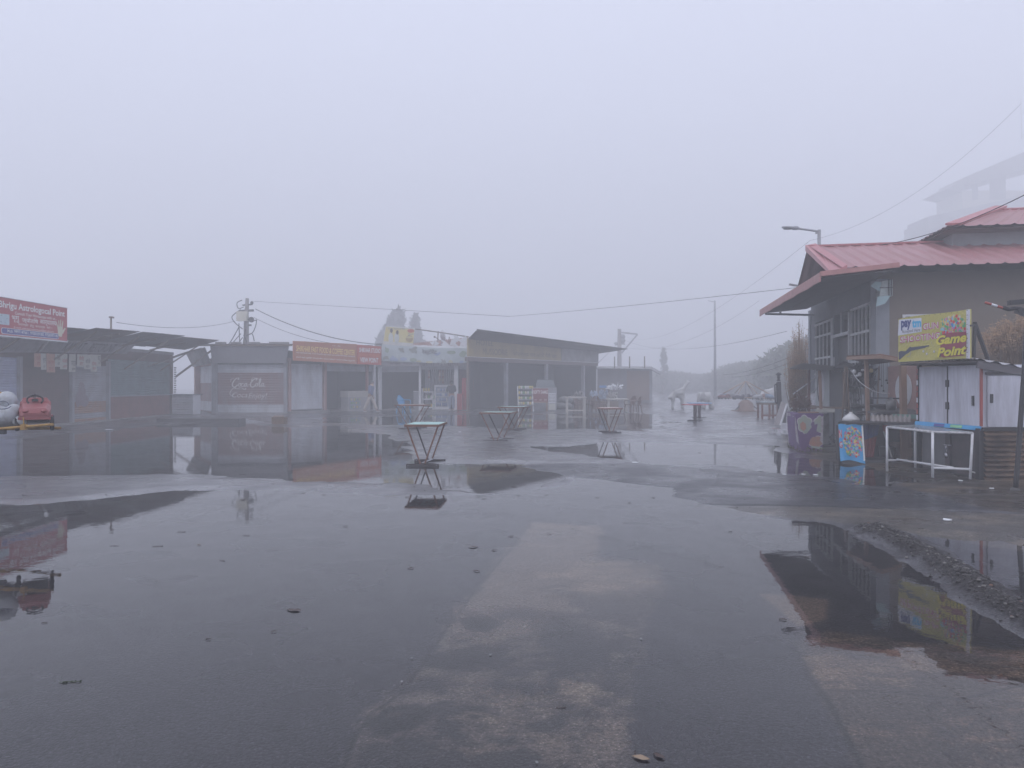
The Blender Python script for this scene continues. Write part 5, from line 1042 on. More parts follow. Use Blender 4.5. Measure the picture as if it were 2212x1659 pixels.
def stall_far():
    t = thing('game_stall', 'makeshift stall of thin posts and bent tin roof above the purple box', 'stall', (8, 19, 0))
    b = MB(); b.corr(P(1704, 797, 19), P(1858, 804, 17.6), P(1862, 797, 19.8), P(1737, 786, 21.3), 24, .02, 4, ragged=.05, sag=-.03); b.build('roof_sheet', M('dark_stained_tin', (.13, .12, .12), .5, col2=(.25, .23, .22), amt=.5, scale=3), t)
    b = MB(); b.slab(P(1800, 796, 18.4), P(1850, 797, 18), P(1842, 789, 18.6), P(1823, 782, 18.8), .02); b.build('roof_flap', CLOTHD, t)
    for x, yt, yb, D, m_ in ((1747, 797, 950, 19.3, M('maroon_post', (.14, .06, .05), .6)), (1770.5, 801, 884, 18.6, WOODO), (1823, 803, 884, 18.1, WOOD), (1829, 803, 950, 18.8, BLACK)):
        b = MB(); p = P(x, yt, D); q = P(x + (1 if D > 19 else 3), yb, D); b.beam(p, q, .055); b.build('post', m_, t)
    b = MB(); b.slab(P(1745, 884, 19.2), P(1832, 884, 18.2), P(1834, 881, 19.0), P(1752, 880, 20.1), .05); b.build('shelf', WOOD, t)
    F = Frame((P(1764, 0, 19.6).x, 19.6), (P(1795, 0, 18.9).x, 18.9)); b = MB(F); b.box(0, F.len, 0, .03, F.z_of(1770, 881), F.z_of(1770, 800)); b.build('back_board', M('pale_green_grey_board', (.4, .43, .44), .6, col2=(.28, .3, .31), amt=.5), t)
    b = MB(F); disc(b, F.u_of(1775), F.z_of(1775, 838), .17, .42, .032, 0, 24); disc(b, F.u_of(1777), F.z_of(1777, 838), .15, .4, .036, 1, 24); b.build('oval_target', [BLACK, M('off_white_board', (.58, .59, .62), .6)], t)
    F = Frame((P(1794, 0, 18.9).x, 18.9), (P(1830, 0, 18.3).x, 18.3)); b = MB(F); b.box(0, F.len, 0, .03, F.z_of(1800, 881), F.z_of(1800, 800)); b.build('tarpaulin', M('dark_grey_tarpaulin', (.06, .06, .065), .5, col2=(.11, .105, .1), amt=.7, streak=4), t)
    b = MB(); b.box(7.2, 7.9, 18.9, 19.2, 0, .8); b.build('plaster_block', M('mottled_grey_plaster', (.3, .3, .32), .8, col2=(.12, .11, .11), amt=.8, scale=4), t)
    b = MB(); b.slab(P(1763, 886, 18.5), P(1803, 886, 18.2), P(1803, 880, 18.9), P(1765, 880, 19.1), -.06); b.build('white_tray', M('cream_board', (.5, .5, .46), .6), t)
    t = thing('tripod_stand', 'thin black tripod stand under the far stall shelf', 'tripod', G(1801, 957)); b = MB(); D = GD(957); b.tube([P(1801, 870, D), P(1801, 954, D)], .022, 6); b.build('post', BLACK, t)
    for x, y in ((1780, 958), (1818, 957), (1802, 961)): b = MB(); b.tube([P(1801, 937, D), P(x, y, GD(y + 2))], .014, 5); b.build('leg', BLACK, t)
stall_far()
def stall_near():
    t = thing('shooting_stall', 'timber posted stall with bare pink board and oval target left of kiosk', 'stall', (7.8, 15.5, 0))
    b = MB(); a, b_, c, d = P(1829, 770, 16.5), P(1904, 766, 14.6), P(1947, 774, 14.9), P(1885, 784, 17.4)
    b.corr(a, b_, c, d, 22, .018, 4); b.build('roof_sheet', RUST, t)
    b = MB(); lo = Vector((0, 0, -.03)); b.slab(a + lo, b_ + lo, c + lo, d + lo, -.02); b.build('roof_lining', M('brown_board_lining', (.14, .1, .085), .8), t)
    b = MB(); b.beam(a + lo * 1.5, b_ + lo * 1.5, .02, .07); b.beam(b_ + lo * 1.5, c + lo * 1.5, .02, .07); b.build('fascia', WOODO, t)
    q = G(1953, 998); b = MB(); b.beam(P(1950, 789, q.y), q, .11, .09); b.build('post', WOODO, t)
    b = MB(); b.beam(P(1871, 778, 15.9), P(1876, 935, 15.9), .065); b.build('post', WOODO, t); b = MB(); b.beam(P(1879, 860, 15.95), P(1880, 893, 15.95), .08); b.build('dark_block', BLACK, t)
    b = MB(); b.beam(P(1877, 860, 15.9), P(1950, 861.5, 15.2), .03); b.build('cross_bar', BLACK, t)
    b = MB(); b.box(q.x + .05, q.x + .42, q.y - .03, q.y + .06, .12, .26); b.box(q.x + .14, q.x + .2, q.y + .1, q.y + .16, 0, .6); b.build('foot_board', WOODO, t)
    F = Frame((P(1919, 0, 16.1).x, 16.1), (P(1984, 0, 15.3).x, 15.3)); L = F.len; z = lambda y: F.z_of(1950, y)
    b = MB(F); b.prism([(0, z(886)), (L, z(890)), (L, z(791)), (L * .3, z(790)), (.02, z(792)), (.03, z(835))], 0, .03); b.build('target_board', M('bare_pink_board', (.36, .22, .2), .8, col2=(.22, .15, .14), amt=.6, scale=3), t)
    b = MB(F); u = F.u_of(1955); pts = [];
    for k in range(28):
        an = 2 * math.pi * k / 28; rx, rz = .225, .345; rj = 1 + (.08 if 5 < k < 9 or k == 22 else 0) * (-1) ** k; pts.append((u + rx * rj * math.cos(an), z(842) + rz * rj * math.sin(an)))
    b.prism(pts, .031, .045); b.build('oval_target', M('off_white_board', (0, 0, 0)), t)
    b = MB(F); rr = random.Random(9)
    for i in range(16): disc(b, u + rr.uniform(-.13, .15), z(842) + rr.uniform(-.25, .27), .007, .007, .046 + i * .0001, 0, 6)
    for i in range(6): disc(b, u - .02 + .02 * i, z(842) + .27 + .005 * (i % 2), .013, .009, .048 + i * .0001, 0, 6)
    b.build('bullet_holes', BLACK, t)
    b = MB(); b.slab(P(1874, 893, 15.8), P(1985, 896, 14.9), P(1985, 890, 15.5), P(1880, 887, 16.4), .04); b.slab(P(1890, 889, 15.5), P(1978, 890, 15.0), P(1970, 884, 15.6), P(1900, 885, 16), .02); b.build('counter', M('grey_worn_planks', (.13, .12, .12), .7, col2=(.07, .06, .06), amt=.6, streak=3), t)
    b = MB(); b.beam(P(1930, 899, 15.2), P(1985, 901, 14.85), .04, .08); b.build('green_rail', M('green_painted_rail', (.14, .26, .22), .6), t)
    # hanging bits and bulbs
    for i, (x, y) in enumerate(((1845, 803), (1852, 812), (1857, 809), (1864, 800), (1873, 804), (1882, 801))):
        tt = thing('hanging_bulb', 'white bulb hanging under the timber stall roof, ' + ['first from the left', 'small round one second from left', 'third, hanging lowest', 'fourth, turned sideways', 'fifth, beside the post', 'yellowish one at the right end'][i], 'bulb', P(x, y, 16.2), 'bulbs hanging from the stall roof')
        b = MB(); c_ = P(x, y, 16.2); hh = .09 if i in (0, 2, 4, 5) else .045; b.lathe(c_ - Vector((0, 0, hh / 2)), [(.01, 0), (.035, .01), (.038, hh * .7), (.02, hh)], 10); b.build('glass', M('yellowed_bulb', (.55, .45, .2), .3) if i == 5 else WHITEP, tt); b = MB(); b.tube([c_ + Vector((0, 0, hh / 2)), P(x + 1, 786, 16.2)], .004, 4); b.build('cord', BLACK, tt)
    b = MB(); rr = random.Random(31)
    for i in range(40):
        p = P(rr.uniform(1848, 1890), rr.uniform(792, 832), 16.4); 
        for k in range(2): e = Vector((rr.gauss(0, 1), rr.gauss(0, .6), rr.gauss(0, 1))).normalized() * .17; g_ = e.orthogonal().normalized() * .07; b.add([p - e, p + g_, p + e, p - g_], [(0, 1, 2, 3)])
    b.tube(cat([P(1852, 826, 16.4), P(1858, 836, 16.3), P(1856, 856, 16.3), P(1851, 866, 16.3)], 5), .022, 6); o = b.build('bundled_cloth', CLOTHD, None); tag(o, 'ragged black cloth bundle hung behind the stall bulbs with a trailing tail', 'cloth')
    for i, x in enumerate((1900, 1904, 1908, 1914, 1917, 1922)):
        tt = thing('hanging_chain', 'thin rusty chain dangling beside the pink board, ' + ['leftmost', 'second', 'third', 'fourth', 'fifth', 'rightmost'][i], 'chain', P(x, 800, 16.2), 'chains dangling under the stall roof'); b = MB(); yl = [820, 834, 845, 822, 828, 824][i]; b.tube([P(x, 783, 16.2), P(x + .5, yl, 16.2)], .005, 4); b.ell(P(x + .5, yl, 16.2), .022, 8, 6); b.build('links', BLACK, tt)
    tube_obj(cat([P(1838, 800, 16.6), P(1858, 826, 16), P(1890, 846, 15.8), P(1921, 851, 16)], 5), .008, 'washing_line', 'pale rope sagging from the stall roof to the pink board', 'rope', WHITEP)
    b = MB(); b.corr(P(1926, 853, 16.6), P(1942, 868, 16.0), P(1926, 915, 15.3), P(1876, 914, 15.6), 4, .03, 6, ragged=0); o = b.build('plastic_sheet', M('milky_plastic_sheet', (.55, .55, .58), .35, col2=(.3, .28, .27), amt=.6, streak=3), None); tag(o, 'milky plastic sheet slanting down beside the pink target board', 'sheet')
    b = MB(); b.corr(P(1880, 897, 15.5), P(1968, 897, 14.95), P(1968, 918, 14.85), P(1884, 918, 15.1), 9, .02, 3); o = b.build('plastic_sheet', M('grey_brown_plastic', (.25, .22, .21), .4, col2=(.42, .4, .4), amt=.6, streak=5), None); tag(o, 'creased grey plastic sheet hanging under the stall counter', 'sheet')
    t = thing('barrel', 'dark green barrel standing before the basket weave tiles', 'barrel', P(1852, 935, 16.6)); c_ = P(1852, 912, 16.6); b = MB(); b.lathe((c_.x, 16.6, .0), [(.1, 0), (.11, .35), (.1, 1.0), (.1, 1.02)], 14); b.build('body', M('dark_green_drum', (.03, .05, .05), .4), t); b = MB(); b.lathe((c_.x, 16.6, 1.02), [(.15, 0), (.15, .05), (.12, .07)], 14); b.build('rim', BLACK, t)
    b = MB(); b.tube([P(1826, 889, 17), P(1876, 891, 16)], .025, 6); b.tube([P(1826, 894, 17), P(1876, 896, 16)], .02, 6); o = b.build('iron_rail', BLACK, None); tag(o, 'pair of black iron rails crossing in front of the tiles', 'rail')
stall_near()
def banner_table():
    t = thing('counter_table', 'long black topped table draped with the balloon banner', 'table', (7, 15, 0))
    D = 14.9; zt = .77; pts = [P(1811, 916, D), P(1985, 924, 14.2), P(1990, 921, 14.9), P(1818, 914, 15.7)]
    b = MB(); b.slab(*[Vector((p.x, p.y, zt)) for p in pts], .035); b.build('tabletop', BLACK, t)
    for p in pts: b = MB(); q = Vector((p.x, p.y, 0)) ; b.beam(q + Vector((.05 if p.x < 7 else -.05, .06, .0)), q + Vector((.05 if p.x < 7 else -.05, .06, zt)), .045); b.build('leg', BLACK, t)
    F = Frame((P(1810, 0, D).x, D), (P(1862, 0, D - .1).x, D - .12)); L = F.len
    t2 = thing('balloon_banner', 'bright blue vinyl banner with an oval of coloured balloons on table front', 'banner', F.w(L / 2, 0, .04))
    zb = lambda u: .04 + .03 * math.sin(u * 9) ; b = MB(F); N = 10; bl = M('bright_blue_banner', (.04, .34, .68), .35, var=.08)
    Zt = F.z_of(1830, 917)
    def pt(fu, fz): u = L * fu + .03 * (1 - fz); y = .05 + .03 * math.sin(fu * 7 + 1) * (1 - fz) + (.05 * (1 - fz) ** 3); z = zb(u) + (Zt - zb(u)) * fz + .01 * math.sin(fu * 12) * fz; return (u, y, z)
    vs = []; fs = []
    for j in range(11):
        for i in range(N + 1): vs.append(pt(i / N, j / 10))
    for j in range(10):
        for i in range(N): fs.append((j * (N + 1) + i, j * (N + 1) + i + 1, (j + 1) * (N + 1) + i + 1, (j + 1) * (N + 1) + i))
    b.add(vs, fs, 0, True); b.add([(x, y - .008, z) for x, y, z in vs], fs, 0, True); b.build('vinyl', bl, t2)
    def on(mb):
        q = MB(F)
        for v in mb.v: fu = v.x / L; fz = (v.z - .06) / (Zt - .06); x, y, z = pt(fu, fz); q.v.append(F.m @ Vector((v.x + .03 * (1 - fz), y + .003 + v.y, v.z)))
        q.f = mb.f; q.mi = mb.mi; q.sm = mb.sm; return q
    c = MB(); balloons(c, L * .56, .42, .165, .29, 0, 330, .024, seed=11, dy=.00003); on(c).build('balloon_picture', BALL, t2)
    c = MB(); 
    for y, w_, mi in ((.0, .08, 1), (.003, .02, 0)): text(c, 'N', .0, .055, .5, .66, y, mi, weight=w_); text(c, 'G', .0, .055, .3, .43, y, mi, weight=w_)
    on(c).build('lettering', [M('red_letter_ink', (.5, .04, .06), .4), LTXT], t2)
    c = MB(); c.box(L - .03, L, .0, .002, .07, Zt - .02); on(c).build('white_edge', LTXT, t2)
    F2 = Frame((P(1862, 0, D).x, D - .05), (P(1912, 0, 15.0).x, 15.0))
    t3 = thing('draped_cloth', 'dark blue and red cloth draped over the table end beside the banner', 'cloth', F2.w(.2, 0, .1))
    b = MB(F2); b.corr((0, .02, .45), (.32, .03, .55), (.4, 0, .78), (0, 0, .78), 3, .012, 3, mi=0); b.corr((0, .03, .12), (.2, .05, .12), (.3, .03, .52), (0, .02, .45), 3, .012, 3, mi=1); b.build('cloth', [M('navy_cloth', (.03, .05, .16), .7), M('dark_red_cloth', (.17, .03, .035), .7)], t3)
    b = MB(F2); b.slab((.08, .1, .78), (.5, .08, .79), (.5, -.1, .8), (.15, -.1, .8), .02); b.corr((.4, .1, .58), (.5, .12, .56), (.52, .08, .79), (.38, .08, .79), 2, .02, 2); o = b.build('red_scarf', M('dull_red_scarf', (.28, .04, .04), .7, bump=.4), None); tag(o, 'crumpled dull red scarf lying on the table edge', 'scarf')
    b = MB(F2); b.beam((.38, .12, .62), (.5, .2, .12), .05, .02); o = b.build('grey_plank', M('bleached_plank', (.35, .34, .33), .7), None); tag(o, 'bleached plank leaning against the banner table end', 'plank')
    b = MB(); q = P(1815, 1003, D); 
    b.hexa([(q.x, D - .1, -.02), (q.x + .95, D - .35, -.02), (q.x + 1.0, D + .3, -.02), (q.x + .1, D + .4, -.02), (q.x + .02, D - .08, .06), (q.x + .93, D - .3, .1), (q.x + .95, D + .3, .1), (q.x + .1, D + .4, .08)]); o = b.build('rubber_mat', M('black_rubber_heap', (.02, .02, .024), .5, bump=.8), None); tag(o, 'low heap of black rubber matting under the banner table', 'mat')
    b = MB(); c = P(1838, 912, 15.4); b.lathe((c.x, c.y, zt + .035), [(.17, 0), (.16, .05), (.09, .11), (.03, .16), (.04, .18)], 12); o = b.build('sack', M('white_sack_cloth', (.6, .6, .6), .7, bump=.6), None); tag(o, 'small tied white sack on the long table behind the banner', 'sack')
    b = MB(); b.box(6.7, 8.6, 15.6, 15.7, 0, .7); o = b.build('tarpaulin', M('dark_hanging_tarpaulin', (.035, .033, .035), .6, col2=(.1, .09, .08), amt=.5), None); tag(o, 'dark tarpaulin hanging behind the banner table', 'tarpaulin')
banner_table()
def purple_box():
    A, B, C = Vector((6.55, 17.2, 0)), Vector((7.1, 17.35, 0)), Vector((6.78, 18.6, 0)); Dd = B + (C - A); h = .87
    t = thing('painted_planter', 'purple painted planter box with pale flower shapes and mossy foot', 'planter', A)
    top = [A + Vector((-.13, 0, h)), B + Vector((.02, 0, h)), Dd + Vector((.02, 0, h)), C + Vector((-.06, 0, h))]
    b = MB(); b.hexa([A, B, Dd, C] + top); b.build('box', M('purple_paint', (.13, .06, .19), .6, col2=(.2, .15, .24), amt=.6, scale=2), t)
    def face(p00, p10, p01, p11, polys, name, mats, n):
        q = MB()
        for pts, mi, e in polys:
            q.add([(p00 * (1 - x) + p10 * x) * (1 - z) + (p01 * (1 - x) + p11 * x) * z + n * e for x, z in pts], [tuple(range(len(pts)))], mi)
        q.build(name, mats, t)
    def cloud(cx, cz, rx, rz, k=6, seed=0):
        return [(cx + rx * (1 + .13 * abs(math.sin(k * a / 2 + seed)) * 1.6) * math.cos(a), cz + rz * (1 + .13 * abs(math.sin(k * a / 2 + seed)) * 1.6) * math.sin(a)) for a in [2 * math.pi * i / 36 for i in range(36)]]
    def cl(pts): return [(min(.99, max(.01, x)), min(.99, max(.01, z))) for x, z in pts]
    ms = [M('cream_outline_paint', (.5, .47, .5), .6), M('green_blue_flower_paint', (.34, .38, .3), .6, col2=(.38, .42, .5), amt=.8, scale=4), M('orange_flower_paint', (.42, .2, .14), .6, col2=(.3, .26, .24), amt=.6, scale=9), M('flaking_white_paint', (.45, .44, .48), .7, col2=(.25, .12, .12), amt=.7, scale=14)]
    face(A, B, top[0], top[1], [(cl(cloud(.3, .72, .26, .22)), 0, .004), (cl(cloud(.29, .72, .23, .195)), 1, .006), (cl(cloud(.22, .68, .1, .1)), 2, .008), (cl(cloud(.84, .72, .2, .2, 5, 1)), 0, .004), (cl(cloud(.86, .72, .18, .18, 5, 1)), 1, .006), (cl(cloud(.7, .27, .29, .14, 5, 2)), 0, .005), (cl(cloud(.7, .27, .27, .125, 5, 2)), 2, .007), ([(.86, .3), (.99, .2), (.99, .95), (.9, .9), (.92, .6)], 3, .009), ([(.45, .13), (.98, .05), (.97, .12), (.5, .17)], 1, .0095)], 'front_painting', ms, Vector((.2, -.98, 0)))
    face(C, A, top[3], top[0], [([(.0, .0), (.5, .0), (.6, .5), (.45, .99), (.01, .99)], 3, .004), ([(.62, .3), (.95, .2), (.98, .9), (.7, .95)], 3, .005)], 'side_painting', [0, 0, 0, 0] and ms, Vector((-.98, -.15, 0)))
    b = MB(); b.slab(top[0] + Vector((.1, .1, .02)), top[1] + Vector((-.1, .02, .02)), top[1] + Vector((-.05, .3, .02)), top[0] + Vector((.2, .4, .02)), .02); b.build('lid_board', WOODO, t)
    b = MB(); rr = random.Random(6)
    for i in range(60): x = rr.random(); p = (C.lerp(A, x * 2) if x < .5 else A.lerp(B, x * 2 - 1)) + Vector((rr.uniform(-.06, .02), rr.uniform(-.08, 0), rr.uniform(0, .1))); b.leaves(p, (.03, .03, .03), 3, .04, hollow=0)
    b.build('moss', M('brown_green_moss', (.08, .07, .04), .9, var=.6, scale=9), t)
purple_box()
def white_table():
    t = thing('pipe_table_frame', 'white pipe table frame with bare wet glass top before kiosk', 'table', (6.9, 12.9, 0))
    L_, M_, R_, B_ = Vector((6.62, 13.4, 0)), Vector((6.87, 12.4, 0)), Vector((7.36, 12.2, 0)), Vector((7.33, 13.8, 0)); hs = [.79, .765, .76, .79]; Rr = R_ + Vector((.04, 0, 0))
    tops = [v + Vector((0, 0, h)) for v, h in zip((L_, M_, Rr, B_), hs)]
    for v, tp in zip((L_, M_, R_, B_), tops): b = MB(); b.tube([v + Vector((0, 0, .0)), tp], .022, 8); b.build('leg', WHITEP, t)
    b = MB()
    for i in range(4): b.tube([tops[i], tops[(i + 1) % 4]], .02, 8)
    b.build('top_rim', M('flaking_white_rim', (.55, .55, .57), .4, col2=(.2, .18, .17), amt=.8, scale=18), t)
    g = bpy.data.materials.new('clear_wet_glass'); g.use_nodes = True; p = g.node_tree.nodes['Principled BSDF']; p.inputs['Base Color'].default_value = (.6, .62, .65, 1); p.inputs['Roughness'].default_value = .12; p.inputs['Alpha'].default_value = .4
    b = MB(); b.slab(*[v + Vector((0, 0, .018)) for v in tops], .006); b.build('glass_top', g, t)
    z = Vector((0, 0, .12)); b = MB(); b.tube([M_ + z * 1.5, R_ + z * 1.5], .02, 8); b.tube([L_ + z * 1.7, L_.lerp(B_, .7) + z * 1.5], .016, 8); b.tube([L_.lerp(B_, .35) + z * 1.7, M_.lerp(R_, .55) + z * 1.6], .02, 8); b.tube([R_ + z * 1.2, R_ + Vector((.5, .2, .03))], .012, 6); b.build('stretchers', WHITEP, t)
white_table()
def iron_post():
    D = 29.5; t = thing('iron_gate_post', 'ornate black iron post with a crown top and narrow side frame', 'post', P(1684, 915, D))
    b = MB(); b.beam(P(1686, 915, D), P(1682, 825, D), .13); b.lathe(P(1682, 824, D), [(.07, 0), (.08, .03), (.05, .08), (.07, .16), (.06, .2)], 10); b.build('post', BLACK, t)
    b = MB(); c = P(1682, 812, D)
    for k in range(5): a = R(30 + 30 * k); b.tube([c, c + Vector((math.cos(a) * .13, 0, math.sin(a) * .13))], [.04, .02], 6)
    b.build('crown', BLACK, t)
    b = MB(); q = [P(1679, 829, D), P(1673.5, 832, D), P(1675, 870, D), P(1681, 872, D)]
    for i in range(3): b.tube([q[i], q[i + 1]], .03, 6)
    b.tube([P(1677, 831, D), P(1679, 871, D)], .02, 6); b.build('side_frame', BLACK, t)
    D = 28; t = thing('notice_board', 'weathered easel board propped beside the purple box', 'board', P(1680, 922, D))
    b = MB(); b.slab(P(1672, 921, D), P(1684, 926, D - .6), P(1699, 873, D - .2), P(1689, 868, D + .4), .03); b.build('panel', M('grey_worn_board', (.27, .25, .25), .6, col2=(.16, .13, .12), amt=.7, scale=3), t)
    b = MB(); b.beam(P(1684, 925, D - .62), P(1700, 873, D - .22), .05); b.build('white_edge', WHITEP, t)
    b = MB(); b.beam(P(1698, 874, D), P(1706, 905, D + .5), .05); b.slab(P(1682, 925, D - .5), P(1703, 924, D), P(1700, 880, D + .1), P(1697, 878, D), .03); b.build('prop', BLACK, t)
    b = MB(); a = G(1668, 930); c = G(1706, 933); b.slab((a.x, a.y, .045), (c.x, c.y, .045), (c.x + .3, c.y + 1.0, .045), (a.x + .3, a.y + 1.0, .045), .012); o = b.build('doormat', M('worn_red_mat', (.28, .09, .09), .8, col2=(.16, .08, .08), amt=.5), None); tag(o, 'worn red mat on the ground before the easel board', 'mat')
    D = 32.6; t = thing('side_table', 'small brown wooden table with a pale wet top beside the iron post', 'table', G(1664, 908))
    c = P(1664, 868, D); x0, x1 = P(1644, 0, D).x, P(1684, 0, D).x; b = MB(); b.box(x0, x1, D, D + .7, .74, .8); b.build('tabletop', M('pale_wet_tabletop', (.33, .38, .4), .3), t)
    b = MB(); b.box(x0 + .02, x1 - .02, D + .02, D + .68, .66, .738); b.build('apron', WOOD, t)
    for x, y in ((x0 + .04, D + .04), (x1 - .1, D + .04), (x0 + .04, D + .6), (x0 + .34, D - .0), (x1 - .1, D + .6)): b = MB(); b.box(x, x + .07, y, y + .07, 0, .66); b.build('leg', M('red_brown_leg', (.2, .09, .075), .6), t)
    b = MB(); b.box(x0 + .1, x1 - .1, D + .05, D + .1, .16, .24); b.build('stretcher', M('red_brown_leg', (0, 0, 0)), t)
iron_post()
# ---------------------------------------------------------------- folding V tables
TOPS = {'mint': MINT, 'teal': M('teal_board', (.22, .4, .36), .35, col2=(.15, .24, .22), amt=.5, scale=5), 'brown': M('brown_wet_board', (.2, .13, .1), .35, col2=(.3, .28, .27), amt=.5, scale=5), 'pink': M('pinkish_peeling_board', (.5, .38, .33), .4, col2=(.3, .2, .18), amt=.6, scale=8)}
BARM = M('dark_channel_iron', (.035, .03, .033), .5, col2=(.08, .05, .04), amt=.4, scale=8)
def vtable(loc, rz, top, label, w_=.66, d_=1.05, h=.79, base=.62):
    t = thing('folding_table', label, 'table', (0, 0, 0), 'V legged tables standing on the wet square')
    b = MB(); b.box(-w_ / 2 + .012, w_ / 2 - .012, -d_ / 2 + .012, d_ / 2 - .012, h - .02, h); b.build('tabletop', TOPS[top], t)
    b = MB(); 
    for q in ((-w_ / 2, w_ / 2, -d_ / 2, -d_ / 2 + .012), (-w_ / 2, w_ / 2, d_ / 2 - .012, d_ / 2), (-w_ / 2, -w_ / 2 + .012, -d_ / 2 + .012, d_ / 2 - .012), (w_ / 2 - .012, w_ / 2, -d_ / 2 + .012, d_ / 2 - .012)): b.box(*q, h - .04, h + .003)
    for k in range(4): b.box(-w_ / 2 + .012, w_ / 2 - .012, -d_ / 2 + .2 + k * .22, -d_ / 2 + .22 + k * .22, h - .04, h - .021)
    b.build('rim', RUST, t)
    yy = d_ / 2 - .08
    for y in (-yy, yy):
        for s in (-1, 1): b = MB(); b.beam((s * (w_ / 2 - .04), y, h - .04), (s * .04, y + (.03 if s > 0 else -.0), .05), .032, .014 + .012); b.build('leg', RUST if (s < 0) == (y < 0) or y < 0 else BARM, t)
        b = MB(); b.box(-base / 2, base / 2, y - .02, y + .025, .008, .04); b.box(-base / 2, base / 2, y - .024, y - .02, .0, .045); b.box(-base / 2, base / 2, y + .025, y + .029, .0, .045)
        f = b.build('foot_bar', BARM, t); b = MB()
        for s in (-1, 1): b.lathe((s * (base / 2 - .04), y - .026, .024), [(.006, -.002), (.006, .003)], 8, 'y')
        b.build('rivet', WHITEP, f)
    b = MB(); b.slab((-.03, -yy + .05, .06), (.02, -yy + .05, .06), (.1, yy - .05, .06), (.04, yy - .05, .06), .006); b.build('brace', W_STEEL, t)
    t.location = loc; t.rotation_euler = (0, 0, rz); ROOTM.pop(t.name, None); return t
vtable((-1.66, 14.72, 0), R(-3), 'mint', 'nearest V legged table with a mint green top')
vtable((-.36, 20.7, 0), R(-12), 'teal', 'teal topped V legged table, front one of the pair in mid square', w_=.86, d_=.95, base=.68)
vtable((.06, 25.3, 0.01), R(-12), 'teal', 'teal topped V legged table just behind its twin in mid square', w_=.9, d_=.95, base=.7)
vtable((-3.42, 26.2, 0.01), R(-8), 'brown', 'brown topped V legged table beyond the nearest one', w_=1.05, d_=.9, h=.83, base=.8)
vtable((3.08, 23.95, 0.01), R(3), 'pink', 'V legged table with a peeling pinkish top, rightmost in the square', w_=.68, d_=.85, h=.79, base=.6)
def round_table(x, y, top, label, rz):
    p = G(x, y, .02); D = p.y; t = thing('pedestal_table', label, 'table', (p.x, D, 0), 'pedestal tables in the mist'); h = .69
    n = 8; vs = [(math.cos(R(22.5 + 45 * k)) * .56, math.sin(R(22.5 + 45 * k)) * .5) for k in range(n)]
    b = MB(); b.add([(p.x + a, D + c, h) for a, c in vs] + [(p.x + a, D + c, h + .035) for a, c in vs], [tuple(range(n - 1, -1, -1)), tuple(range(n, 2 * n))] + [(k, (k + 1) % n, n + (k + 1) % n, n + k) for k in range(n)]); b.build('tabletop', top, t)
    b = MB(); b.tube([(p.x, D, .02), (p.x, D, h)], .075, 10); b.build('column', M('maroon_column', (.09, .05, .06), .5), t)
    for k in range(2):
        a = R(rz + 90 * k); u = Vector((math.cos(a), math.sin(a), 0)) * .34; c = Vector((p.x, D, .05)); b = MB(); b.beam(c - u, c + u, .07, .06 - .004 * k); b.build('foot', BLACK, t)
round_table(1501.5, 910.5, M('crimson_tabletop', (.42, .07, .11), .4), 'nearer pedestal table with a crimson top', 20)
round_table(1510.5, 904.5, M('light_blue_tabletop', (.2, .38, .6), .35), 'pedestal table with a light blue top, behind the crimson one', 15)
def cafe_table(x0, x1, yt, yf, D, label, w_=.9):
    a, c = P(x0, 0, D).x, P(x1, 0, D).x; h = P(0, yt, D).z; t = thing('cafe_table', label, 'table', ((a + c) / 2, D, 0), 'pale tables before the brown shed')
    m_ = M('cream_painted_wood', (.52, .5, .46), .6, col2=(.35, .32, .3), amt=.5); b = MB(); b.box(a, c, D, D + w_, h - .05, h); b.build('tabletop', m_, t)
    for x, y in ((a + .08, D + .05), (c - .14, D + .05), (a + .08, D + w_ - .1), (c - .14, D + w_ - .1)): b = MB(); b.box(x, x + .08, y, y + .08, 0, h - .05); b.build('leg', m_, t)
    b = MB(); b.box(a + .16, c - .14, D + .06, D + .1, .14, .2); b.build('stretcher', m_, t)
cafe_table(1221, 1268, 858, 893, 39.5, 'pale wooden table left of the brown chairs')
cafe_table(1311, 1358, 862, 890, 41.5, 'pale wooden table between the brown chairs and the rightmost chair')
def chair(loc, rz, mat, label, group=None):
    t = thing('plastic_chair', label, 'chair', (0, 0, 0), group)
    b = MB(); b.slab((-.22, -.22, .41), (.22, -.22, .41), (.2, .2, .4), (-.2, .2, .4), .03); b.build('seat', mat, t)
    b = MB(); vs = []; fs = []
    for j in range(7):
        for i in range(7):
            u = i / 6 * 2 - 1; v = j / 6; w_ = .2 + .05 * math.sin(v * 3) - (.07 * max(0, v - .7) / .3) * abs(u) ; vs.append((u * w_, .2 + .1 * v - .06 * u * u, .42 + .46 * v - .05 * u * u * (v > .8)))
    for j in range(6):
        for i in range(6):
            if 0 < j < 5 and i in (1, 3) and 0: continue
            fs.append((j * 7 + i, j * 7 + i + 1, j * 7 + i + 8, j * 7 + i + 7))
    b.add(vs, fs, 0, True); b.add([(x, y + .012, z) for x, y, z in vs], fs, 0, True); b.build('backrest', mat, t)
    for sx in (-1, 1):
        for sy in (-1, 1): b = MB(); b.beam((sx * .2, sy * .19, .42), (sx * .25, sy * .25, 0), .05); b.build('leg', mat, t)
        b = MB(); b.tube(cat([(sx * .24, .24, .66), (sx * .27, .0, .65), (sx * .26, -.2, .62), (sx * .22, -.22, .42)], 4), .02, 6); b.build('armrest', mat, t)
    t.location = loc; t.rotation_euler = (0, 0, rz); return t
BRCH = M('brown_plastic', (.12, .07, .06), .4)
c0 = chair((0, 0, 0), 0, PLASTB, 'bright blue plastic armchair in front of the open food shop')
p = P(872, 0, 39.4); c0.location = (p.x, 39.4, .02); c0.rotation_euler = (0, 0, R(62)); c0.scale = (1.08,) * 3
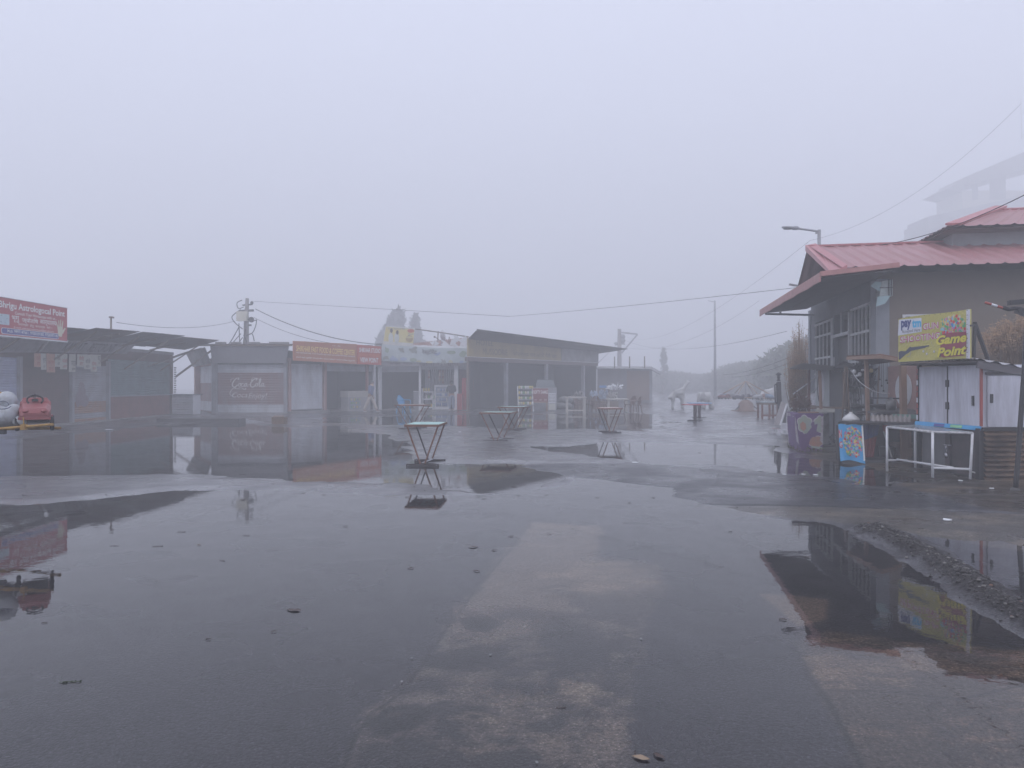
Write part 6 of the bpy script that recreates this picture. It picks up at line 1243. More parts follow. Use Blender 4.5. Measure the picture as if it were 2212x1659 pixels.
chairs = [(1252, 41, 60, 'brown plastic chair, leftmost, tucked behind the left pale table'), (1275, 41.2, -70, 'brown plastic chair right of the left pale table'), (1288, 41.6, 80, 'brown plastic chair second right of the left pale table'), (1300, 42, 100, 'brown plastic chair touching the left end of the right pale table'), (1362, 41, -60, 'brown plastic chair half behind the right pale table end'), (1374, 40.2, -80, 'rightmost brown plastic chair, nearest of the row')]
for i, (x, D, rz, lb) in enumerate(chairs):
    if i == 0: c1 = chair((P(x, 0, D).x, D, .02), R(rz), BRCH, lb, 'brown plastic chairs before the shed')
    else: dup(c1, (P(x, 0, D).x, D, .02), R(rz), lb)
b = MB(); D = 33; 
# ---------------------------------------------------------------- shop goods
def fridge(F, x0, x1, yt, yb, off, mat, label, name='drinks_fridge', glass=True, bottles=True):
    u0, u1 = F.u_of(x0, off), F.u_of(x1, off); z0 = .06; z1 = F.z_of((x0 + x1) / 2, yt, off); t = thing(name, label, 'fridge', F.w((u0 + u1) / 2, off, 0))
    b = MB(F); b.box(u0, u1, off - .6, off - .04, z0, z1); b.box(u0, u0 + .09, off - .04, off, z0, z1); b.box(u1 - .05, u1, off - .04, off, z0, z1); b.box(u0 + .09, u1 - .05, off - .04, off, z1 - .1, z1); b.box(u0 + .09, u1 - .05, off - .04, off, z0, z0 + .14); b.build('cabinet', mat, t)
    if glass:
        b = MB(F); b.box(u0 + .1, u1 - .06, off - .035, off - .02, z0 + .15, z1 - .11); b.build('shelf_display', M('fridge_inner', (.3, .33, .38), .3), t)
        for k in range(4):
            z = z0 + .2 + k * (z1 - z0 - .3) / 4; b = MB(F); b.box(u0 + .1, u1 - .06, off - .02, off - .0, z - .02, z); b.build('shelf', WHITEP, t)
            b = MB(F); rr = random.Random(k)
            for i in range(9): u = u0 + .15 + i * (u1 - u0 - .26) / 9; b.lathe((u, off - .0, z), [(.022, 0), (.024, .13), (.01, .17), (.01, .2)], 6, mi=rr.randrange(3))
            b.build('bottles', [M('water_bottle', (.35, .45, .6), .2), M('blue_bottle_label', (.12, .2, .45), .4), WHITEP], t)
    return t
F = FB
fridge(F, 938, 971, 832, 885, -.4, WHITEP, 'white glass door fridge full of water bottles in the food shop')
fridge(FB, 998, 1011, 817, 885, .1, REDPL, 'tall red drinks fridge beside the brown shed', glass=False)
t = fridge(FB, 987.5, 998, 851, 886, .5, REDPL, 'low red drinks cooler at the foot of the white post', glass=False)
t = thing('goods_shelf', 'white shelf rack with jars left of the white fridge', 'shelf', F.w(F.u_of(922), -.3, 0)); u0, u1 = F.u_of(911, -.3), F.u_of(936, -.3)
for z in (.12, .62, 1.05): b = MB(F); b.box(u0, u1, -.7, -.3, z, z + .07); b.build('shelf', WHITEP, t)
b = MB(F); b.box(u0, u0 + .06, -.7, -.3, 0, 1.3); b.box(u1 - .06, u1, -.7, -.3, 0, 1.12); b.build('upright', WHITEP, t)
jm = [M('yellow_pack', (.6, .5, .15), .4), M('white_pack', (.65, .65, .62), .4), M('grey_jar', (.3, .3, .32), .4), M('green_pack', (.2, .35, .18), .4)]
rr = random.Random(20)
for i in range(14):
    z = (.19, .69, 1.12)[i % 3]; u = u0 + .1 + (i // 3) * .15; b = MB(F); b.lathe((u, -.42, z), [(.05, 0), (.055, .14), (.035, .17), (.04, .2)], 8); o = b.build('jar', jm[rr.randrange(4)], None); tag(o, 'small jar on the white shelf rack of the food shop', 'jar', 'jars on the food shop shelf')
def counter(F, x0, x1, yt, off, label, disp=True):
    u0, u1 = F.u_of(x0, off), F.u_of(x1, off); z1 = F.z_of(x0, yt, off); t = thing('display_counter', label, 'counter', F.w((u0 + u1) / 2, off, 0)); m_ = M('grey_counter_panel', (.38, .37, .37), .6, col2=(.25, .24, .24), amt=.5)
    b = MB(F); b.box(u0, u1, off - .6, off, 0, z1 - .35); b.build('body', m_, t); b = MB(F); b.box(u0 - .02, u1, off - .62, off + .02, z1 - .35, z1); b.build('top_box', M('cream_counter_top', (.48, .46, .42), .5), t)
    b = MB(F); b.box(u0 + .1, (u0 + u1) / 2 + .1, off + .001, off + .02, .15, z1 - .45); d = b.build('glass_front', M('fridge_inner', (0, 0, 0)), t)
    b = MB(F); rr = random.Random(7)
    for i in range(26): u = rr.uniform(u0 + .14, (u0 + u1) / 2); z = rr.choice((.2, .42, .62)); b.box(u, u + .07, off + .021, off + .04, z, z + .12, rr.randrange(4))
    b.build('packets', jm, d)
counter(FO, 752, 800, 845, .15, 'grey display counter with packets at the snack shop entrance')
t = thing('side_cabinet', 'dull grey metal cabinet at the back of the open food shop', 'cabinet', F.w(F.u_of(895), -.6, 0)); b = MB(F); b.box(F.u_of(893, -.8), F.u_of(904, -.8), -1.3, -.8, 0, 1.1); b.build('body', W_STEEL, t)
b = MB(F); b.box(F.u_of(893, -.8), F.u_of(904, -.8), -1.32, -.78, 1.1, 1.13); b.build('top', WHITEP, t)
# snack rack in front of the brown shed
def rack():
    D = 42.5; g = lambda x, y: P(x, y, D); x0, x1 = g(1120, 0).x, g(1152, 0).x; t = thing('snack_rack', 'tiered snack rack full of yellow and white packets before the brown shed', 'rack', ((x0 + x1) / 2, D, 0))
    for i in range(4): b = MB(); z = .35 + i * .3; b.slab((x0, D - .25 + i * .12, z), (x1, D - .25 + i * .12, z), (x1, D + i * .12, z + .03), (x0, D + i * .12, z + .03), .03); b.build('shelf', W_STEEL, t)
    for x in (x0, x1): b = MB(); b.beam((x, D - .3, 0), (x - .05, D + .25, 1.42), .04); b.build('upright', WHITEP, t)
    b = MB(); b.beam((x0, D + .25, 1.42), (x1, D + .25, 1.4), .04); b.build('top_bar', WHITEP, t)
    rr = random.Random(5); ms = [jm[0], jm[1], M('cream_pack', (.6, .56, .4), .4), jm[3]]
    pk = None
    for i in range(4):
        for k in range(7):
            x = x0 + .05 + k * (x1 - x0 - .1) / 6; z = .38 + i * .3; y = D - .2 + i * .12; m_ = rr.randrange(4)
            b = MB(); b.ell((x, y, z + .09), (.055, .035, .085), 8, 6); o = b.build('snack_packet', ms[m_], None); tag(o, 'small bright snack packet on the tiered rack before the shed', 'packet', 'packets on the snack rack')
    x0, x1 = g(1151, 0).x, g(1184, 0).x; t = thing('vending_table', 'orange edged table with a maroon softy banner before the brown shed', 'table', ((x0 + x1) / 2, D, 0))
    b = MB(); b.box(x0 - .3, x1, D, D + .7, .5, .55); b.build('tabletop', WOODO, t)
    for x in (x0 - .1, x1 - .1): b = MB(); b.box(x, x + .07, D, D + .07, 0, .5); b.build('leg', WOODO, t)
    t2 = thing('softy_banner', 'maroon banner reading softy shake on the orange table', 'banner', (x0, D, .55)); b = MB(); b.box(x0, x1, D + .02, D + .05, .56, 1.3); b.build('sheet', M('maroon_banner', (.22, .05, .06), .6), t2)
    F_ = Frame((x0, D), (x1, D)); b = MB(F_); text(b, 'SOFTY SHAKE', .03, F_.len - .02, 1.0, 1.2, -.015, weight=.02); text(b, '30   40   50', .08, F_.len - .08, .62, .7, -.015); b.build('lettering', LTXT, t2)
    t3 = thing('plastic_crate', 'white slatted plastic crate beside the maroon softy banner', 'crate', (x1 + .2, D, .3)); b = MB(); a, c = g(1185, 0).x, g(1200, 0).x; b.box(a, c, D, D + .3, .48, .5)
    for z in (.5, .68, .86, 1.0): b.box(a, c, D, D + .02, z, z + .035)
    for k in range(6): x = a + k * (c - a - .03) / 5; b.box(x, x + .03, D + .005, D + .025, .5, 1.03)
    b.build('body', WHITEP, t3)
    b = MB(); b.box(a, c, D + .02, D + .04, .1, .45); o = b.build('painted_notice', PAPER, None); tag(o, 'pale notice sheet hanging below the white crate', 'notice')
    t4 = thing('glass_case', 'dark glass food case behind the maroon banner', 'case', (x0, D + 1, 0)); b = MB(); b.box(g(1150, 0).x, g(1205, 0).x, D + 1, D + 1.6, .0, 1.35); b.build('base', W_STEEL, t4); b = MB(); a, c = g(1158, 0).x, g(1203, 0).x
    b.hexa([(a, D + 1, 1.35), (c, D + 1, 1.35), (c, D + 1.6, 1.35), (a, D + 1.6, 1.35), (a + .1, D + 1.1, 1.8), (c - .2, D + 1.1, 1.8), (c - .2, D + 1.6, 1.8), (a + .1, D + 1.6, 1.8)]); b.build('glass', GLASSD, t4)
    # goods heaps further right
    D = 46
    for i, (xa, xb, h, m_, lb) in enumerate(((1242, 1262, 1.0, CONC, 'long low crate stack of brown goods inside the shed'), (1277, 1294, 1.02, M('pale_blue_bottles', (.3, .38, .5), .3, col2=(.55, .6, .65), amt=.6, scale=14), 'heap of pale wrapped bottles beside the shed'), (1296, 1312, 1.1, M('pale_blue_bottles', (0, 0, 0)), 'heap of bluish bottles under the small blue box'), (1314, 1336, .95, M('mixed_pale_goods', (.4, .38, .36), .5, col2=(.6, .6, .58), amt=.6, scale=12), 'rightmost pale heap of wrapped goods by the small shed'))):
        t = thing('goods_stack', lb, 'goods', (P((xa + xb) / 2, 0, D).x, D, 0)); a, c = P(xa, 0, D).x, P(xb, 0, D).x; b = MB(); b.box(a, c, D, D + .8, 0, .5); b.build('bench', WOOD, t); b = MB(); r2 = random.Random(i)
        for k in range(40): x = r2.uniform(a, c); z = .5 + r2.random() * (h - .55); b.lathe((x, D + r2.uniform(0, .7), z), [(.04, 0), (.045, .14), (.02, .2)], 6)
        b.build('bottles', m_, t)
    b = MB(); a, c = P(1296, 0, D).x, P(1310, 0, D).x; b.box(a, c, D, D + .4, 1.32, 1.46); o = b.build('blue_box', M('blue_carton', (.15, .32, .6), .5), None); tag(o, 'small bright blue box on top of the bluish bottles', 'box')
    b = MB(); b.leaves(P(1327, 836, D), (.55, .3, .18), 60, .16, hollow=0); o = b.build('wrapped_bundle', WHITEP, None); tag(o, 'loose white plastic bundle on the rightmost goods heap', 'bundle')
rack()
# ---------------------------------------------------------------- people
SKIN = M('brown_skin', (.28, .16, .11), .5); HAIR = M('black_hair', (.02, .017, .016), .5)
def person(px, D, rz, label, jacket, trousers, stride, shoes, scarf=None, bag=None, lean=0, arms='down'):
    c = P(px, 0, D); t = thing('person', label, 'person', (0, 0, 0)); H = 1.66
    hip, kn, sh = .88, .47, 1.36; ln = lean
    J = {'pelvis': ((0, 0, .95), (.15, .11)), 'waist': ((0, -.01 - ln * .2, 1.08), (.135, .1)), 'chest': ((0, -.02 - ln * .6, 1.27), (.16, .12)), 'neckb': ((0, -.02 - ln, 1.42), (.07, .07)), 'neck': ((0, -.03 - ln * 1.1, 1.48), (.052, .055)), 'head': ((0, -.04 - ln * 1.3, 1.58), (.078, .095)), 'crown': ((0, -.03 - ln * 1.4, 1.66), (.07, .085)), 'nose': ((0, -.135 - ln * 1.4, 1.57), .018)}
    E = [('pelvis', 'waist'), ('waist', 'chest'), ('chest', 'neckb'), ('neckb', 'neck'), ('neck', 'head'), ('head', 'crown'), ('head', 'nose')]
    pos = {}
    for s, n in ((-1, 'l'), (1, 'r')):
        st = stride * s
        pos[n] = dict(hip=(s * .09, 0, .9), knee=(s * .1, -st * .45 - .03, .48), ank=(s * .1, -st, .09), toe=(s * .12, -st - .17, .035), sh=(s * .18, -.02 - ln * .8, 1.38))
        if arms == 'front' : el, wr = (s * .25, -.1, 1.13), (s * .16, -.3, 1.12)
        else: el, wr = (s * .25, .04 + st * .3 - ln * .6, 1.12), (s * .25, -.02 + st * .6 - ln * .6, .88)
        pos[n].update(el=el, wr=wr, hd=(wr[0], wr[1] - .03, wr[2] - .07 if arms != 'front' else wr[2] + .02))
        for a, r_ in (('hip', .095), ('knee', .062), ('ank', .042), ('toe', .035), ('sh', .062), ('el', .045), ('wr', .03), ('hd', .034)): J[n + a] = (pos[n][a], r_)
        E += [('pelvis', n + 'hip'), (n + 'hip', n + 'knee'), (n + 'knee', n + 'ank'), (n + 'ank', n + 'toe'), ('chest', n + 'sh'), (n + 'sh', n + 'el'), (n + 'el', n + 'wr'), (n + 'wr', n + 'hd')]
    b = MB(); skin(b, J, E, 'pelvis', sub=2)
    for n in 'lr':
        s = -1 if n == 'l' else 1; h = Vector(pos[n]['hd']); dn = (h - Vector(pos[n]['wr'])).normalized()
        for k, l_ in enumerate((.07, .082, .085, .075)): o_ = Vector((0, (k - 1.5) * .018, 0)); q = h + dn * .02 + o_; b.tube([q, q + dn * l_ * .55, q + dn * l_ + Vector((-s * .015, 0, 0))], [.0095, .008, .006], 6)
        q = h + Vector((-s * .01, -.03, 0)); b.tube([q, q + dn * .03 + Vector((-s * .01, -.02, 0)), q + dn * .055 + Vector((-s * .015, -.022, 0))], [.011, .009, .007], 6)
        b.ell(Vector(J['head'][0]) + Vector((s * .085, .01, 0)), (.014, .02, .03), 8, 6)
    b.build('body', SKIN, t)
    b = MB(); hd = Vector(J['crown'][0]); b.ell(hd + Vector((0, .02, -.02)), (.092, .115, .085), 16, 10); b.ell(hd + Vector((0, .06, -.08)), (.085, .07, .09), 12, 8); b.build('hair', HAIR, t)
    b = MB(); g = lambda n, k, r_: (J[n][0], r_)
    Jk = {'p': (J['pelvis'][0], (.18, .14)), 'w': (J['waist'][0], (.17, .135)), 'c': (J['chest'][0], (.2, .15)), 'n': ((0, -.02 - ln, 1.43), (.085, .085))}; Ek = [('p', 'w'), ('w', 'c'), ('c', 'n')]
    for n in 'lr': Jk[n + 's'] = (pos[n]['sh'], .085); Jk[n + 'e'] = (pos[n]['el'], .065); Jk[n + 'w'] = (tuple(Vector(pos[n]['wr']) + Vector((0, 0, .03 if arms != 'front' else 0))), .05); Ek += [('c', n + 's'), (n + 's', n + 'e'), (n + 'e', n + 'w')]
    skin(b, Jk, Ek, 'p', sub=2); b.build('jacket', jacket, t)
    b = MB(); Jt = {'p': ((0, 0, .96), (.16, .125)), 'p0': ((0, 0, .88), (.16, .12))}; Et = [('p', 'p0')]
    for n in 'lr': Jt[n + 'h'] = (tuple(Vector(pos[n]['hip']) - Vector((0, 0, .06))), .115); Jt[n + 'k'] = (pos[n]['knee'], .092); Jt[n + 'a'] = (tuple(Vector(pos[n]['ank']) + Vector((0, 0, .02))), .085 if stride > .2 else .065); Et += [('p0', n + 'h'), (n + 'h', n + 'k'), (n + 'k', n + 'a')]
    skin(b, Jt, Et, 'p', sub=2); b.build('trousers', trousers, t)
    for n in 'lr':
        b = MB(); a, q = Vector(pos[n]['ank']), Vector(pos[n]['toe']); skin(b, {'a': (tuple(a + Vector((0, .04, -.045))), (.045, .04)), 'm': (tuple(a.lerp(q, .5) + Vector((0, 0, -.02))), (.045, .038)), 't': (tuple(q), (.042, .03))}, [('a', 'm'), ('m', 't')], 'a', sub=2); b.build('shoe', shoes, t)
    if scarf: b = MB(); b.lathe((0, -.03 - ln, 1.4), [(.11, 0), (.12, .04), (.1, .09), (.07, .1)], 14); b.build('collar', scarf, t)
    t.location = (c.x, D, .03); t.rotation_euler = (0, 0, rz); return t
person(800, 41.3, R(75), 'person in blue jacket and wide beige trousers striding past the counter', M('blue_denim_jacket', (.1, .13, .24), .7), M('beige_trousers', (.48, .43, .38), .8), .33, M('white_shoes', (.6, .6, .6), .5), M('orange_white_scarf', (.55, .4, .28), .7, col2=(.6, .6, .6), amt=.6, scale=9), lean=.05)
person(975.5, 42.7, R(196), 'person in dark padded jacket facing the white fridge, seen from behind', M('black_padded_jacket', (.035, .035, .045), .7), M('grey_blue_jeans', (.22, .25, .33), .8), .04, M('pale_shoes', (.5, .5, .5), .5), arms='front')
# ---------------------------------------------------------------- rides
def toy_car(parent, c, rz, mat, s=1.0, detail=True):
    m = Matrix.Translation(Vector(c)) @ Matrix.Rotation(rz, 4, 'Z') @ Matrix.Scale(s, 4)
    class FF: pass
    f = FF(); f.m = m; b = MB(f)
    # front is -y; length .95, width .5
    sec = [(-.5, .13, .22, .05), (-.45, .1, .3, .02), (-.25, .08, .36, 0), (-.1, .08, .4, 0), (.25, .08, .3, 0), (.42, .08, .46, 0), (.5, .12, .42, .03)]
    vs = []; fs = []
    for y, z0, z1, ins in sec:
        w_ = .25 - ins; r_ = .06; vs += [(-w_ + .03, y, z0), (-w_, y, z0 + .05), (-w_, y, z1 - r_), (-w_ + r_, y, z1), (w_ - r_, y, z1), (w_, y, z1 - r_), (w_, y, z0 + .05), (w_ - .03, y, z0)]
    for i in range(len(sec) - 1):
        for k in range(8): fs.append((i * 8 + k, i * 8 + (k + 1) % 8, i * 8 + 8 + (k + 1) % 8, i * 8 + 8 + k))
    fs += [tuple(range(8)), tuple(range(len(sec) * 8 - 1, len(sec) * 8 - 9, -1))]; b.add(vs, fs, 0)
    if detail:
        b.box(-.25, .25, -.53, -.49, .1, .15)
        for sx in (-1, 1): b.ell((sx * .14, -.46, .25), (.055, .06, .035), 12, 8); b.box(sx * .25 - .03, sx * .25 + .03, -.2, .4, .12, .17)
    body = b.build('toy_car', mat, parent)
    if not detail:
        b = MB(f)
        for sx in (-1, 1):
            for y in (-.32, .32): b.lathe((sx * .25, y, .08), [(.09, -.03), (.1, -.02), (.1, .02), (.09, .03)], 12, 'x')
        b.build('wheels', M('black_rubber', (.018, .018, .02), .7), body); return body
    b = MB(f); b.box(-.16, .16, -.08, .2, .395, .402); b.build('cockpit', M('dark_red_plastic', (.2, .03, .035), .5), body)
    b = MB(f)   # windscreen cowl
    b.add([(-.24, -.1, .36), (.24, -.1, .36), (.19, -.02, .49), (-.19, -.02, .49), (-.22, .02, .36), (.22, .02, .36), (.17, .02, .48), (-.17, .02, .48)], [(0, 1, 2, 3), (4, 7, 6, 5), (3, 2, 6, 7), (0, 3, 7, 4), (1, 5, 6, 2)]); b.build('cowl', mat, body)
    b = MB(f); pts = [(math.cos(a) * .125, -.16 + math.sin(a) * .04, .45 + math.sin(a) * .085) for a in [R(-40 + 26 * k) for k in range(11)]]; b.tube(cat(pts, 3), .016, 8); b.box(-.05, .05, -.17, -.13, .42, .47); b.tube([(0, -.15, .47), (0, -.12, .545)], .008, 6); b.ell((0, -.12, .55), .014, 8, 6); b.build('steering_wheel', M('black_plastic', (.03, .03, .033), .4), body)
    rub = M('black_rubber', (.018, .018, .02), .7)
    for sx in (-1, 1):
        for y in (-.32, .32): b = MB(f); b.lathe((sx * .27, y, .02), [(.05, -.035), (.11, -.035), (.125, -.02), (.125, .02), (.11, .035), (.05, .035)], 18, 'x'); b.build('wheel', rub, body)
    b = MB(f); b.box(-.2, .2, -.44, .44, .03, .08); b.tube([(-.24, -.32, .05), (.24, -.32, .05)], .012, 6); b.tube([(-.24, .32, .05), (.24, .32, .05)], .012, 6); b.build('chassis', BLACK, body); return body
def near_ride():
    D = 9.66; C = Vector((-8.3, 9.9, 0)); t = thing('carousel_ride', 'children carousel with red toy car and white animal hanging on rusty yellow bar', 'carousel', C)
    ym = M('rusty_yellow_pipe', (.4, .24, .06), .6, col2=(.16, .08, .05), amt=.7, scale=12)
    b = MB(); b.lathe(C, [(.7, 0), (.7, .06), (.12, .1), (.09, .3), (.07, 2.3), (.02, 2.45)], 18); b.build('mast', ym, t)
    a = P(0, 926.5, D - .2); e = P(115, 917.5, D - .15); b = MB(); b.tube([C + Vector((0, 0, .93)), a + (a - e) * .8, a, e], .018, 8); q = P(52, 922, D - .18); b.box(q.x - .025, q.x + .03, q.y - .04, q.y + .03, q.z - .04, q.z + .03); b.tube([q, q + Vector((-.01, 0, .12))], .007, 6); b.build('arm', ym, t)
    b = MB(); b.tube([C + Vector((0, 0, .95)), (-6.6, 10.2, .95), (-5.95, 10.0, .97)], .018, 8); b.build('arm', ym, t)
    for z, q in ((2.25, (-5.9, 9.9, 1.0)), (2.25, (-6.8, 9.4, 1.0))):
        pass
    for k in range(4):
        an = R(120 + 60 * k); b = MB(); b.tube([C + Vector((0, 0, .95)), C + Vector((math.cos(an) * 2.2, math.sin(an) * 2.2, .97))], .018, 8); b.build('arm', ym, t)
    car = toy_car(t, (P(76, 0, D + .2).x, D + .2, 1.03), R(31), M('faded_red_fibreglass', (.25, .065, .07), .4, col2=(.3, .14, .13), amt=.5, scale=7, bump=.2), .7)
    # white animal seat (elephant like, head towards the left)
    wm = M('grubby_white_fibreglass', (.42, .44, .47), .6, col2=(.25, .25, .24), amt=.7, scale=9, bump=.4)
    g = lambda x, y, d=0: P(x, y, D + d); b = MB()
    b.ell(g(4, 900), (.24, .26, .155), 20, 14); b.ell(g(30, 895, -.05), (.07, .16, .13), 14, 10); b.ell(g(14, 866), (.115, .13, .12), 18, 12); b.ell(g(21, 872, .02), (.07, .05, .13), 14, 10)
    b.tube([g(34, 912, -.1), g(46, 911, -.12), g(53, 909, -.12)], [.05, .04, .03], 10); b.ell(g(50, 911, -.12), (.04, .045, .045), 12, 8); b.ell(g(40, 906, -.1), (.035, .04, .04), 12, 8); b.ell(g(-6, 884), (.2, .18, .1), 16, 10)
    an = b.build('toy_animal', wm, t)
    b = MB(); b.tube(cat([g(-20, 882, -.2), g(0, 884, -.27), g(14, 883, -.24), g(24, 878, -.17)], 5), .006, 6); b.tube(cat([g(0, 868, -.13), g(8, 867, -.13), g(16, 870, -.12), g(20, 877, -.12)], 5), .0035, 5); b.build('harness_line', M('dark_blue_line', (.03, .04, .1), .5), an)
    b = MB(); b.ell(g(1, 851, -.05), (.025, .025, .025), 10, 8); b.build('knob', ym, an)
    b = MB(); b.box(*[g(14, 0).x, g(26, 0).x], D - .15, D - .1, g(0, 937).z, g(0, 927).z); b.build('bracket', BLACK, an)
    b = MB(); b.slab(g(31, 872, .1), g(37, 878, .1), g(40, 863, .12), g(33, 862, .12), .02); b.build('pale_blue_seat', M('pale_blue_plastic', (.35, .45, .55), .4), t)
near_ride()
def far_ride():
    D = 42; g = lambda x, y, d=0: P(x, y, D + d); c = g(1611, 830); t = thing('carousel_ride', 'distant carousel of small toy cars hung from a central mast', 'carousel', (c.x, D, 0))
    b = MB(); b.tube([(c.x, D, 0), (c.x, D, 1.95)], [.1, .03], 8); b.build('mast', W_STEEL, t)
    b = MB(); b.lathe((c.x, D, .03), [(.8, 0), (.8, .06), (.45, .08), (.4, .45), (.2, .62), (.1, .65)], 12); b.build('base', M('brown_base_paint', (.25, .17, .14), .7), t)
    b = MB(); b.beam(g(1581, 891), g(1650, 891), .3, .06)
    for s in (-1, 1): b.beam((c.x, D, .7), (c.x + s * .7, D - .2, .05), .05)
    b.build('ground_frame', BLACK, t)
    cols = [M('carousel_red', (.2, .09, .09), .6), M('carousel_blue', (.13, .19, .27), .6), M('carousel_white', (.3, .3, .31), .6), M('carousel_dark', (.08, .07, .09), .5)]  # car colours muted, carrying the thicker mist at that spot in the paint
    for k in range(8):
        a = R(45 * k + 10); q = Vector((c.x + 1.3 * math.cos(a), D + 1.3 * math.sin(a), .72)); b = MB(); b.tube([(c.x, D, 1.72), q + Vector((0, 0, .3))], .022, 5); b.tube([(c.x, D, .8), q + Vector((0, 0, .05))], .03, 5); b.build('arm', M('striped_arm_paint', (.4, .3, .22), .6), t)
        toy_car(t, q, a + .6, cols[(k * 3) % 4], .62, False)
far_ride()
# ---------------------------------------------------------------- clutter round the stalls
def clutter():
    for i, (x, n_, c_) in enumerate(()):
        F = FO; u = F.u_of(x, .02); t = thing('packet_strip', 'strip of snack packets hanging in the snack shop doorway, ' + ['leftmost', 'second from the left', 'third from the left', 'fourth, above the counter', 'fifth, above the counter', 'rightmost'][i], 'packets', F.w(u, .02, 2.2), 'packet strips hanging in the snack shop')
        b = MB(F)
        for k in range(n_): z = 2.2 - k * .17; b.hexa([(u - .06, 0, z - .15), (u + .06, 0, z - .15), (u + .06, .03, z - .15), (u - .06, .03, z - .15), (u - .055, .01, z), (u + .055, .01, z), (u + .055, .02, z), (u - .055, .02, z)], k % 2)
        b.build('packets', [jm[c_], jm[(c_ + 1) % 4]], t)
    for i, x in enumerate((927, 950, 957)):
        F = FB; u = F.u_of(x, -.1); t = thing('packet_strip', 'reddish packet strip hanging above the fridge in the food shop, ' + ['leftmost', 'middle', 'rightmost'][i], 'packets', F.w(u, -.1, 2.3), 'packet strips hanging in the food shop')
        b = MB(F)
        for k in range(3 + i % 3): z = 2.35 - k * .16; b.hexa([(u - .07, -.12, z - .14), (u + .06, -.12, z - .14), (u + .06, -.09, z - .14), (u - .07, -.09, z - .14), (u - .06, -.11, z), (u + .05, -.11, z), (u + .05, -.1, z), (u - .06, -.1, z)], k % 2)
        b.build('packets', [M('dull_red_packets', (.2, .1, .09), .5), M('dull_tan_packets', (.3, .24, .18), .5)], t)
    for i, (x, D, h, m_, lb) in enumerate(((1166, 46, .9, BRCH, 'dark brown sack heap behind the orange edged table'), (1216, 45, 1.0, M('grey_sacks', (.2, .2, .2), .8), 'grey sack heap behind the left pale table'), (1248, 46.5, 1.1, BRCH, 'tall dark heap inside the shed behind the brown chairs'))):
        c = P(x, 0, D); b = MB(); rr = random.Random(i + 40)
        for k in range(6): b.ell((c.x + rr.uniform(-.4, .4), D + rr.uniform(0, .4), rr.uniform(.15, h * .8)), (.3, .22, .2), 10, 8)
        o = b.build('sack_heap', m_, None); tag(o, lb, 'sacks')
    # beside the game kiosk
    t = thing('wooden_stool', 'low timber stool between the thick post and the kiosk base', 'stool', (8.35, 15.0, 0)); b = MB(); b.box(8.15, 8.5, 14.85, 15.15, .42, .46); b.build('seat', WOOD, t)
    for x in (8.17, 8.44):
        for y in (14.87, 15.09): b = MB(); b.box(x, x + .04, y, y + .04, 0, .42); b.build('leg', WOOD, t)
    b = MB(); b.lathe((7.55, 15.3, 0), [(.12, 0), (.15, .28), (.155, .29), (.14, .28)], 16); o = b.build('bucket', M('grey_steel_bucket', (.2, .2, .21), .4, metal=.5), None); tag(o, 'grey steel bucket on the ground under the stall counter', 'bucket')
    t = thing('wooden_crate', 'brown slatted crate under the stall counter beside the bucket', 'crate', (7.95, 15.5, 0)); b = MB()
    for z in (.02, .14, .26): b.box(7.75, 8.15, 15.3, 15.32, z, z + .09); b.box(7.75, 7.77, 15.32, 15.6, z, z + .09)
    b.box(7.75, 8.15, 15.6, 15.62, 0, .36); b.box(8.13, 8.15, 15.32, 15.6, 0, .36); b.build('slats', WOOD, t)
    c = P(1905, 884, 15.7); b = MB(); b.lathe((c.x, 15.7, c.z), [(.08, 0), (.2, .05), (.23, .1), (.22, .1), (.07, .012)], 18); o = b.build('cooking_pan', BLACK, None); tag(o, 'shallow black pan standing on the stall counter', 'pan')
    c = P(1925, 886, 15.3); b = MB(); b.lathe((c.x, 15.3, c.z), [(.09, 0), (.1, .16), (.08, .2), (.03, .22), (.02, .26)], 14); o = b.build('kettle', M('sooty_aluminium', (.16, .16, .16), .4, metal=.6), None); tag(o, 'sooty kettle beside the black pan on the stall counter', 'kettle')
    for i, (xa, xb, lb) in enumerate(((1818, 1826, 'slanting bamboo pole left of the dark cloth bundle'), (1836, 1830, 'second slanting pole crossing behind the dark cloth bundle'), (1893, 1899, 'thin stick leaning between the timber posts'))):
        b = MB(); b.tube([P(xa, 925, 16.8), P(xb, 792, 16.8)], .018, 6); o = b.build('leaning_pole', WOOD, None); tag(o, lb, 'pole')
    b = MB(); b.corr(P(1842, 836, 17.4), P(1886, 838, 16.6), P(1886, 790, 16.8), P(1842, 794, 17.4), 5, .03, 3, sag=.03); o = b.build('hanging_tarpaulin', CLOTHD, None); tag(o, 'dark creased tarpaulin hanging from the stall roof behind the bulbs', 'tarpaulin')
    t = thing('plastic_bottle_crate', 'dark crate of bottles at the foot of the far stall', 'crate', (7.2, 18.4, 0)); b = MB(); b.box(7.05, 7.45, 18.3, 18.6, 0, .25); b.build('crate', M('dull_red_crate', (.22, .05, .05), .5), t); b = MB()
    for k in range(8): b.lathe((7.1 + (k % 4) * .1, 18.36 + (k // 4) * .14, .25), [(.035, 0), (.035, .06), (.015, .12), (.015, .15)], 8)
    b.build('bottles', M('brown_bottle_glass', (.06, .03, .02), .15), t)
clutter()
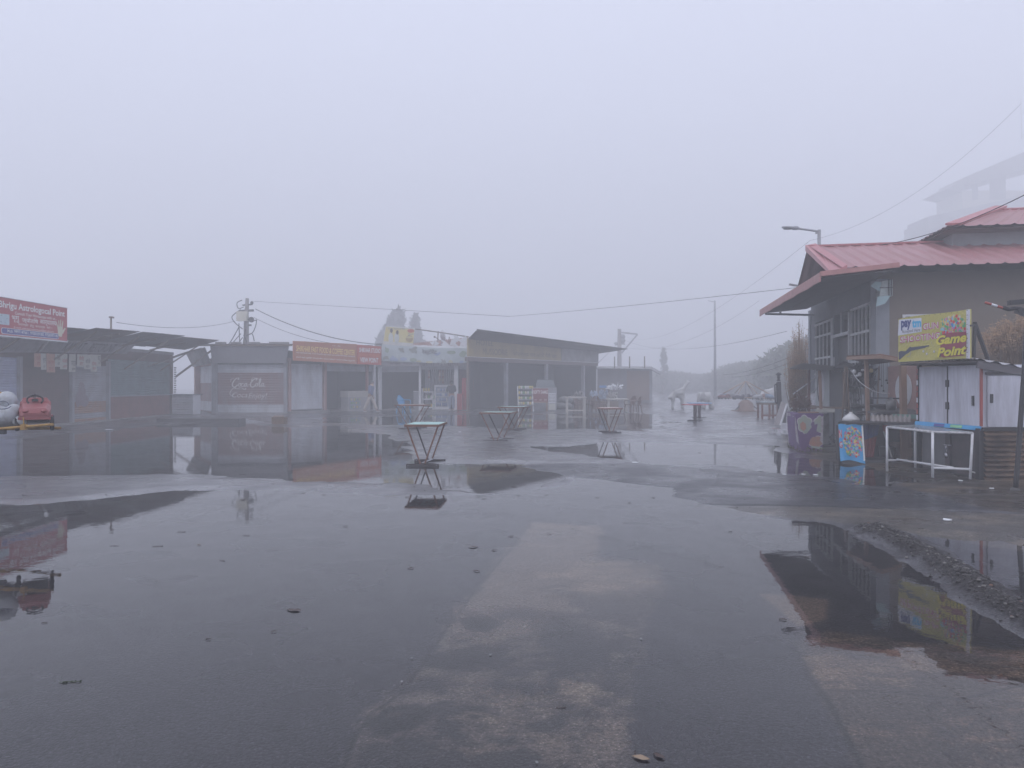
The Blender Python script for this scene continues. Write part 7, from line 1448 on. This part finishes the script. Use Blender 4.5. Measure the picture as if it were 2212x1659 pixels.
# ---------------------------------------------------------------- litter
PAPW = M('white_scrap', (.7, .72, .74), .6); LEAF = M('brown_wet_leaf', (.06, .04, .035), .5, var=.4); LEAFT = M('tan_wet_leaf', (.26, .19, .13), .6); GRNL = M('green_sprig_leaf', (.06, .08, .045), .6)
def scrap(x, y, w_, lb, mat=PAPW, h=.004, ar=.6):
    p = G(x, y); ww = w_ * p.y / FOC; rr = random.Random(int(x * 7 + y)); n = 7; z = .006 if True else 0
    hz = max(0.0, float(height(np.array([p.x]), np.array([p.y]))[0])) + .006
    pts = [(p.x + ww / 2 * math.cos(2 * math.pi * k / n) * rr.uniform(.7, 1.1), p.y + ww / 2 * ar * 2 * math.sin(2 * math.pi * k / n) * rr.uniform(.7, 1.1)) for k in range(n)]
    b = MB(); vs = [(a, c, hz) for a, c in pts] + [(a, c, hz + h + rr.uniform(0, h * 3)) for a, c in pts]; b.add(vs, [tuple(range(n - 1, -1, -1)), tuple(range(n, 2 * n))] + [(k, (k + 1) % n, n + (k + 1) % n, n + k) for k in range(n)])
    o = b.build('paper_scrap', mat, None); return tag(o, lb, 'litter', 'paper scraps lying on the wet ground')
for x, y, w_, lb in ((2046, 1130, 20, 'largest white paper scrap, on the dark asphalt right of the near puddle'), (1641, 1017.5, 12, 'white scrap at the left end of the row by the right puddle'), (1694, 1028, 10, 'second white scrap along the right puddle edge'), (1735, 1026, 10, 'third white scrap along the right puddle edge'), (1762, 1027, 12, 'fourth white scrap, nearest the balloon banner reflection'), (2075, 1043, 10, 'white scrap on the brown ground before the pipe table'), (2142, 1061, 10, 'white scrap between the kiosk and the black stand'), (236, 930, 16, 'crumpled white wrapper before the restaurant shutters'), (993, 936, 7, 'tiny crumpled white ball on the wet ground among the V tables'), (1060, 1416, 9, 'small pale green bottle cap on the sunken concrete slab'), (890, 1424, 8, 'pale flattened wrapper on the sunken concrete slab'), (1385, 1382, 8, 'pale scrap at the right rim of the concrete slab'), (1372, 1003, 14, 'white scrap on the dark strip before the right puddle'), (868, 1475, 8, 'tan round scrap under shallow water left of the slab'), (1160, 1650, 10, 'white pebble like scrap at the bottom of the picture')):
    scrap(x, y, w_ if y < 1300 else w_ * .8, lb, PAPW if y < 1300 else M('dull_pale_scrap', (.26, .27, .27), .6), .004 if y < 1300 else .0006)
def leafy(x, y, w_, kind, ang=None, mat=LEAF):
    p = G(x, y); L = w_ * p.y / FOC / 2 * .72; rr = random.Random(int(x * 3 + y)); a = ang if ang is not None else rr.uniform(-.5, .5); u = Vector((math.cos(a), math.sin(a), 0)); v = Vector((-u.y, u.x, 0)); c = Vector((p.x, p.y, .008)); b = MB()
    hz = max(0.0, float(height(np.array([p.x]), np.array([p.y]))[0])) + .003; c.z = hz
    if kind == 'leaf':
        N = 6; vs = []; fs = []
        for i in range(N + 1):
            f = i / N; ww = L * .55 * math.sin(math.pi * min(1, f * .92 + .04)) ; q = c + u * (L * (2 * f - 1)); up = .002 + .004 * abs(math.sin(f * 5 + x))
            vs += [q + v * ww + Vector((0, 0, up)), q + Vector((0, 0, .001)), q - v * ww + Vector((0, 0, up))]
        for i in range(N): fs += [(3 * i, 3 * i + 1, 3 * i + 4, 3 * i + 3), (3 * i + 1, 3 * i + 2, 3 * i + 5, 3 * i + 4)]
        b.add(vs, fs); b.tube([c - u * L * 1.15, c - u * L * .8 + Vector((0, 0, .001))], .002, 4)
    else:
        b.tube(cat([c - u * L, c - u * L * .3 + v * L * .1 + Vector((0, 0, .002)), c + u * L * .4, c + u * L + Vector((0, 0, .003))], 3), .0022, 4)
        for k in range(5): q = c + u * L * rr.uniform(-.6, .9); e = (u * rr.uniform(-.5, .8) + v * rr.choice((-1, 1)) * .7 + Vector((0, 0, .08))).normalized() * L * .35; g_ = v.cross(e).normalized() * L * .08; b.add([q, q + e * .5 + g_, q + e, q + e * .5 - g_], [(0, 1, 2, 3)])
    o = b.build('fallen_leaf' if kind == 'leaf' else 'fallen_twig', mat, None)
    return tag(o, 'small wet leaf lying flat on the water of the square' if kind == 'leaf' else 'thin wet twig with a few leaflets lying on the square', 'leaf' if kind == 'leaf' else 'twig', 'fallen leaves on the puddles' if kind == 'leaf' else 'fallen twigs on the puddles')
for x, y, w_, k in ((747, 1138, 14, 'leaf'), (1023, 1183, 30, 'leaf'), (888, 1229, 20, 'leaf'), (1104, 1160, 14, 'leaf'), (1186, 1155, 14, 'twig'), (392, 1150, 26, 'twig'), (532, 1158, 22, 'twig'), (247, 1180, 26, 'twig'), (340, 1181, 28, 'twig'), (480, 1212, 24, 'twig'), (96, 1347, 16, 'twig'), (592, 1366, 16, 'leaf'), (636, 1320, 46, 'leaf'), (450, 1383, 14, 'leaf'), (1068, 1190, 16, 'leaf'), (1030, 1235, 20, 'leaf'), (1578, 1150, 10, 'leaf'), (1692, 1340, 22, 'leaf'), (526, 1080, 16, 'leaf'), (655, 1067, 14, 'twig'), (700, 1070, 10, 'leaf'), (880, 1075, 12, 'leaf'), (1046, 1079, 12, 'leaf'), (1120, 1071, 10, 'leaf'), (1180, 1070, 12, 'twig'), (1290, 1076, 12, 'twig'), (1360, 1087, 10, 'leaf'), (96, 1044, 16, 'leaf'), (55, 1075, 16, 'leaf'), (258, 1044, 8, 'leaf'), (523, 1026, 18, 'twig'), (382, 1052, 8, 'leaf'), (590, 1050, 6, 'leaf'), (990, 1054, 8, 'leaf'), (1212, 1530, 30, 'twig'), (1648, 996, 6, 'leaf'), (1512, 979, 7, 'leaf'), (1570, 1003, 7, 'leaf'), (1717, 1021, 8, 'leaf'), (1790, 1113, 14, 'leaf'), (1990, 1148, 14, 'leaf'), (1745, 1205, 18, 'leaf'), (1110, 1052, 14, 'leaf'), (1412, 1076, 10, 'leaf'), (230, 1072, 9, 'leaf'), (420, 1063, 9, 'leaf')):
    leafy(x, y, w_, k)
for x, y, w_, a, lb, m_ in ((150, 1475, 60, .1, 'dark green sprig sticking out of the shallow water at lower left', GRNL), (430, 1178, 14, 1.2, 'curled brown leaf standing up in the puddle at left', LEAFT), (1385, 1640, 52, -.5, 'tan leaf with a stalk at the bottom edge of the picture', LEAFT), (1424, 1636, 40, -.9, 'dark leaf beside the tan leaf at the bottom edge', LEAF), (1372, 1628, 30, 1.4, 'thin black twig standing beside the tan leaf at the bottom edge', LEAF)):
    o = leafy(x, y, w_, 'twig' if 'sprig' in lb or 'twig' in lb else 'leaf', a, m_); o['label'] = lb
    if 'group' in o: del o['group']
def gravel():
    b = MB(); rr = random.Random(77); N = len(RIDGE) - 1
    xs = []; 
    for i in range(1300):
        k = rr.randrange(N); f = rr.random(); x = RIDGE[k][0] * (1 - f) + RIDGE[k + 1][0] * f; y = RIDGE[k][1] * (1 - f) + RIDGE[k + 1][1] * f; x += rr.gauss(0, .1); y += rr.gauss(0, .14); xs.append((x, y, rr.choice((.003, .004, .004, .006, .012))))
    for i in range(260): xs.append((rr.uniform(4, 9), rr.uniform(8.4, 12), rr.uniform(.002, .007)))
    for i in range(420): u = rr.uniform(-.6, .6); y = rr.uniform(9.4, 18); xs.append((u * y, y, rr.uniform(.003, .008)))
    A = np.array(xs); H = height(A[:, 0], A[:, 1])
    for (x, y, r_), h in zip(xs, H):
        if h < -.003: continue
        b.ell((x, y, h + r_ * .3), (r_ * rr.uniform(.8, 1.6), r_ * rr.uniform(.8, 1.4), r_ * .7), 6, 4, mi=0 if rr.random() < .85 else (1 if rr.random() < .93 else 2))
    o = b.build('loose_gravel', [M('dark_pebble', (.055, .05, .05), .6), M('pale_pebble', (.17, .16, .15), .6), M('orange_pebble', (.2, .09, .05), .6)], None); tag(o, kind='stuff')
gravel()
# ---------------------------------------------------------------- haze
def haze():
    b = MB(); b.box(-128, 128, -35, 215, -1.4, 54); m = bpy.data.materials.new('mountain_mist'); m.use_nodes = True
    t = m.node_tree; t.nodes.remove(t.nodes['Principled BSDF']); pv = t.nodes.new('ShaderNodeVolumePrincipled')
    pv.inputs['Color'].default_value = (.975, .982, .998, 1); pv.inputs['Density'].default_value = FOG; pv.inputs['Anisotropy'].default_value = .1
    t.links.new(pv.outputs[0], t.nodes['Material Output'].inputs['Volume'])
    o = b.build('haze', m); tag(o, kind='stuff')
FOG = .0124
haze()
